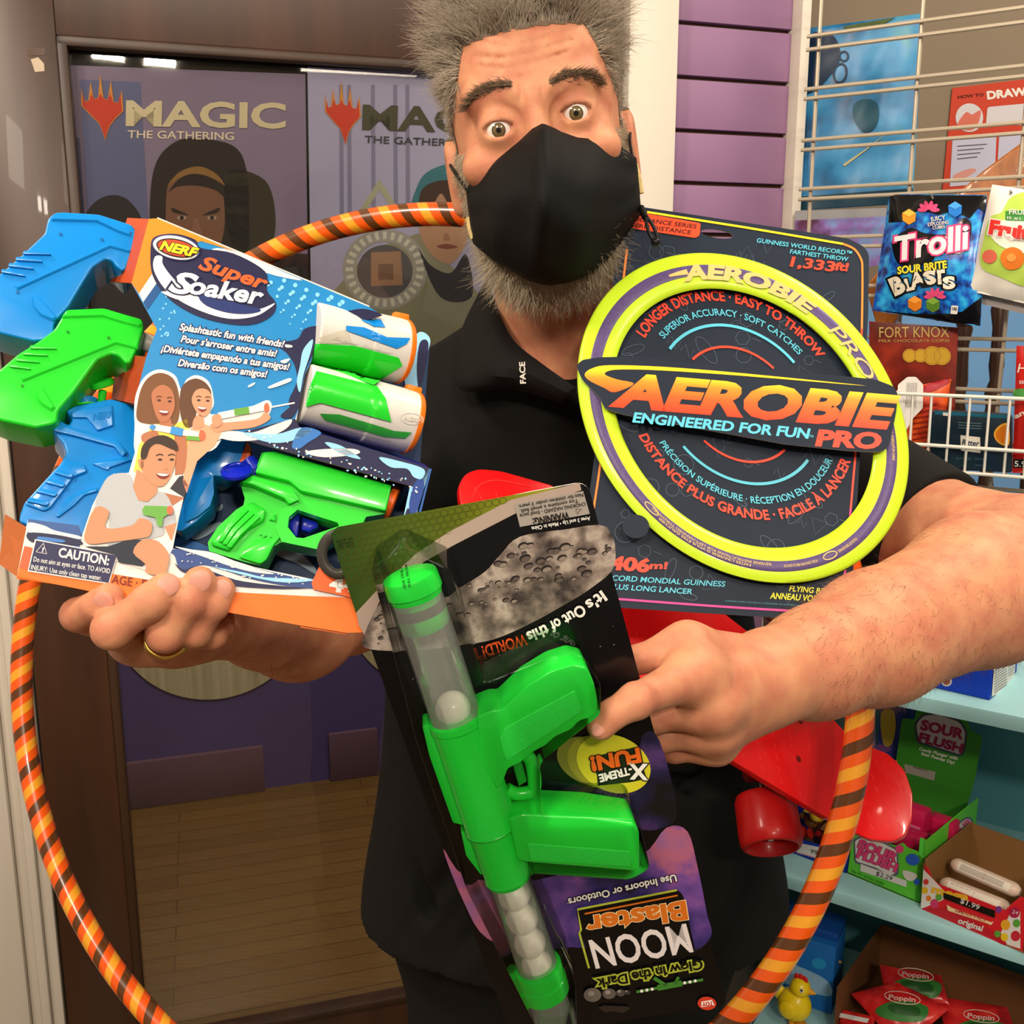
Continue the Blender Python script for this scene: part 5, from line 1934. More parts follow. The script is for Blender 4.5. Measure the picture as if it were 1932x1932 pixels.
mb.wrap(M3, spl(y4((1240, 480), (1300, 180), (1400, 200), (1500, 600), (1420, 700), (1240, 700), (800, 560), (760, 430), (1000, 470)), 4), NEB2, o, 80)
mb.build('printed_nebula', cd_)
mb = MB()
OLV = M('#6f7420', .35)
mb.flat(M3, y3((72, 385), (110, 345), (1400, 110), (1100, 200), (750, 395), (500, 560), (350, 705), (215, 835)), gradmat('olive_print', [(0, '#28451c'), (.55, '#5f6a1c'), (1, '#9c9a24')], 0, .35), o)
HEX = M('#4c5118', .4)
for r_ in range(9):
    for c_ in range(34):
        x = 130 + c_ * 42 + (r_ % 2) * 21
        y = 385 + r_ * 36 - (x - 130) * .205
        lim = 830 - (x - 215) * .78 if x < 750 else 395 - (x - 750) * .50
        if y < lim - 45 and 100 < x < 1250 and y > 380 - (x - 100) * .205:
            mb.line(M3, y3(*ell(x, y, 20, 19, n=14)), .9, HEX, 2 * o, True)
mb.text(M3, 'CUT OUT', y3((205, 440))[0], y3((105, 462))[0], 5, M('#1c2410', .4), 2 * o, .01)
mb.text(M3, 'TARGET', y3((200, 422))[0], y3((105, 442))[0], 5, M('#1c2410', .4), 2 * o, .01)
mb.text(M3, 'ON BACK', y3((195, 402))[0], y3((100, 424))[0], 5, M('#1c2410', .4), 2 * o, .01)
mb.build('printed_honeycomb', cd_)
mb = MB()
mb.flat(M3, y3((1490, 92), (1100, 190), (750, 370), (560, 495), (350, 690), (218, 832), (232, 905), (265, 962), (370, 725), (600, 545), (780, 445), (1150, 255), (1500, 135)), M('#b09c90', .35), 2 * o)
MOON = mottle('moon_print', [(.35, '#3a3230'), (.48, '#7d6e66'), (.6, '#b5a69a'), (.72, '#6a5c5a')], 75)
mb.wrap(M3, spl(y3((290, 1040), (262, 965), (375, 755), (560, 700), (720, 745), (800, 695), (950, 600), (1040, 500), (1150, 400), (1400, 360), (1645, 345), (1690, 560), (1560, 690), (1400, 790), (1200, 900), (1000, 985), (800, 1020), (560, 1048)), 4), MOON, 3 * o, 70)
random.seed(9)
for k in range(190):
    t = random.random()
    x = random.uniform(330, 1660); y = 1000 - (x - 330) * .34 + random.uniform(-300, 40)
    top = 745 if x < 780 else 700 - (x - 780) * .75 if x < 1150 else 420
    bot = 1025 if x < 850 else 1010 - (x - 850) * .55
    if not (top + 25 < y < bot - 15): continue
    r1 = random.uniform(6, 24) * (1.5 if y < 650 else .9)
    mb.flat(M3, y3(*ell(x, y, r1, r1 * .62, -18, n=14)), M('#2a2423', .5), 4 * o)
    mb.flat(M3, y3(*ell(x + r1 * .1, y + r1 * .2, r1 * .8, r1 * .42, -18, n=14)), M('#5f534e', .5) if k % 2 else M('#8d7e74', .5), 5 * o)
mb.build('printed_moon', cd_)
mb = MB()
for _ in range(90):
    x, y = random.uniform(640, 1360), random.uniform(1180, 1890)
    u = 625 + (y - 1010) * .354 + 30; v = 1117 + (y - 935) * .267 - 15
    if u < x < v: mb.flat(M3, ell(x, y, random.uniform(.5, 1.2), random.uniform(.5, 1.2), n=6), M('#cfcabf', .5), 2 * o)
mb.build('printed_stars', cd_)
mb = MB()
LB = M('#a39a92', .4); BL = M('#181512', .5); WH = M('#e8e4de', .4)
mb.flat(M3, y3((1118, 215), (1510, 140), (1548, 270), (1150, 345)), LB, 4 * o)
for t, a, b_, h_, bd in (('WARNING:', (1425, 258), (1222, 296), 15, .03), ('CHOKING HAZARD - Small parts', (1522, 203), (1148, 272), 7, .01), ('Toy contains a small ball.', (1480, 185), (1150, 246), 7, .01), ('Not for children under 3 years.', (1508, 152), (1140, 220), 7, .01)):
    mb.text(M3, t, y3(a)[0], y3(b_)[0], h_, BL, 6 * o, bd)
mb.line(M3, y3((1475, 272), (1500, 240), (1468, 245)), 1.2, BL, 6 * o, True)
mb.text(M3, 'Ages 3 and Up • Made in China', y3((1548, 285))[0], y3((1215, 345))[0], 7.5, WH, 6 * o, .02)
mb.build('warning_label', cd_)
mb = LMB('slogan_lettering', cd_)
for t, a, b_, h_ in (("It's", (1612, 708), (1520, 772), 19), ('Out', (1500, 785), (1388, 852), 19), ('of', (1368, 862), (1315, 888), 19), ('this', (1298, 898), (1185, 948), 19)):
    mb.text(M3, t, y3(a)[0], y3(b_)[0], h_ + 3, WH, 6 * o, .03, under=(M('#0a0a0a', .4), .03))
mb.text(M3, 'WORLD!', y3((1178, 955))[0], y3((930, 1025))[0], 22, M('#cf4a1c', .4), 6 * o, .02)
mb.text(M3, 'Use Indoors or Outdoors', y4((1492, 965))[0], y4((880, 1105))[0], 14, WH, 6 * o, .025, under=(M('#0a0a0a', .4), .07))
mb.build('slogan_lettering', cd_)
mb = MB()
mb.flat(M3, y4(*ell(1000, 320, 190, 130, 22)), M('#75742c', .4), 3 * o)
mb.flat(M3, y4(*ell(1060, 325, 190, 145, 22)), M('#8f8a2c', .4), 4 * o)
mb.flat(M3, y4(*ell(1140, 335, 218, 160, 22)), M('#cbc22e', .4), 5 * o)
mb.flat(M3, y4((1000, 300), (1285, 235), (1300, 330), (1330, 420), (1240, 440), (1050, 460), (1045, 400)), M('#1c2a16', .4), 6 * o)
mb.text(M3, 'FUN!', y4((1280, 248))[0], y4((1010, 300))[0], 27, M('#e2661e', .4), 8 * o, .05, under=(M('#171210', .4), .05))
mb.text(M3, 'X', y4((1325, 340))[0], y4((1235, 335))[0], 30, WH, 8 * o, .04, -.1, under=(M('#171210', .4), .05))
mb.text(M3, '-TREME', y4((1238, 352))[0], y4((1055, 398))[0], 15, WH, 8 * o, .04, under=(M('#171210', .4), .08))
mb.build('round_badge', cd_)
mb = MB()
mb.flat(M3, rnd(y4((930, 1170), (1500, 1050), (1535, 1080), (1610, 1425), (1030, 1520), (950, 1290)), 8), M('#100d0b', .35), 6 * o)
YG = M('#a8b23a', .4)
mb.line(M3, y4((1500, 1055), (935, 1165), (955, 1280), (945, 1300), (1000, 1500)), 4, YG, 7 * o)
mb.text(M3, 'Blaster', y4((1542, 1118))[0], y4((985, 1210))[0], 36, M('#c96a1f', .4), 8 * o, .035, under=(M('#f0d9a8', .4), .02))
mb.line(M3, y4((1505, 1085), (975, 1190)), 3, M('#c96a1f', .4), 8 * o)
mb.text(M3, 'MOON', y4((1550, 1250))[0], y4((1000, 1345))[0], 56, M('#d9d0cf', .4), 8 * o, .02, -.12)
mb.text(M3, 'Glow in the Dark', y4((1640, 1450))[0], y4((1045, 1562))[0], 19, M('#151208', .4), 8 * o, .03, under=(YG, .11))
mb.build('title_lettering', cd_)
mb = MB()
GP = M('#3f7a2c', .4)
mb.line(M3, y4((1270, 1635), (1650, 1565)), 5, GP, 6 * o)
mb.line(M3, y4((1390, 1612), (1530, 1585)), 11, GP, 7 * o)
mb.line(M3, y4((1440, 1600), (1370, 1555)), 7, GP, 7 * o); mb.line(M3, y4((1490, 1590), (1510, 1550)), 6, GP, 7 * o)
for x, y, r_ in ((1300, 1630, 9), (1330, 1624, 9), (1360, 1619, 9), (1545, 1583, 9), (1575, 1578, 9), (1605, 1572, 9)):
    mb.flat(M3, y4(*ell(x, y, r_, r_, n=10)), WH, 8 * o)
for x, y, r_, c_ in ((1020, 1652, 50, '#6a625c'), (1115, 1645, 38, '#5a534e'), (1180, 1640, 26, '#4a4440'), (1220, 1638, 16, '#3a3531')):
    mb.flat(M3, y4(*ell(x, y, r_, r_ * .8, n=20)), M(c_, .4), 7 * o)
    mb.flat(M3, y4(*ell(x - 8, y - 8, r_ * .4, r_ * .3, n=12)), M('#8d857c', .4), 8 * o)
mb.flat(M3, rnd(y4((1052, 1725), (1080, 1712), (1225, 1718), (1232, 1735), (1190, 1755), (1140, 1745), (1090, 1752)), 3), M('#2b241d', .6), 6 * o)
mb.flat(M3, y4(*ell(1672, 1700, 53, 38, 5)), M('#c93a26', .4), 6 * o)
mb.flat(M3, y4((1640, 1690), (1700, 1680), (1715, 1712), (1640, 1722)), WH, 7 * o)
mb.text(M3, 'TOY', y4((1705, 1690))[0], y4((1645, 1694))[0], 8, M('#c93a26', .4), 8 * o, .05)
mb.build('small_print', cd_)

# ---------------- the blaster
GB = M('#1fd23a', .25, coat=.35, name='blaster_green')
gun = thing('ball_blaster', 'bright green toy ball blaster with clear tubes, under the clear blister of the black card', 'toy gun', M3(900, 1450, .016))
AX0, AX1 = M3(770, 1078, .017), M3(1050, 1932, .017)
axd = (AX1 - AX0).normalized()
def on_ax(px, py):
    """point of the barrel axis level with a pixel"""
    D = ray(px, py).normalized()
    w0 = AX0 - CAM
    b = axd.dot(D); d_ = axd.dot(w0); e = D.dot(w0)
    return AX0 + axd * ((b * e - d_) / (1 - b * b))
def seg(mb, a, b_, prof, mat, n=40, cap=True):
    A_, B_ = on_ax(*a), on_ax(*b_)
    L = (B_ - A_).length
    mb.lathe(A_, axd, [(t * L, r) for t, r in prof], mat, n, cap)
TUBE = clear_mat('clear_tube', '#ffffff', .04, .22, '#e2e4dc')
mb = MB()
seg(mb, (772, 1083), (783, 1148), [(0, .0118), (.03, .0131), (.1, .0136), (.5, .0139), (.52, .0131), (.62, .0131), (.72, .0126), (.74, .0112), (1, .0112)], GB)
ec = mb.build('end_cap', gun)
sfc = Cast(mb, M3)
mb = MB()
mb.text(sfc, 'PULL FROM', (775, 1107), (768, 1065), 5, M('#0e5a1c', .4), .0006, .01)
mb.text(sfc, 'SIDE ONLY', (766, 1110), (758, 1068), 5, M('#0e5a1c', .4), .0006, .01)
mb.build('cap_lettering', ec)
mb = MB()
seg(mb, (785, 1140), (793, 1172), [(0, .0116), (.4, .0116), (.45, .0122), (1, .0122)], M('#4a4a30', .5))
seg(mb, (790, 1155), (797, 1185), [(0, .0118), (.1, .0124), (.8, .0124), (1, .0112)], GB)
mb.build('plunger', gun)
mb = MB()
seg(mb, (780, 1120), (866, 1372), [(0, .0128), (1, .0128)], TUBE, 48, False)
mb.build('clear_tube', gun)
mb = MB()
seg(mb, (860, 1350), (922, 1562), [(0, .0130), (.01, .0145), (.06, .0146), (.07, .0140), (.97, .0138), (.98, .0143), (1, .0136)], GB)
seg(mb, (921, 1560), (951, 1660), [(0, .0128), (.9, .0123), (.93, .0128), (1, .0120)], GB)
fl = y4((50, 120), (80, 108), (150, 165), (300, 690), (225, 672), (90, 290))
mb.slab(M3, rnd(fl, 4), .012, GB, .019, .002, 2)
mb.slab(M3, rnd(y4((270, 720), (310, 730), (410, 960), (385, 970), (300, 860)), 3), .010, GB, .016, .002, 2)
mb.build('blaster_body', gun)
grip = [(900, 1352), (930, 1340), (945, 1341), (991, 1297), (1040, 1267), (1080, 1254), (1107, 1261), (1120, 1287), (1127, 1320), (1127, 1344), (1117, 1353), (1093, 1360), (1077, 1377), (1047, 1390), (1030, 1406), (1004, 1420), (981, 1440), (958, 1450), (948, 1478), (938, 1490), (905, 1420)]
mb = MB()
mb.slab(M3, rnd(grip, 6, 3), .024, GB, .028, .006, 3)
gp = mb.build('grip', gun)
KN = M('#2ee04a', .4, bump=(1600, .35))
mb = MB()
mb.slab(M3, rnd(y3((1030, 1550), (1065, 1490), (1465, 1275), (1505, 1395), (1080, 1680), (1060, 1660)), 4), .003, KN, .0286, .0004, 1)
mb.build('grip_texture', gp)
mb = MB()
mb.slab(M3, rnd(y4((540, 650), (620, 622), (1000, 640), (1262, 680), (1288, 725), (1292, 930), (1272, 952), (1200, 946), (700, 905), (640, 900), (590, 890)), 6, 3), .024, GB, .028, .0065, 3)
gp = mb.build('foregrip', gun)
mb = MB()
mb.slab(M3, rnd(y4((645, 790), (1236, 835), (1240, 925), (668, 888)), 3), .003, KN, .0286, .0004, 1)
mb.build('grip_texture', gp)
mb = MB()
mb.tube(spl([M3(*q, .016) for q in y4((630, 270), (670, 320), (690, 430), (675, 490), (590, 505), (530, 480))], 6, False), .0036, GB, 14)
mb.build('trigger_guard', gun)
mb = MB()
mb.slab(M3, y4((560, 330), (610, 300), (650, 440), (600, 470)), .008, M('#16a02b', .35), .016, .0015, 2)
mb.build('trigger', gun)
mb = MB()
seg(mb, (950, 1650), (1018, 1840), [(0, .0112), (1, .0112)], TUBE, 40, False)
seg(mb, (1028, 1865), (1056, 1950), [(0, .0108), (1, .0108)], TUBE, 40, False)
mb.build('lower_tube', gun)
mb = MB()
seg(mb, (1012, 1820), (1030, 1872), [(0, .0116), (.02, .0130), (.1, .0133), (.5, .0131), (.52, .0136), (.95, .0134), (1, .0118)], GB)
mb.build('end_cap', gun)
BALL = M('#f4f0de', .3, coat=.3, sss=.0, name='foam_ball')
labs = ['pale glow ball at the bottom of the upper clear tube of the green blaster', 'topmost pale ball in the lower clear tube of the green blaster',
        'second pale ball from the top in the lower clear tube', 'third pale ball from the top in the lower clear tube', 'lowest pale ball in the lower clear tube, against the green end cap']
for k, (x, y, r_) in enumerate(((853, 1337, .0090), (965, 1690, .0086), (980, 1735, .0086), (995, 1780, .0086), (1009, 1822, .0086))):
    mb = MB()
    q = on_ax(x, y)
    mb.ball(q, r_, BALL, 28)
    tag(mb.build('toy_ball'), labs[k], 'ball', 'pale balls in the green blaster')
# clear blister shell over the toy
SHELL = clear_mat('blister_plastic', '#ffffff', .05, .0, '#ffffff', 1.3)
mb = MB()
mb.slab(M3, rnd([(700, 1075), (760, 1035), (850, 1075), (912, 1290), (1040, 1238), (1100, 1238), (1134, 1290), (1134, 1350), (1020, 1440), (1020, 1540), (1205, 1545), (1228, 1640), (1190, 1662), (1000, 1650), (1086, 1850), (1090, 1938), (1010, 1938), (880, 1680), (785, 1400)], 12, 4), .0335, SHELL, .0345, .006, 3)
mb.build('blister', bc)
# ================================================================ flying ring on its card
A3 = plane3((1180, 388, .905), (1630, 462, .885), (1602, 1172, .805))
x1 = zz(1080, 380, 2.972); x2 = zz(1080, 760, 2.972)
EX, EY = (1.0, .11), (.14, 1.0)
def aff(c):
    f = lambda X, Y, off=0.0: A3(c[0] + X * EX[0] + Y * EY[0], c[1] + X * EX[1] + Y * EY[1], off)
    f.n = A3.n
    return f
RC = aff((1402, 789)); TCc = aff((1394, 763))
rcard = thing('display_card', 'dark slate display card with neon border lines, holding the yellow flying ring', 'toy package', A3(1390, 1100))
SLATE = M('#1d2736', .5, spec=.15, name='slate_print')
mb = MB()
cardo = [(1172, 384), (1221, 392), (1500, 434), (1600, 450), (1640, 470), (1638, 595), (1604, 1174), (1178, 1147), (1083, 1142), (1122, 858)]
mb.slab(A3, [rnd(cardo, [10, 0, 0, 0, 26, 0, 10, 0, 8, 0], 5), ell(1353, 441, 31, 8, 9, 24)], .0012, SLATE, 0, side=M('#9aa0a8', .6))
cr = mb.build('card', rcard)
o = .0003
mb = MB()
random.seed(21)
DOOD = M('#4b586a', .4)
for k in range(90):
    x, y = random.uniform(1150, 1620), random.uniform(450, 1130)
    if not (1172 - (y - 384) * .105 + 25 < x < 1632 - (y - 470) * .05 - 20): continue
    s_ = random.uniform(9, 20); kind = k % 5; rt = random.uniform(0, 180)
    if kind == 0: mb.line(A3, ell(x, y, s_, s_, n=18), 1.1, DOOD, o, True)
    elif kind == 1: mb.line(A3, ell(x, y, s_ * 1.6, s_ * .6, rt, n=20), 1.1, DOOD, o, True)
    elif kind == 2: mb.line(A3, ell(x, y, s_, s_, rt, n=3), 1.1, DOOD, o, True)
    elif kind == 3: mb.line(A3, [(x - s_, y), (x - s_ * .3, y - s_), (x + s_ * .3, y + s_), (x + s_, y - s_ * .2)], 1.1, DOOD, o)
    else:
        mb.line(A3, ell(x, y, s_ * .8, s_ * .8, rt, n=6), 1.1, DOOD, o, True)
        mb.line(A3, [(x + s_, y), (x + s_ * 2, y + s_ * .4)], 1.1, DOOD, o)
mb.build('printed_doodles', cr)
mb = MB()
YL, ORG, RED, PNK, CY = M('#f4dc2a', .35), M('#f2873a', .35), M('#ee4a34', .35), M('#e83e93', .35), M('#5cc3dc', .35)
mb.line(A3, [(1221, 400), (1400, 428), (1590, 460)], 4, YL, 2 * o)
mb.line(A3, spl([(1590, 460), (1612, 470), (1625, 490), (1627, 510), (1627, 560), (1626, 620)], 4, False), 4, ORG, 2 * o)
mb.line(A3, [(1626, 620), (1613, 870), (1605, 960)], 4, RED, 2 * o)
mb.line(A3, spl([(1605, 960), (1594, 1080), (1590, 1110), (1575, 1140), (1545, 1153), (1400, 1147), (1178, 1131), (1140, 1128), (1118, 1110), (1120, 1080)], 4, False), 4, PNK, 2 * o)
mb.line(A3, [(1183, 470), (1176, 530), (1130, 895), (1120, 960)], 4, ORG, 2 * o)
mb.build('border_lines', cr)
mb = LMB('card_lettering', cr)
mb.flat(A3, rnd([(1180, 396), (1221, 403), (1322, 421), (1320, 444), (1312, 449), (1200, 432), (1178, 425)], 4), M('#f0502f', .35), 3 * o)
mb.text(A3, 'DISTANCE SERIES', (1196, 416), (1313, 431), 8, M('#3a1a1c', .4), 4 * o, .012, .1)
mb.text(A3, 'SÉRIE DISTANCE', (1190, 428), (1303, 442), 8, M('#3a1a1c', .4), 4 * o, .012, .1)
mb.text(A3, 'GUINNESS WORLD RECORD™', (1427, 457), (1606, 482), 8.5, CY, 3 * o, .012, .1)
mb.text(A3, 'FARTHEST THROW', (1490, 478), (1599, 493), 8.5, CY, 3 * o, .012, .1)
mb.text(A3, '1,333', (1491, 502), (1572, 512), 19, RED, 3 * o, .03, .1)
mb.text(A3, 'ft!', (1575, 509), (1598, 511), 15, RED, 3 * o, .04, .1)
mb.text(A3, '406', (1150, 1073), (1222, 1079), 25, RED, 3 * o, .05, .1)
mb.text(A3, 'm!', (1226, 1073), (1257, 1073), 13, RED, 3 * o, .04, .1)
mb.text(A3, 'RECORD MONDIAL GUINNESS', (1136, 1094), (1367, 1107), 10.5, CY, 3 * o, .014, .15)
mb.text(A3, 'PLUS LONG LANCER', (1150, 1111), (1305, 1121), 10.5, CY, 3 * o, .014, .15)
mb.text(A3, 'FLYING RING', (1489, 1115), (1571, 1122), 11, M('#e8e02c', .35), 3 * o, .02, .15)
mb.text(A3, 'ANNEAU VOLANT', (1453, 1129), (1568, 1137), 12, M('#e8e02c', .35), 3 * o, .02, .15)
mb.text(A3, 'GUINNESS WORLD RECORD IS A TRADEMARK OF GUINNESS WORLD RECORDS LIMITED', (1368, 1135), (1560, 1147), 3, M('#4f8fa0', .4), 3 * o)
mb.arctext(TCc, 'LONGER DISTANCE · EASY TO THROW', (0, 0), 195, -56.5, 57.5, 19, RED, 3 * o, .03)
mb.arctext(TCc, 'SUPERIOR ACCURACY · SOFT CATCHES', (0, 0), 167, -49, 50, 13, CY, 3 * o, .015)
mb.arctext(TCc, 'DISTANCE PLUS GRANDE · FACILE À LANCER', (0, 0), 216, 248, 113, 19, RED, 3 * o, .03, inner=True)
mb.arctext(TCc, 'PRÉCISION SUPÉRIEURE · RÉCEPTION EN DOUCEUR', (0, 0), 186, 241, 118, 13, CY, 3 * o, .015, inner=True)
mb.build('corner_label', cr)
mb = MB()
for r_, m_, a_ in ((149, CY, 52), (108, RED, 45)):
    for c0 in (-90, 90):
        mb.line(TCc, ell(0, 0, r_, r_, 0, 40, c0 - a_, c0 + a_), 5.5 if m_ is CY else 4.5, m_, 3 * o)
mb.build('printed_arcs', cr)

# the ring itself
YG2 = M('#bfe02c', .35, coat=.2, name='ring_rubber', sss=.0)
ring = thing('flying_ring', 'large fluorescent yellow flying ring with purple band, clipped to the slate card', 'flying ring', A3(1402, 1100, .01))
prof = [(308, .0060), (310, .0075), (308.5, .0092), (304, .0098), (296, .0108), (288, .0112), (272, .0116), (262, .0114), (255, .0108), (247, .0098), (243, .0080), (244, .0062), (255, .0052), (280, .0046), (302, .0050)]
n = 160
mb = MB()
vs = [RC(r_ * math.cos(2 * math.pi * k / n), r_ * math.sin(2 * math.pi * k / n), f) for k in range(n) for r_, f in prof]
m_ = len(prof)
mb.add(vs, [[k * m_ + j, ((k + 1) % n) * m_ + j, ((k + 1) % n) * m_ + (j + 1) % m_, k * m_ + (j + 1) % m_] for k in range(n) for j in range(m_)], YG2)
rr_ = mb.build('ring_rim', ring, 60)
mb = MB()
PUR = M('#5a4a78', .35, noise=(400, .35))
prof2 = [(288, .0113), (285, .0120), (271, .0122), (268, .0116)]
vs = [RC(r_ * math.cos(2 * math.pi * k / n), r_ * math.sin(2 * math.pi * k / n), f) for k in range(n) for r_, f in prof2]
mb.add(vs, [[k * 4 + j, ((k + 1) % n) * 4 + j, ((k + 1) % n) * 4 + j + 1, k * 4 + j + 1] for k in range(n) for j in range(3)], PUR)
pb_ = mb.build('purple_band', rr_, 60)
mb = LMB('ring_lettering', rr_)
GLD = M('#d6ba74', .35)
mb.arctext(RC, 'AEROBIE', (0, 0), 262, -17, 37, 27, GLD, .0128, .05, .2)
mb.arctext(RC, 'PRO', (0, 0), 262, 45, 68, 27, GLD, .0128, .0, .2)
mb.line(RC, ell(0, 0, 277, 277, 0, 20, -112, -104), [4, 10], GLD, .0127)
mb.arctext(RC, 'REVERSE INSTRUCTIONS FOR LEFT-HANDED THROWERS', (0, 0), 272, 177, 226, 5, GLD, .0126, .01)
mb.arctext(RC, 'FAITES L’INVERSE SI VOUS ÊTES GAUCHER', (0, 0), 279, 185, 222, 5, GLD, .0126, .01)
mb.arctext(RC, 'POUR L’ENVOYER VERS LA GAUCHE', (0, 0), 275, 158, 172, 5, GLD, .0126, .01)
mb.arctext(RC, 'MADE IN CHINA / FABRIQUÉ EN CHINE', (0, 0), 279, 82, 100, 5, GLD, .0126, .01)
mb.arctext(RC, 'IF ROLLING LEFT, BEND DOWNWARD', (0, 0), 275, 138, 148, 5, GLD, .0126, .01)
mb.line(RC, ell(*((277 * math.cos(R_(62))), (277 * math.sin(R_(62)))), 15, 6, -28, 20), 2, GLD, .0126, True)
mb.line(RC, ell(*((277 * math.cos(R_(136))), (277 * math.sin(R_(136)))), 15, 6, 46, 20), 2, GLD, .0126, True)
mb.build('ring_symbol', rr_)
# banner across the ring
mb = MB()
ban = [(1087, 690), (1098, 679), (1130, 674), (1188, 673), (1605, 711), (1652, 716), (1686, 729), (1694, 742), (1691, 777), (1683, 815), (1676, 845), (1660, 853), (1605, 851), (1480, 838), (1180, 783), (1142, 772), (1130, 748), (1120, 738), (1098, 716)]
mb.slab(A3, rnd(ban, 8, 3), .0010, SLATE, .0160, side=M('#c9ccd0', .6))
bn = mb.build('banner', rcard)
BO = .0162
mb = MB()
GR = gradmat('sunset_print', [(.0, '#ee4526'), (.42, '#f0642a'), (.78, '#f2932e'), (1, '#f6cf2c')], 2, .35, (.756, 1.887, -.758))
mb.text(A3, 'AEROBIE', (1160, 764), (1668, 806), 62, GR, BO, .05, .22)
mb.flat(A3, spl([(1635, 728), (1400, 704), (1250, 692), (1150, 689), (1117, 695), (1103, 706), (1112, 718), (1140, 732), (1160, 740), (1196, 724), (1165, 716), (1142, 707), (1148, 700), (1175, 697), (1250, 699), (1400, 709)], 4), GR, BO)
mb.build('banner_logo', bn)
mb = LMB('banner_lettering', bn)
mb.text(A3, 'ENGINEERED FOR FUN', (1194, 796), (1524, 827), 19, CY, BO, .035, .12)
mb.text(A3, '™', (1526, 828), (1534, 829), 8, CY, BO)
mb.text(A3, 'PRO', (1541, 840), (1657, 846), 30, RED, BO, .05, .12)
mb.build('banner_lettering', bn)
# clear bumps of the holder
mb = MB()
c = A3(1152, 992, .006)
mb.slab(A3, ell(1200, 993, 25, 22, 0, 28), .0010, SLATE, .0150, side=M('#9aa0a8', .6))
mb.build('card_tab', cr)

# ================================================================ hula hoop
HS = 1.08
hc = CAM + (Vector((-.12307693, .89686834, 1.17793068)) - CAM) * HS; th, ph, HRr = -1.92988278, .27621408, .42074745 * HS
hn = Vector((math.cos(th) * math.cos(ph), math.sin(th) * math.cos(ph), math.sin(ph)))
ha = hn.cross(Vector((0, 0, 1))).normalized(); hb = hn.cross(ha)
def hoop_mat():
    m = bpy.data.materials.new('striped_tape')
    m.use_nodes = True
    nt = m.node_tree
    b = nt.nodes['Principled BSDF']
    uv = nt.nodes.new('ShaderNodeUVMap'); uv.uv_map = 'UVMap'
    sx = nt.nodes.new('ShaderNodeSeparateXYZ')
    nt.links.new(uv.outputs[0], sx.inputs[0])
    fr = nt.nodes.new('ShaderNodeMath'); fr.operation = 'FRACT'
    nt.links.new(sx.outputs[0], fr.inputs[0])
    rp = nt.nodes.new('ShaderNodeValToRGB'); rp.color_ramp.interpolation = 'CONSTANT'
    for _ in range(2): rp.color_ramp.elements.new(.5)
    for e, (p, c) in zip(rp.color_ramp.elements, ((0, '#ef5a0c'), (.25, '#5e3512'), (.5, '#ef5a0c'), (.75, '#f0a428'))): e.position = p; e.color = lin(c) + (1,)
    nt.links.new(fr.outputs[0], rp.inputs[0])
    nz = nt.nodes.new('ShaderNodeTexNoise'); nz.inputs['Scale'].default_value = 60
    mp = nt.nodes.new('ShaderNodeMapping'); mp.inputs['Scale'].default_value = (40, .2, 1)
    nt.links.new(uv.outputs[0], mp.inputs[0]); nt.links.new(mp.outputs[0], nz.inputs['Vector'])
    mx = nt.nodes.new('ShaderNodeMix'); mx.data_type = 'RGBA'; mx.blend_type = 'MULTIPLY'; mx.inputs[0].default_value = .35
    nt.links.new(rp.outputs[0], mx.inputs[6]); nt.links.new(nz.outputs[0], mx.inputs[7])
    nt.links.new(rp.outputs[0], b.inputs['Base Color'])
    b.inputs['Roughness'].default_value = .3; b.inputs['Coat Weight'].default_value = .3
    return m
NS, NT, TR = 300, 20, .0119
REP, TWIST = 65, -1
vs, fs, uvs = [], [], []
for i in range(NS):
    a = 2 * math.pi * i / NS
    c = hc + (ha * math.cos(a) + hb * math.sin(a)) * HRr
    rad = (ha * math.cos(a) + hb * math.sin(a))
    for k in range(NT):
        t = 2 * math.pi * k / NT
        vs.append(c + rad * (math.cos(t) * TR) + hn * (math.sin(t) * TR))
for i in range(NS):
    for k in range(NT):
        fs.append([i * NT + k, ((i + 1) % NS) * NT + k, ((i + 1) % NS) * NT + (k + 1) % NT, i * NT + (k + 1) % NT])
        for di, dk in ((0, 0), (1, 0), (1, 1), (0, 1)):
            uvs.append(((i + di) / NS * REP - (k + dk) / NT * TWIST, (i + di) / NS))
me = bpy.data.meshes.new('hula_hoop')
me.from_pydata([tuple(v - hc) for v in vs], [], fs)
ul = me.uv_layers.new(name='UVMap')
ul.data.foreach_set('uv', [q for u in uvs for q in u])
me.polygons.foreach_set('use_smooth', [True] * len(fs))
me.materials.append(hoop_mat())
ho = bpy.data.objects.new('hula_hoop', me)
ho.location = hc
COL.objects.link(ho)
tag(ho, 'large hula hoop with orange, brown and yellow spiral stripes, hung around the man', 'hula hoop')

# ================================================================ skateboard
D3 = plane3((880, 900, .965), (1552, 1335, .960), (1561, 1542, .925))
RDP = M('#e01518', .3, coat=.35, name='red_plastic')
sk = thing('skateboard', 'small red plastic skateboard with red wheel, tucked under the right arm', 'skateboard', D3(1400, 1400, -.03))
mb = MB()
mb.slab(D3, rnd([(868, 950), (865, 915), (878, 893), (903, 884), (945, 888), (1042, 915), (1300, 1105), (1410, 1190), (1552, 1335), (1600, 1385), (1592, 1552), (1561, 1544), (1363, 1424), (1150, 1260), (900, 1000)], [12, 14, 14, 14, 10, 10, 4, 4, 4, 4, 4, 4, 4, 4, 14], 4), .012, RDP, 0, .003, 2)
T3 = plane3((1592, 1385, .955), (1592, 1555, .922), (1720, 1510, .912))
mb.slab(T3, rnd([(1585, 1378), (1639, 1408), (1675, 1421), (1707, 1453), (1722, 1498), (1721, 1545), (1707, 1578), (1684, 1588), (1640, 1584), (1588, 1560)], 8, 3), .012, RDP, 0, .003, 2)
dk_ = mb.build('deck', sk)
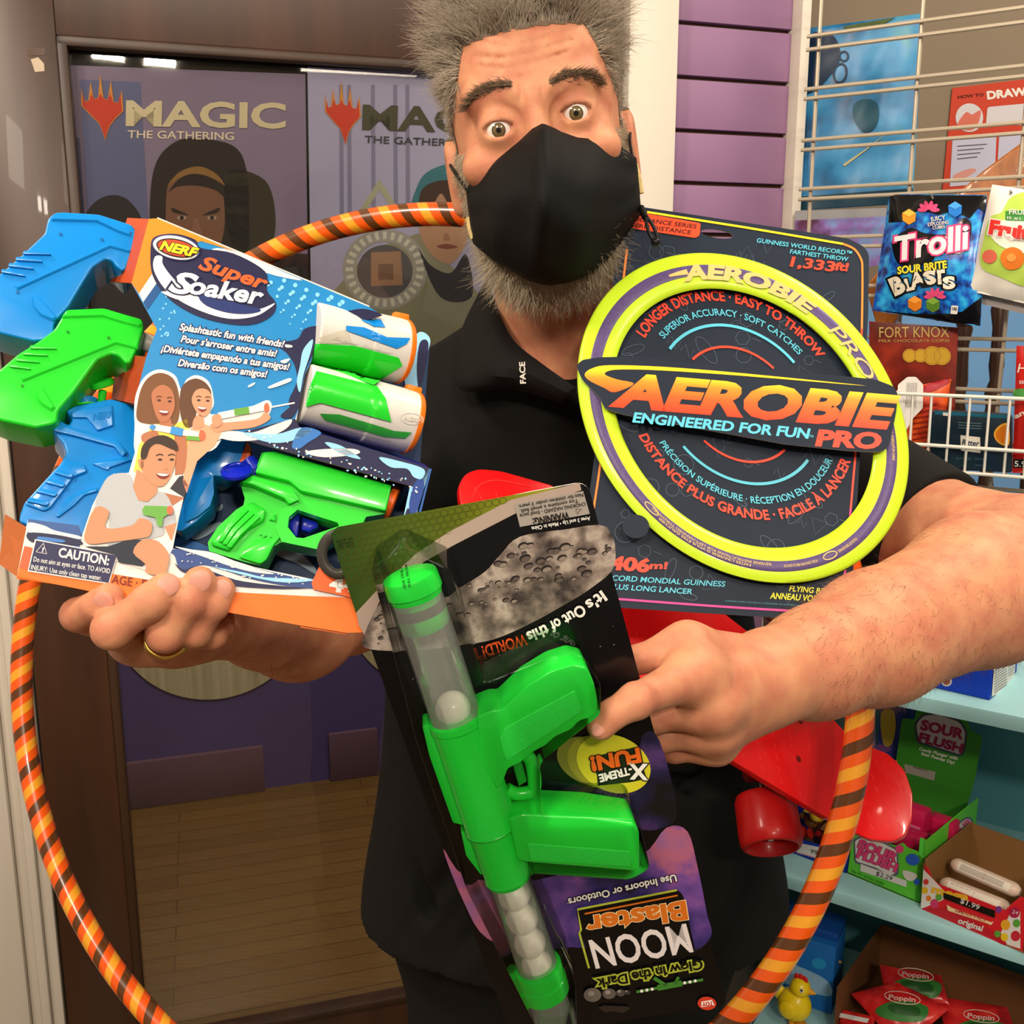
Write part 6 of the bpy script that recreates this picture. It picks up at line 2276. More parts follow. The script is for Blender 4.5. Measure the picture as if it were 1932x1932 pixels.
mb = MB()
RDL = M('#f03434', .25, coat=.4)
for i in range(14):
    for j in range(9):
        x = 885 + i * 50 + j * 10 if i < 4 else 1200 + (i - 4) * 36 + j * 4
        y = (905 + j * 14 + i * 24) if i < 4 else 1190 + (i - 4) * 24 + j * 22
        if i < 4:
            ok = y < 960 + i * 60 and y > 890 + i * 12 and x > 885
        else:
            ok = y > 1180 + (x - 1390) * .95 and y < 1410 + (x - 1363) * .60 and x < 1575
        if ok: mb.line(D3, [(x, y), (x + 4, y + 11)], 1.6, RDL, .0004)
for i in range(4):
    for j in range(6):
        x, y = 1612 + i * 26 + j * 6, 1440 + j * 23 - i * 2
        if x < 1708 and y < 1575: mb.line(T3, [(x, y), (x + 5, y + 11)], 1.6, RDL, .0004)
mb.line(D3, spl([(890, 940), (905, 915), (940, 906), (1000, 918)], 5, False), 2, RDL, .0004)
for x, y in ((1510, 1360), (1507, 1432), (1450, 1320)):
    mb.flat(D3, ell(x, y, 4, 7, -20, 10), M('#6b1210', .5), .0005)
mb.build('deck_texture', dk_)
wa = (-UP * .80 - FW * .60 + RT * .0).normalized()
wt = P(1442, 1503, .975)
mb = MB()
mb.lathe(wt, wa, [(0, .024), (.001, .0270), (.006, .0288), (.038, .0292), (.045, .0286), (.049, .0262), (.0495, .0240), (.044, .0205), (.036, .0190), (.032, .0120), (.032, .0004)], M('#a30b0b', .4, coat=.1), 56)
wh_ = mb.build('wheel', sk)
mb = MB()
mb.lathe(wt + wa * .031, wa, [(0, .0095), (.003, .0095), (.0036, .0085), (.0038, .0050)], M('#5a1210', .4), 28)
mb.lathe(wt + wa * .034, wa, [(0, .0052), (.004, .0052), (.0048, .0044), (.0075, .0034), (.0082, .0026), (.0083, .0002)], M('#b9b4ac', .25, 1.0), 12)
mb.build('axle_nut', wh_)
mb = MB()
mb.tube([wt - wa * .05, wt + wa * .01], .0040, M('#8d8880', .3, 1.0), 12)
mb.box(wt - wa * .02 + D3.n * -.002 + UP * .008, (RT * .016, UP * .012, FW * .010), M('#8d2018', .4), .003)
mb.build('truck', sk)
# ================================================================ shelves and candy at the right
TURQ = M('#9ed0d4', .5, name='turquoise_paint')
Z2 = P(1428, 1634, 1.25).z
q3 = S(1717, 1310); Z3 = q3.z
Z1 = Z2 - .25
u0 = S.u(1428, 1634)
unit = thing('shelf_unit', 'turquoise painted shelf unit holding candy boxes, at the lower right', 'shelves', S.pt(u0 + .4, 0, -.15))
U1 = u0 + .75
for z, a in ((Z1, u0 - .01), (Z2, u0), (Z3, u0 + .02)):
    mb = MB()
    S.board(mb, a, U1, z - .017, z, -.275, 0, TURQ, .0015)
    mb.build('shelf', unit)
mb = MB()
S.board(mb, u0 - .06, U1, 0, Z3, -.29, -.275, M('#4f8a93', .6))
mb.build('back_panel', unit)
mb = MB()
S.board(mb, u0 - .075, u0 - .055, 0, Z2 - .02, -.275, -.09, M('#4a433b', .6))
mb.build('end_panel', unit)
mb = MB()
S.board(mb, U1, U1 + .02, 0, Z3 + .05, -.29, 0, TURQ)
mb.build('side_panel', unit)
mb = MB()
S.board(mb, u0, U1, 0, Z1 - .2, -.275, -.02, TURQ)
mb.build('kick_panel', unit)


class Face(VPlane):
    """upright box face standing on a shelf: base corners given by pixels on the shelf top"""
    def __init__(s, a, b_, z):
        s.A, s.B = gz(a[0], a[1], z), gz(b_[0], b_[1], z)
        VPlane.__init__(s, s.A, (s.B - s.A))
        s.L = (s.B - s.A).length
        s.z = z


def carton(t, f, h, dep, mat, inner, front_h=None, name='carton'):
    """open display carton behind a face"""
    w_ = .0015
    fh = front_h or h
    mb = MB()
    f.board(mb, 0, f.L, f.z + .0005, f.z + .002, -dep, 0, inner)
    f.board(mb, 0, w_, f.z + .0005, f.z + h, -dep, 0, mat)
    f.board(mb, f.L - w_, f.L, f.z + .0005, f.z + h, -dep, 0, mat)
    f.board(mb, 0, f.L, f.z + .0005, f.z + h, -dep, -dep + w_, inner)
    mb.build('carton', t)


o = .0004
# blue gummy candy carton
f = Face((1478, 1603), (1597, 1648), Z2)
t = thing('candy_box', 'blue carton of wrapped gummy candy with 99¢ tag, behind the red skateboard wheel', 'candy box', f.pt(f.L / 2, Z2))
BLUEC = M('#1637a8', .4)
carton(t, f, .085, .10, BLUEC, M('#7a5430', .6))
mb = MB()
win = [(1498, 1520), (1512, 1512), (1570, 1540), (1566, 1590), (1552, 1596), (1512, 1584), (1503, 1572)]
z_top = f.z + .085
mb.slab(f, [[(1474, 1603), (1597, 1648), (1606, 1560), (1560, 1532), (1497, 1504), (1484, 1500)], rnd(win, 5)], .0012, BLUEC, 0)
mb.flat(f, rnd([(1502, 1589), (1549, 1599), (1545, 1621), (1502, 1609)], 2), WHITE, o)
for k in range(9): mb.flat(f, ell(1504 + k * 5, 1608 + k * 1.5, 1.4, 1.2, n=8), M('#c22a2a', .5), 2 * o)
mb.text(f, '99¢', (1528, 1610), (1548, 1615), 9, M('#2a2a2a', .5), 2 * o)
mb.build('front_panel', t)
mb = MB()
mb.flat(f, [(1560, 1532), (1606, 1556), (1603, 1585), (1556, 1562)], M('#f2efe8', .4), 0)
cols = ['#b0261f', '#7a4a22', '#d9b52a', '#a81f2b', '#8a5a2a', '#c2281f']
for k in range(6):
    mb = MB()
    c = f.pt(.012 + k * .0115, Z2 + .022 + (k % 3) * .016, -.016 - (k % 2) * .010)
    mb.ball(c, (.010, .012, .009), M(cols[k], .3, coat=.4), 12, (f.t, f.n, Vector((0, 0, 1))))
    for sg in (-1, 1):
        mb.tube([c + f.t * (.008 * sg), c + f.t * (.015 * sg) + Vector((0, 0, .004))], [.003, .007], M(cols[k], .3, coat=.4), 8)
    tag(mb.build('wrapped_candy'), '%s twist-wrapped gummy candy in the blue 99¢ carton' % ['red', 'brown', 'yellow', 'dark red', 'light brown', 'bright red'][k], 'candy', 'gummies in the blue carton')

# sour candy display carton
LIME = M('#5fc83a', .4); LIMED = M('#3f8f2c', .45); PNKL = M('#e0457f', .4)
f = Face((1599, 1648), (1735, 1705), Z2)
t = thing('candy_box', 'lime green display carton with pink lettering and raised back sign', 'candy box', f.pt(f.L / 2, Z2))
D = .15
mb = MB()
f.board(mb, 0, f.L, Z2 + .0005, Z2 + .002, -D, 0, M('#3a2416', .7))
mb.build('carton', t)
mb = MB()
mb.slab(f, rnd([(1599, 1648), (1609, 1574), (1690, 1596), (1703, 1590), (1712, 1600), (1730, 1606), (1743, 1624), (1735, 1705)], 3), .0012, LIME, 0)
mb.flat(f, rnd([(1610, 1583), (1622, 1578), (1668, 1588), (1694, 1602), (1696, 1650), (1680, 1656), (1650, 1640), (1612, 1628)], 5), M('#5c6676', .4), o)
mb.flat(f, rnd([(1613, 1586), (1624, 1581), (1666, 1591), (1691, 1604), (1693, 1646), (1679, 1652), (1652, 1637), (1615, 1625)], 5), WHITE, 2 * o)
mb.text(f, 'SOUR', (1618, 1599), (1688, 1626), 17, PNKL, 3 * o, .05, under=(M('#6d1a3c', .4), .03))
mb.text(f, 'FLUSH', (1616, 1617), (1689, 1645), 16, PNKL, 3 * o, .05, under=(M('#6d1a3c', .4), .03))
mb.flat(f, [(1624, 1630), (1711, 1662), (1710, 1674), (1623, 1643)], WHITE, 3 * o)
mb.text(f, '$2.29', (1652, 1651), (1682, 1662), 8.5, M('#2a2a2a', .5), 4 * o)
mb.text(f, 'Net Wt 16.36oz (468g)', (1606, 1645), (1667, 1670), 5, M('#2c5a1c', .5), 3 * o)
mb.flat(f, ell(1722, 1622, 13, 11, 15, 20), M('#2b62c8', .4), 2 * o)
mb.flat(f, spl([(1704, 1642), (1730, 1650), (1722, 1662), (1708, 1658)], 4), WHITE, 2 * o)
mb.flat(f, ell(1697, 1602, 8, 8, 0, 18), PNKL, 3 * o)
mb.flat(f, ell(1730, 1664, 6, 6, 0, 16), M('#2b62c8', .4), 2 * o)
mb.build('front_panel', t)
mb = MB()
fr, bk_ = f.pt(f.L, Z2 + .002), f.pt(f.L, Z2 + .002, -D)
quad3([fr, bk_, bk_ + Vector((0, 0, .075)), fr + Vector((0, 0, .075))], .0012, mb, LIME)
sd_ = Plane(fr, (bk_ - fr).cross(Vector((0, 0, 1))))
mb.flat(sd_, ell(1815, 1572, 16, 34, 28, 24), M('#5c6676', .4), o)
mb.flat(sd_, ell(1815, 1572, 13, 30, 28, 24), WHITE, 2 * o)
mb.text(sd_, 'SOUR', (1797, 1590), (1836, 1552), 13, PNKL, 3 * o, .04)
quad3([fr + f.t * -.006, fr, fr + Vector((0, 0, .078)), fr + f.t * -.006 + Vector((0, 0, .078))], .0012, mb, M('#58d84a', .4))
mb.build('side_panel', t)
bf = VPlane(f.pt(0, Z2, -D), f.t)
mb = MB()
mb.slab(bf, rnd([(1702, 1355), (1725, 1358), (1728, 1340), (1748, 1326), (1785, 1322), (1822, 1340), (1830, 1378), (1853, 1390), (1838, 1476), (1690, 1440)], 5), .0012, LIMED, 0)
mb.slab(bf, [(1690, 1440), (1838, 1476), (1812, 1560), (1690, 1520)], .0012, LIMED, 0)
mb.flat(bf, rnd([(1724, 1366), (1740, 1346), (1770, 1344), (1812, 1358), (1826, 1380), (1820, 1420), (1812, 1428), (1730, 1402)], 8), M('#454d58', .4), o)
mb.flat(bf, rnd([(1728, 1367), (1742, 1350), (1770, 1348), (1810, 1362), (1822, 1382), (1816, 1418), (1810, 1423), (1734, 1399)], 8), M('#c9c4c0', .4), 2 * o)
mb.text(bf, 'SOUR', (1737, 1376), (1814, 1394), 19, M('#a83058', .4), 3 * o, .05)
mb.text(bf, 'FLUSH', (1733, 1398), (1813, 1420), 17, M('#a83058', .4), 3 * o, .05)
mb.text(bf, 'Candy Plunger with', (1734, 1415), (1806, 1434), 6, M('#e8e6d8', .4), 3 * o, .03)
mb.text(bf, 'Sour Powder Dip!', (1738, 1424), (1800, 1442), 6, M('#e8e6d8', .4), 3 * o, .03)
mb.flat(bf, [(1706, 1441), (1765, 1456), (1763, 1473), (1708, 1458)], M('#a9a294', .5), 2 * o)
mb.text(bf, 'WARNING:', (1722, 1449), (1750, 1456), 4, M('#222', .5) if False else M('#222222', .5), 3 * o)
mb.build('raised_sign', t)
for k, (x, y, dd) in enumerate(((1708, 1568, .060), (1722, 1600, .026), (1756, 1560, .075))):
    mb = MB()
    c = f.pt((.05, .062, .078)[k], Z2 + (.055, .040, .045)[k], -dd)
    mb.box(c, (f.t * .016, f.n * .010, Vector((0, 0, .030))), M('#c01a4c', .3, coat=.3), .002)
    mb.box(c + f.n * .0104, (f.t * .012, f.n * .0006, Vector((0, 0, .010))), M('#e06a94', .3), 0)
    tag(mb.build('candy_pack'), ['pink candy pack at the left of the lime green carton', 'pink candy pack nearest the front of the lime green carton', 'pink candy pack at the back right of the lime green carton'][k], 'candy', 'pink packs in the lime carton')
# blue story-printed carton behind it
t = thing('candy_box', 'blue and purple carton standing behind the hoop, left of the lime sign', 'candy box', f.pt(-.03, Z2, -.17))
mb = MB()
f2 = VPlane(f.pt(0, Z2, -.165), f.t)
a_ = f2.u(1655, 1400); b2_ = f2.u(1706, 1400)
f2.board(mb, a_, b2_, Z2 + .0005, f2.uz(1680, 1318)[1], -.05, 0, M('#33408a', .5), .001)
mb.build('carton', t)
mb = MB()
mb.flat(f2, [(1640, 1330), (1652, 1330), (1652, 1440), (1640, 1440)], M('#9a86a8', .5), o)
mb.flat(f2, ell(1664, 1412, 18, 8, 0, 20), M('#7a4a8a', .5), o)
mb.flat(f2, spl([(1662, 1345), (1685, 1340), (1690, 1372), (1682, 1405), (1666, 1402)], 4), M('#c2a83a', .5), 2 * o)
mb.build('printed_figure', t)

# red candy-roll carton
f = Face((1737, 1714), (1932, 1799), Z2)
RC_ = M('#d2232c', .4); KB = M('#8a6238', .65, name='kraft_inside')
t = thing('candy_box', 'red open carton of candy rolls with a black $1.99 tag', 'candy box', f.pt(f.L / 2, Z2))
carton(t, f, .062, .12, KB, KB)
mb = MB()
fo_ = [(1737, 1714), (1743, 1629), (1752, 1640), (1758, 1658), (1770, 1668), (1896, 1718), (1910, 1704), (1925, 1692), (1945, 1700), (1940, 1802)]
mb.slab(f, fo_, .0012, RC_, 0)
mb.flat(f, [(1737, 1714), (1742, 1640), (1752, 1650), (1790, 1690), (1775, 1700), (1745, 1712)], WHITE, o)
mb.flat(f, [(1737, 1714), (1790, 1712), (1880, 1760), (1900, 1785), (1860, 1772)], M('#b8202c', .4), o)
mb.flat(f, [(1888, 1760), (1905, 1725), (1925, 1720), (1925, 1790), (1900, 1782)], WHITE, o)
for x, y, r_, c_ in ((1745, 1680, 6, '#e2b52a'), (1752, 1695, 5, '#e0792a'), (1771, 1693, 6, '#5aa03a'), (1763, 1705, 8, '#c83a6a'), (1747, 1664, 5, '#d23a3a'), (1897, 1745, 9, '#e2a52a'), (1918, 1742, 7, '#5aa03a'), (1895, 1768, 7, '#e2c52a'), (1916, 1766, 9, '#c02a3a'), (1882, 1762, 6, '#5aa03a'), (1884, 1716, 6, '#7a3a8a')):
    mb.flat(f, ell(x, y, r_, r_ * 1.1, 0, 16), M(c_, .45), 2 * o)
mb.text(f, 'mega', (1758, 1684), (1825, 1700), 15, M('#e8b42c', .4), 3 * o, .05)
mb.flat(f, [(1780, 1684), (1877, 1718), (1877, 1732), (1780, 1695)], M('#15130f', .4), 4 * o)
mb.text(f, '$1.99', (1811, 1703), (1846, 1717), 10, WHITE, 5 * o, .01)
mb.flat(f, rnd([(1786, 1706), (1794, 1712), (1870, 1740), (1875, 1738), (1870, 1746), (1862, 1742), (1800, 1722), (1788, 1718)], 3), M('#e6d2a2', .4), 3 * o)
mb.text(f, 'SMARTIES', (1801, 1720), (1858, 1739), 8, M('#c2483a', .4), 4 * o, .01)
mb.text(f, 'original', (1807, 1741), (1852, 1757), 11, WHITE, 4 * o, .03)
mb.flat(f, ell(1914, 1722, 10, 10, 0, 20), M('#a82048', .4), 3 * o)
mb.text(f, '24', (1909, 1723), (1920, 1726), 7, WHITE, 4 * o)
mb.build('front_panel', t)
for k, (a, b_) in enumerate((((1796, 1628, .05), (1925, 1684, .05)), ((1776, 1664, .022), (1905, 1716, .022)))):
    A_ = f(a[0], a[1], -a[2]); B_ = f(b_[0], b_[1], -b_[2])
    t = thing('candy_roll', ['cream candy roll lying at the back of the red $1.99 carton', 'white candy roll with barcode lying at the front of the red $1.99 carton'][k], 'candy', (A_ + B_) / 2, 'candy rolls in the red carton')
    mb = MB()
    ax = (B_ - A_).normalized(); L = (B_ - A_).length
    mb.lathe(A_, ax, [(0, .004), (.004, .0075), (.008, .0085), (L - .008, .0085), (L - .004, .0075), (L, .004)], M('#e3c6b2', .3, coat=.3), 24)
    mb.build('roll', t)
    sf = Cast(mb, f)
    mb = MB()
    d_ = (b_[0] - a[0], b_[1] - a[1])
    g = lambda s_, v: (a[0] + d_[0] * s_ - d_[1] * .08 * v, a[1] + d_[1] * s_ + d_[0] * .08 * v)
    mb.wrap(sf, [g(.08, -.7), g(.85, -.7), g(.85, .7), g(.08, .7)], M('#efe6d6', .4), .0002)
    if k == 1:
        for j in range(12): mb.line(sf, [g(.14 + j * .025, -.5), g(.14 + j * .025, .5)], 1.2 if j % 3 else 2, M('#1c1a18', .5), .0004)
    else:
        for j in range(5): mb.line(sf, [g(.12, -.45 + j * .2), g(.75, -.45 + j * .2)], .8, M('#6a5a50', .5), .0004)
    mb.build('wrapper_label', t)

# blue carton on the upper shelf
A_, Bq = gz(1700, 1284, Z3), gz(1867, 1322, Z3)
f = VPlane(A_, (Bq - A_)); f.z = Z3; f.L = (Bq - A_).length
t = thing('candy_box', 'blue carton with white nutrition panel on the upper shelf, under the forearm', 'candy box', f.pt(f.L / 2, Z3))
mb = MB()
f.board(mb, 0, f.L, Z3 + .0005, Z3 + .055, -.11, 0, M('#1440c0', .4), .001)
mb.build('carton', t)
ff = VPlane(f.pt(f.L + .0006, Z3), f.n)
mb = MB()
mb.flat(ff, [(1876, 1254), (1918, 1226), (1912, 1298), (1871, 1314)], M('#dedbd6', .5), o)
mb.text(ff, 'Nutrition Facts', (1877, 1261), (1902, 1245), 5, M('#222222', .5), 2 * o, .02)
for j in range(9): mb.line(ff, [(1876, 1267 + j * 5), (1900, 1251 + j * 5)], 1.0, M('#4a4a4a', .5), 2 * o)
for j in range(6): mb.line(ff, [(1903, 1250 + j * 5), (1913, 1243 + j * 5)], 1.0, M('#6a6a6a', .5), 2 * o)
mb.flat(f, ell(1786, 1286, 10, 9, 0, 18), M('#e8e2da', .5), o)
mb.flat(f, ell(1786, 1286, 7, 6.5, 0, 18), M('#a85a4a', .5), 2 * o)
mb.build('nutrition_panel', t)
# sugar sweets bag and purple bag behind the arm
def pillow(name, label, cat, quad, pl, bulge, mat, group=None, back=0.0, n=18, crimp=True):
    """puffed bag: quad = TL, TR, BR, BL in pixels on a plane"""
    t = thing(name, label, cat, pl((quad[0][0] + quad[2][0]) / 2, quad[2][1]), group)
    TL, TR, BR, BL_ = [Vector(q) for q in quad]
    def uv(x, y):
        u = v = .5
        for _ in range(8):
            p = (TL * (1 - u) + TR * u) * (1 - v) + (BL_ * (1 - u) + BR * u) * v
            du = (TR - TL) * (1 - v) + (BR - BL_) * v
            dv = (BL_ - TL) * (1 - u) + (BR - TR) * u
            det = du.x * dv.y - du.y * dv.x
            ex, ey = x - p.x, y - p.y
            u += (ex * dv.y - ey * dv.x) / det; v += (du.x * ey - du.y * ex) / det
        return u, v
    def bg(u, v):
        u = min(max(u, 0), 1); v = min(max(v, 0), 1)
        w_ = 1.0
        return bulge * (max(math.sin(math.pi * u), 0) ** .55) * (max(math.sin(math.pi * v), 0) ** .6) + bulge * .10 * math.sin(u * 17 + v * 5) * math.sin(v * 11) * (.4 + abs(v - .5))
    def surf(x, y, off=0.0):
        u, v = uv(x, y)
        return pl(x, y, bg(u, v) + off)
    mb = MB()
    vs = []
    for sg in (1, -1):
        for i in range(n + 1):
            for j in range(n + 1):
                u, v = i / n, j / n
                p = (TL * (1 - u) + TR * u) * (1 - v) + (BL_ * (1 - u) + BR * u) * v
                vs.append(pl(p.x, p.y, back + (bg(u, v) if sg > 0 else -bg(u, v) * .7 - .0003)))
    m_ = (n + 1) ** 2
    fs = []
    for i in range(n):
        for j in range(n):
            a = i * (n + 1) + j
            fs.append([a, a + n + 1, a + n + 2, a + 1])
            fs.append([m_ + a, m_ + a + 1, m_ + a + n + 2, m_ + a + n + 1])
    mb.add(vs, fs, mat)
    bag = mb.build('bag', t)
    surf.n = pl.n
    return bag, surf


SB = VPlane(S.pt(0, 0, -.05), S.t)
t, s = pillow('candy_bag', 'white sweets bag with rainbow lettering, peeping out between slate card and forearm', 'candy bag', [(1440, 1090), (1500, 1110), (1510, 1240), (1440, 1220)], SB, .012, M('#d9d2cc', .35, coat=.3))
mb = MB()
for k, ch in enumerate('SUGAR'):
    mb.text(s, ch, (1446 + k * 10, 1176 + k * 1.2), (1454 + k * 10, 1177 + k * 1.2), 11, M(['#c8362f', '#d9a52a', '#4a7ac8', '#5aa03a', '#c86a2a'][k], .4), .002, .05)
mb.build('bag_lettering', t)
t, s = pillow('candy_bag', 'purple and orange candy bag just visible above the forearm beside the slate card', 'candy bag', [(1600, 1080), (1670, 1085), (1680, 1180), (1600, 1170)], SB, .012, mottle('purple_bag', [(.4, '#7a4a9a'), (.52, '#4a6ac0'), (.6, '#e2792a')], 30))

# lower shelf: blue carton, chick toys, bags in a carton
f = Face((1440, 1872), (1568, 1915), Z1)
t = thing('candy_box', 'dark blue carton with black lettered squares on the lowest shelf, behind the yellow chicks', 'candy box', f.pt(f.L / 2, Z1))
mb = MB()
hh = f.uz(1446, 1748)[1]
f.board(mb, 0, f.L, Z1 + .0005, hh, -.06, 0, M('#1f6fc0', .4), .001)
f.board(mb, 0, f.L, hh, hh + .012, -.06, -.012, M('#174ea0', .4), .001)
mb.build('carton', t)
mb = MB()
mb.flat(f, rnd([(1454, 1756), (1500, 1772), (1498, 1806), (1452, 1788)], 3), M('#141418', .4), o)
mb.text(f, 'CAN', (1457, 1770), (1486, 1780), 9, WHITE, 2 * o, .02)
mb.text(f, 'BL', (1456, 1784), (1474, 1790), 9, WHITE, 2 * o, .02)
mb.flat(f, ell(1545, 1818, 14, 10, 15, 20), M('#2a9ad8', .4), o)
mb.flat(f, spl([(1450, 1800), (1500, 1820), (1560, 1850), (1560, 1880), (1450, 1840)], 4), M('#8fb8d8', .4), o)
mb.build('printed_front', t)
CH = M('#e8c816', .35, coat=.3); RDC = M('#c3201a', .35)
def chick(label, x, y, d, sc, mat):
    c = P(x, y, d)
    t = thing('chick_toy', label, 'toy', Vector((c.x, c.y, Z1)), 'chick toys on the lowest shelf')
    X_, Y_, Z_ = RT * .8 + Vector((0, -.6, 0)), Vector((.6, .8, 0)), Vector((0, 0, 1))
    mb = MB()
    c = Vector((c.x, c.y, Z1 + .030 * sc))
    mb.ball(c, (.021 * sc, .018 * sc, .021 * sc), mat, 24, (X_, Y_, Z_))
    mb.ball(c + X_ * .006 * sc + Z_ * .026 * sc, (.0125 * sc,) * 3, mat, 20)
    mb.ball(c - X_ * .02 * sc + Z_ * .008 * sc, (.009 * sc, .006 * sc, .010 * sc), mat, 14, (X_, Y_, Z_))
    mb.build('body', t)
    mb = MB()
    for k in range(3): mb.ball(c + X_ * (.001 + .005 * k) * sc + Z_ * (.038 + .001 * (k == 1)) * sc, (.004 * sc, .002 * sc, .005 * sc), RDC, 12, (X_, Y_, Z_))
    mb.build('comb', t)
    mb = MB()
    mb.lathe(c + X_ * .017 * sc + Z_ * .025 * sc, X_, [(0, .005 * sc), (.009 * sc, .0005)], M('#d9991a', .4), 14)
    mb.build('beak', t)
    mb = MB()
    mb.ball(c - Y_ * .0165 * sc + Z_ * .0 - X_ * .003 * sc, (.011 * sc, .004 * sc, .012 * sc), mat, 16, (X_, Y_, Z_))
    mb.build('wing', t)
    mb = MB()
    e = c + X_ * .011 * sc - Y_ * .0095 * sc + Z_ * .029 * sc
    mb.ball(e, .0028 * sc, WHITE, 12); mb.ball(e + (CAM - e).normalized() * .002 * sc, .0015 * sc, M('#111111', .2), 10)
    mb.build('eye', t)
    for sg in (-1, 1):
        mb = MB()
        mb.tube([c + Y_ * .007 * sg * sc - Z_ * .018 * sc, Vector((c.x, c.y, Z1 + .001)) + Y_ * .007 * sg * sc], .0035 * sc, M('#d98a1a', .4), 10)
        mb.box(Vector((c.x, c.y, Z1 + .002)) + Y_ * .007 * sg * sc + X_ * .004 * sc, (X_ * .009 * sc, Y_ * .005 * sc, Z_ * .0015), M('#d98a1a', .4), .001)
        mb.build('foot', t)
chick('bright yellow toy chick with red comb on the lowest shelf, nearest the hula hoop', 1497, 1925, 1.335, 1.05, CH)
chick('darker yellow toy chick behind the bright one, on the lowest shelf', 1542, 1900, 1.40, 1.1, M('#c49a14', .4, coat=.3))
# carton of red and green candy bags
f = Face((1572, 1960), (1800, 2060), Z1)
KR2 = M('#6f4526', .7)
t = thing('candy_carton', 'brown open carton of red and green candy bags on the lowest shelf', 'carton', f.pt(f.L / 2, Z1, -.1))
f.L += .10
carton(t, f, .075, .17, KR2, KR2)
RB = mottle('red_bag', [(.35, '#8e1418'), (.55, '#c41f20'), (.7, '#d6352c')], 40, .25)
WM = M('#2f6a2a', .35); WMD = M('#1f4a1e', .35)
VPB = lambda k: Plane(f.pt(.09 + .03 * k, Z1 + .05 + .012 * k, -.05 - .03 * k), (f.n * .6 + Vector((0, 0, .8))))
specs = [([(1605, 1875), (1700, 1850), (1790, 1905), (1700, 1980)], 0, 'red and green candy bag at the front left of the brown carton'),
         ([(1660, 1820), (1775, 1840), (1790, 1895), (1670, 1880)], 1, 'red and green candy bag leaning topmost at the back of the brown carton'),
         ([(1770, 1880), (1900, 1900), (1930, 1990), (1790, 1980)], 2, 'red and green candy bag at the right of the brown carton'),
         ([(1590, 1905), (1650, 1918), (1650, 1990), (1570, 1975)], 3, 'red candy bag with white stripe at the left front corner of the brown carton')]
for qd, k, lb in specs:
    t, s = pillow('candy_bag', lb, 'candy bag', qd, VPB(k % 3), .010, RB, 'candy bags in the brown carton')
    mb = MB()
    cx, cy = sum(q[0] for q in qd) / 4, sum(q[1] for q in qd) / 4
    if k == 3:
        mb.wrap(s, [(1580, 1910), (1640, 1922), (1636, 1930), (1578, 1918)], WHITE, .0012)
    else:
        mb.wrap(s, spl([(cx - 48, cy + 4), (cx - 10, cy - 14), (cx + 50, cy - 4), (cx + 40, cy + 24), (cx - 20, cy + 22)], 4), WM, .0012)
        mb.wrap(s, spl([(cx - 20, cy - 8), (cx + 30, cy - 4), (cx + 34, cy + 14), (cx - 14, cy + 8)], 4), WMD, .0018)
        mb.line(s, ell(cx + 4, cy - 20, 34, 11, 10, 24), 1.5, M('#d8b8a8', .4), .0020, True)
        mb.text(s, 'Poppin', (cx - 22, cy - 18), (cx + 28, cy - 12), 9, M('#d8a8a0', .4), .0020, .03)
    mb.build('bag_print', t)

# ================================================================ hanging bags and basket goods
GO = VPlane(G.pt(0, 0, .030), G.t)
HB_ = Plane(GO(1755, 480), (GO.n * .92 + Vector((-.32, 0, .12))))
TB = mottle('blue_cube_print', [(.36, '#0c1f5a'), (.46, '#1456b8'), (.56, '#1e8ad0'), (.66, '#2fa8e0')], 60, .22)
t, s = pillow('candy_bag', 'black and bright blue candy bag with white lettering, hanging on the wire rack', 'candy bag', [(1678, 366), (1862, 368), (1850, 616), (1646, 586)], HB_, .020, TB, 'candy bags hanging on the wire rack')
mb = MB()
BKP = M('#0d0d10', .2, coat=.4)
mb.wrap(s, [(1679, 367), (1861, 369), (1858, 400), (1846, 392), (1830, 412), (1800, 398), (1770, 405), (1735, 395), (1700, 418), (1676, 420)], BKP, .0012)
mb.wrap(s, [(1646, 584), (1720, 592), (1770, 606), (1790, 592), (1815, 588), (1852, 560), (1849, 614), (1800, 610), (1740, 600)], BKP, .0012)
mb.wrap(s, spl([(1686, 450), (1720, 430), (1745, 440), (1790, 440), (1815, 412), (1832, 420), (1830, 450), (1815, 478), (1770, 478), (1755, 495), (1700, 500), (1685, 475)], 4), BKP, .0012)
mb.build('bag_print', t)
mb = MB()
PK = M('#d83a78', .35)
mb.text(s, 'Trolli', (1688, 492), (1824, 468), 46, M('#e6dfe2', .35), .0026, .03, .2, under=(PK, .05))
mb.build('brand_lettering', t)
mb = LMB('bag_lettering', t)
mb.text(s, 'SOUR BRITE', (1694, 517), (1786, 505), 14, M('#e2d83a', .35), .0026, .04, .1, under=(BKP, .08))
for ch, a, b_, h_ in (('B', (1690, 556), (1708, 548), 32), ('L', (1712, 548), (1724, 545), 22), ('A', (1722, 541), (1744, 537), 26), ('S', (1746, 536), (1764, 534), 24), ('T', (1764, 535), (1782, 534), 26), ('S', (1782, 544), (1800, 543), 22)):
    mb.text(s, ch, a, b_, h_, M('#e6ddc8', .35), .0026, .06, 0, under=(BKP, .09))
for t_, a, b_, h_ in (('JUICY', (1756, 418), (1784, 414), 9), ('EXPLODING', (1751, 427), (1790, 422), 7), ('CUBES', (1760, 433), (1783, 430), 6)):
    mb.text(s, t_, a, b_, h_, WHITE, .0026, .01, under=(BKP, .04))
mb.build('bag_lettering', t)
mb = MB()
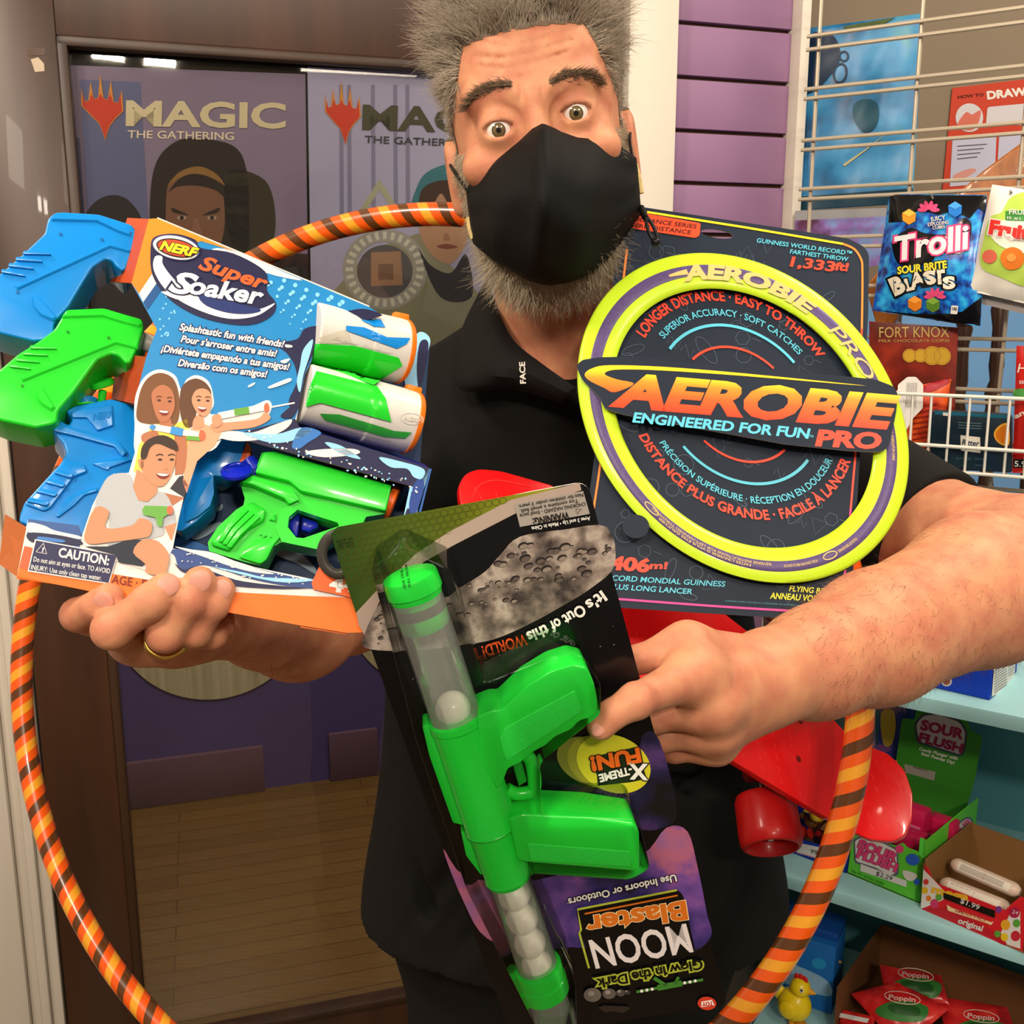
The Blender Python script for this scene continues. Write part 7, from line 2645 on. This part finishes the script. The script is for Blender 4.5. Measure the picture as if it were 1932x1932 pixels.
for x, y, c_ in ((1715, 406, '#e8952a'), (1802, 392, '#2a7ad0'), (1726, 570, '#e0801f'), (1760, 572, '#5f8a2f')):
    mb.wrap(s, [(x - 13, y - 4), (x, y - 12), (x + 13, y - 4), (x + 12, y + 11), (x, y + 18), (x - 12, y + 10)], M(c_, .35), .0024)
    mb.wrap(s, [(x - 13, y - 4), (x, y - 12), (x + 13, y - 4), (x, y + 3)], M({'#e8952a': '#f5b84a', '#2a7ad0': '#4aa0e8', '#e0801f': '#f09a3a', '#5f8a2f': '#86b03f'}[c_], .35), .0030)
for cx, cy in ((1752, 396), (1764, 560)):
    for k in range(6):
        a = R_(180 + 36 * k)
        mb.wrap(s, ell(cx + 12 * math.cos(a), cy + 9 * math.sin(a), 9, 4, math.degrees(a), 12), M('#d84a78', .35), .0032)
mb.flat(s, rnd([(1795, 576), (1808, 577), (1806, 593), (1793, 592)], 2), WHITE, .0024)
mb.text(s, '100', (1796, 585), (1805, 586), 6, M('#222222', .4), .0028, .03)
mb.build('printed_candies', t)
HB2 = Plane(GO(1900, 460, .03), (GO.n * .95 + Vector((-.2, 0, .1))))
t, s = pillow('candy_bag', 'white and lime fruit candy bag hanging on the wire rack at the right edge', 'candy bag', [(1872, 348), (2030, 372), (2010, 590), (1825, 548)], HB2, .022, M('#e6e0d6', .35, coat=.2), 'candy bags hanging on the wire rack')
mb = MB()
LM = M('#b5d25a', .4)
mb.wrap(s, spl([(1890, 400), (1910, 370), (1960, 365), (1980, 440), (1960, 540), (1880, 520), (1850, 500), (1856, 450), (1868, 410)], 4), LM, .0014)
mb.wrap(s, spl([(1880, 420), (1932, 410), (1990, 430), (1985, 480), (1900, 470), (1866, 440)], 4), M('#ece8da', .4), .0020)
mb.wrap(s, [(1897, 398), (1950, 396), (1950, 418), (1897, 416)], M('#3f8f3a', .4), .0022)
mb.build('bag_print', t)
mb = LMB('bag_lettering', t)
mb.text(s, 'FRUIT', (1904, 404), (1942, 405), 10, WHITE, .0034, .02)
mb.text(s, 'IS #1', (1900, 413), (1925, 415), 5, WHITE, .0034, .01)
mb.text(s, 'Fruit', (1867, 440), (1938, 452), 26, M('#d8302c', .4), .0034, .06, under=(WHITE, .06))
mb.text(s, 'SORT', (1912, 453), (1940, 456), 8, M('#5a5a4a', .4), .0034)
mb.build('bag_lettering', t)
mb = MB()
mb.wrap(s, ell(1867, 484, 14, 13, 0, 20), M('#dc6a56', .4), .0034)
mb.wrap(s, spl([(1888, 490), (1892, 474), (1910, 466), (1928, 474), (1932, 492), (1922, 506), (1900, 508)], 4), M('#e07a2a', .4), .0034)
mb.wrap(s, ell(1908, 486, 9, 8, 0, 16), M('#eb9a4a', .4), .0040)
mb.build('printed_fruit', t)
t, s = pillow('candy_bag', 'grey-white candy bag hanging behind the fruit candy bag', 'candy bag', [(1862, 400), (2000, 420), (2010, 610), (1845, 572)], Plane(GO(1900, 460, .012), HB2.n), .004, M('#a39a98', .5), 'candy bags hanging on the wire rack')
# hooks
for k, (x, y) in enumerate(((1757, 372), (1905, 362))):
    mb = MB()
    mb.tube([G(x, y - 6, .002), G(x, y - 4, .05), G(x + 3, y + 2, .062)], .0016, M('#9a958c', .3, .8), 8)
    tag(mb.build('wire_hook'), ['small wire hook holding the blue and black candy bag', 'small wire hook holding the fruit candy bag'][k], 'hook')

# basket goods
GB_ = VPlane(G.pt(0, 0, .022), G.t)
t, s = pillow('chocolate_bag', 'dark red bag with gold lettering and gold coins, in the wire basket', 'chocolate', [(1640, 606), (1808, 618), (1798, 850), (1640, 840)], VPlane(G.pt(0, 0, .016), G.t), .005, mottle('dark_red_print', [(.35, '#4a1208'), (.5, '#7a1d0e'), (.66, '#a3320f')], 14, .3))
mb = MB()
GDT = M('#c2a05a', .35, .3)
mb.text(s, 'FORT KNOX', (1659, 637), (1791, 636), 21, GDT, .0014, .0)
mb.text(s, 'MILK CHOCOLATE COINS', (1658, 645.5), (1791, 645), 5.5, GDT, .0014, .0)
for cx, cy, r_ in ((1716, 671, 13), (1737, 671, 13), (1759, 671, 18), (1777, 672, 17)):
    mb.wrap(s, ell(cx, cy, r_, r_, 0, 24), M('#d6a83a', .3, .3), .0014 + r_ * .00003)
    mb.line(s, ell(cx, cy, r_ * .86, r_ * .86, 0, 24), 1, M('#a87a22', .4), .0022, True)
mb.build('bag_print', t)
t, s = pillow('candy_bag', 'orange and red striped candy bag standing in the basket before the dark red bag', 'candy bag', [(1692, 735), (1795, 715), (1770, 862), (1700, 868)], GB_, .010, mottle('orange_bag', [(.4, '#b02a12'), (.5, '#d9541a'), (.62, '#e8681f')], 18, .3))
mb = MB()
for k in range(9): mb.wrap(s, [(1722, 768 + k * 10), (1768, 760 + k * 10), (1768, 763 + k * 10), (1722, 771 + k * 10)], M('#8a2010', .4), .0012, 20)
mb.wrap(s, spl([(1742, 728), (1785, 716), (1790, 722), (1760, 738), (1744, 738)], 4), M('#a82030', .35), .0014)
mb.build('bag_print', t)
mb = MB()
tp_ = VPlane(G.pt(0, 0, .040), G.t)
mb.slab(tp_, rnd([(1694, 726), (1712, 711), (1728, 711), (1742, 726), (1741, 770), (1722, 790), (1700, 830), (1694, 790)], 3), .0008, M('#e0dbd4', .5), 0)
for j in range(7): mb.line(tp_, [(1712 + j * 3, 722), (1709 + j * 3, 768)], .9, M('#777370', .5), .0004)
tag(mb.build('header_tag'), 'white printed card tag among the bags in the wire basket', 'tag')
GR_ = VPlane(G.pt(0, 0, .060), G.t)
t = thing('chocolate_box', 'dark teal chocolate box with orange slice and white name plate, in the wire basket', 'chocolate', GR_(1830, 885))
mb = MB()
DTL = M('#10222e', .3, coat=.3)
mb.slab(GR_, rnd([(1752, 778), (1762, 774), (1902, 782), (1908, 790), (1908, 892), (1792, 886), (1756, 880)], 3), .020, DTL, 0, .002, 2)
mb.build('box', t)
mb = MB()
mb.flat(GR_, [(1764, 775), (1901, 783), (1900, 790), (1764, 782)], M('#1d5a70', .3), o)
mb.flat(GR_, [(1812, 821), (1849, 825), (1850, 855), (1813, 850)], M('#d9d2c2', .4), o)
mb.text(GR_, 'Ritter', (1815, 839), (1846, 842), 11, M('#1a2a4a', .4), 2 * o, .02, .1)
mb.flat(GR_, spl([(1875, 818), (1884, 804), (1898, 798), (1904, 806), (1904, 838), (1892, 840), (1880, 832)], 4), M('#d99a32', .35), o)
mb.flat(GR_, spl([(1879, 818), (1887, 807), (1898, 802), (1901, 808), (1901, 833), (1892, 836), (1882, 829)], 4), M('#c26a12', .35), 2 * o)
for y in (797, 802, 807): mb.line(GR_, [(1808, y), (1852, y + 2)], .9, M('#6f8a94', .4), o)
for y, x0 in ((868, 1804), (880, 1804)): mb.text(GR_, 'ORANGE', (1838, y), (1862, y + 1), 5, M('#3f5866', .4), o); 
mb.text(GR_, 'ALMOND', (1803, 867), (1832, 868), 5, M('#3f5866', .4), o)
mb.flat(GR_, [(1779, 778), (1790, 779), (1789, 785), (1779, 784)], WHITE, 2 * o)
mb.build('box_print', t)
t, s = pillow('candy_bag', 'tall red candy bag with green seal at the right end of the wire basket', 'candy bag', [(1918, 652), (2010, 655), (2010, 895), (1910, 892)], VPlane(G.pt(0, 0, .050), G.t), .012, M('#c02018', .35, coat=.2))
mb = MB()
mb.text(s, 'H', (1919, 703), (1936, 703), 18, M('#e8d8c8', .4), .0016, .0, .2)
mb.text(s, '55%', (1923, 724), (1938, 724), 6, WHITE, .0016, .02)
mb.wrap(s, ell(1926, 742, 16, 9, 0, 22), M('#4f9a4a', .4), .0016)
mb.text(s, 'ano', (1916, 790), (1945, 776), 10, M('#e8d8c8', .4), .0016, .03)
mb.wrap(s, [(1912, 866), (1990, 868), (1990, 884), (1912, 882)], M('#141212', .4), .0016)
mb.text(s, '5.95', (1914, 880), (1944, 881), 11, WHITE, .0024, .01)
mb.build('bag_print', t)

# ================================================================ behind the rack
t = thing('foil_poster', 'crinkled blue fantasy poster hanging behind the wire rack', 'poster', G(1610, 390, -.16))
BPP = VPlane(G.pt(0, 0, -.17), G.t)
TL, TR, BR, BL_ = Vector((1512, 55)), Vector((1743, 25)), Vector((1722, 384)), Vector((1495, 398))
n = 40
def fsurf(x, y, off=0.0):
    return BPP(x, y, off + .0022 * math.sin(x * .045 + y * .02) * math.sin(y * .03 - x * .02) + .0005 * math.sin(x * .11 + y * .07))
mb = MB()
vs = []
for i in range(n + 1):
    for j in range(n + 1):
        u, v = i / n, j / n
        p = (TL * (1 - u) + TR * u) * (1 - v) + (BL_ * (1 - u) + BR * u) * v
        vs.append(fsurf(p.x, p.y))
mb.add(vs, [[i * (n + 1) + j, (i + 1) * (n + 1) + j, (i + 1) * (n + 1) + j + 1, i * (n + 1) + j + 1] for i in range(n) for j in range(n)], mottle('blue_foil_print', [(.32, '#0e3f66'), (.45, '#1f74a8'), (.56, '#3f8fc0'), (.66, '#5fa0a0'), (.75, '#2c5fb0')], 9, .35))
po = mb.build('poster_sheet', t)
md = po.modifiers.new('thick', 'SOLIDIFY'); md.thickness = .0008
FS = lambda x, y, off=0.0: fsurf(x, y, off + .0015)
mb = MB()
DKB = M('#12263f', .35); OLG = M('#4a5a2c', .4)
mb.wrap(FS, spl([(1514, 90), (1540, 60), (1575, 70), (1585, 110), (1560, 150), (1530, 175), (1505, 170)], 4), DKB, .0012)
mb.line(FS, ell(1592, 106, 8, 9, 0, 20), 3.5, DKB, .0014, True)
mb.line(FS, ell(1585, 138, 12, 18, 10, 24), 4, DKB, .0014, True)
mb.wrap(FS, [(1590, 50), (1690, 32), (1660, 50), (1600, 56)], OLG, .0012)
mb.wrap(FS, spl([(1610, 200), (1625, 188), (1650, 190), (1658, 210), (1652, 240), (1630, 250), (1612, 228)], 4), M('#1d4a5c', .35), .0012)
mb.line(FS, [(1592, 312), (1630, 285), (1665, 258)], [5, 1], M('#b0a880', .4), .0014)
mb.wrap(FS, [(1500, 372), (1722, 355), (1722, 383), (1496, 396)], M('#163848', .4), .0010)
mb.build('artwork', t)
t = thing('red_poster', 'red and white instruction poster headed DRAW on the wall behind the rack', 'poster', T(1860, 350, .004))
mb = MB()
mb.slab(T, [(1797, 166), (2010, 140), (2000, 330), (1778, 362)], .0008, M('#b8402c', .5), .004)
mb.build('poster_sheet', t)
mb = MB()
PW = M('#c4c0c4', .5)
T4 = .0048
mb.flat(T, rnd([(1863, 202), (1990, 190), (1990, 236), (1860, 236)], 5), PW, T4)
mb.flat(T, ell(1829, 222, 26, 27, 0, 30), PW, T4)
mb.flat(T, [(1797, 264), (1880, 258), (1876, 345), (1792, 352)], M('#b4b4c8', .5), T4)
mb.flat(T, [(1885, 258), (1990, 250), (1990, 340), (1880, 345)], M('#b4b4c8', .5), T4)
mb.flat(T, spl([(1806, 238), (1822, 212), (1834, 216), (1850, 208), (1846, 232), (1832, 246)], 4), M('#c46a58', .5), T4 + .0004)
mb.flat(T, spl([(1800, 330), (1830, 318), (1842, 322), (1820, 336), (1802, 340)], 4), M('#c48a80', .5), T4 + .0004)
for j in range(4): mb.line(T, [(1806, 276 + j * 8), (1862 - j * 6, 272 + j * 8)], 2, M('#5a5460', .5), T4 + .0004)
mb.text(T, 'HOW TO', (1808, 186), (1856, 181), 6, M('#4a1c14', .5), T4, .02)
mb.text(T, 'DRAW', (1864, 187), (1936, 179), 15, M('#d8d2c8', .5), T4, .05)
mb.build('artwork', t)
t = thing('card_pack', 'shiny lilac and crimson picture pack hanging low behind the rack', 'pack', G(1590, 480, -.13))
PPQ = VPlane(G.pt(0, 0, -.13), G.t)
mb = MB()
mb.slab(PPQ, [(1500, 416), (1672, 408), (1668, 500), (1497, 520)], .004, mottle('lilac_print', [(.35, '#5a2a4a'), (.48, '#8a6ab0'), (.58, '#7a9ad0'), (.68, '#b07aa8')], 16, .25), 0)
mb.build('pack', t)
mb = MB()
mb.slab(PPQ, [(1500, 398), (1672, 392), (1672, 408), (1500, 416)], .004, M('#8f8f92', .5), 0)
mb.build('header_strip', t)

# upturned dark wooden stool
KW = wood('stool_wood', '#8a4a14', '#b56a22', (30, 6, 6), .35)
DW = wood('dark_leg_wood', '#2e1a0e', '#4a2c18', (6, 6, 2), .35)
t = thing('wooden_stool', 'wooden stool with honey-brown slanted seat and dark turned legs, behind the basket', 'stool', T(1850, 900, .25))
SQ = VPlane(G.pt(0, 0, -.32), G.t)
mb = MB()
mb.slab(SQ, rnd([(1632, 540), (1720, 440), (1850, 325), (2000, 215), (2010, 330), (1880, 420), (1760, 520), (1660, 640)], 14, 4), .03, KW, 0, .006, 3)
mb.build('seat', t)
SL = VPlane(G.pt(0, 0, -.24), G.t)
for pts in (((1886, 560), (1880, 690), (1866, 800), (1856, 960), (1840, 1100)), ((1822, 600), (1812, 720), (1806, 860), (1796, 1000)), ((1940, 800), (1938, 930), (1936, 1080))):
    mb = MB()
    rr = [.008 + .006 * math.sin(k * 1.3) ** 2 for k in range(4 * (len(pts) - 1) + 1)]
    mb.tube(spl([SL(*q) for q in pts], 4, False), rr, DW, 16)
    mb.ball(SL(pts[0][0] - 2, pts[0][1] + 8), .014, DW, 18)
    mb.build('leg', t)
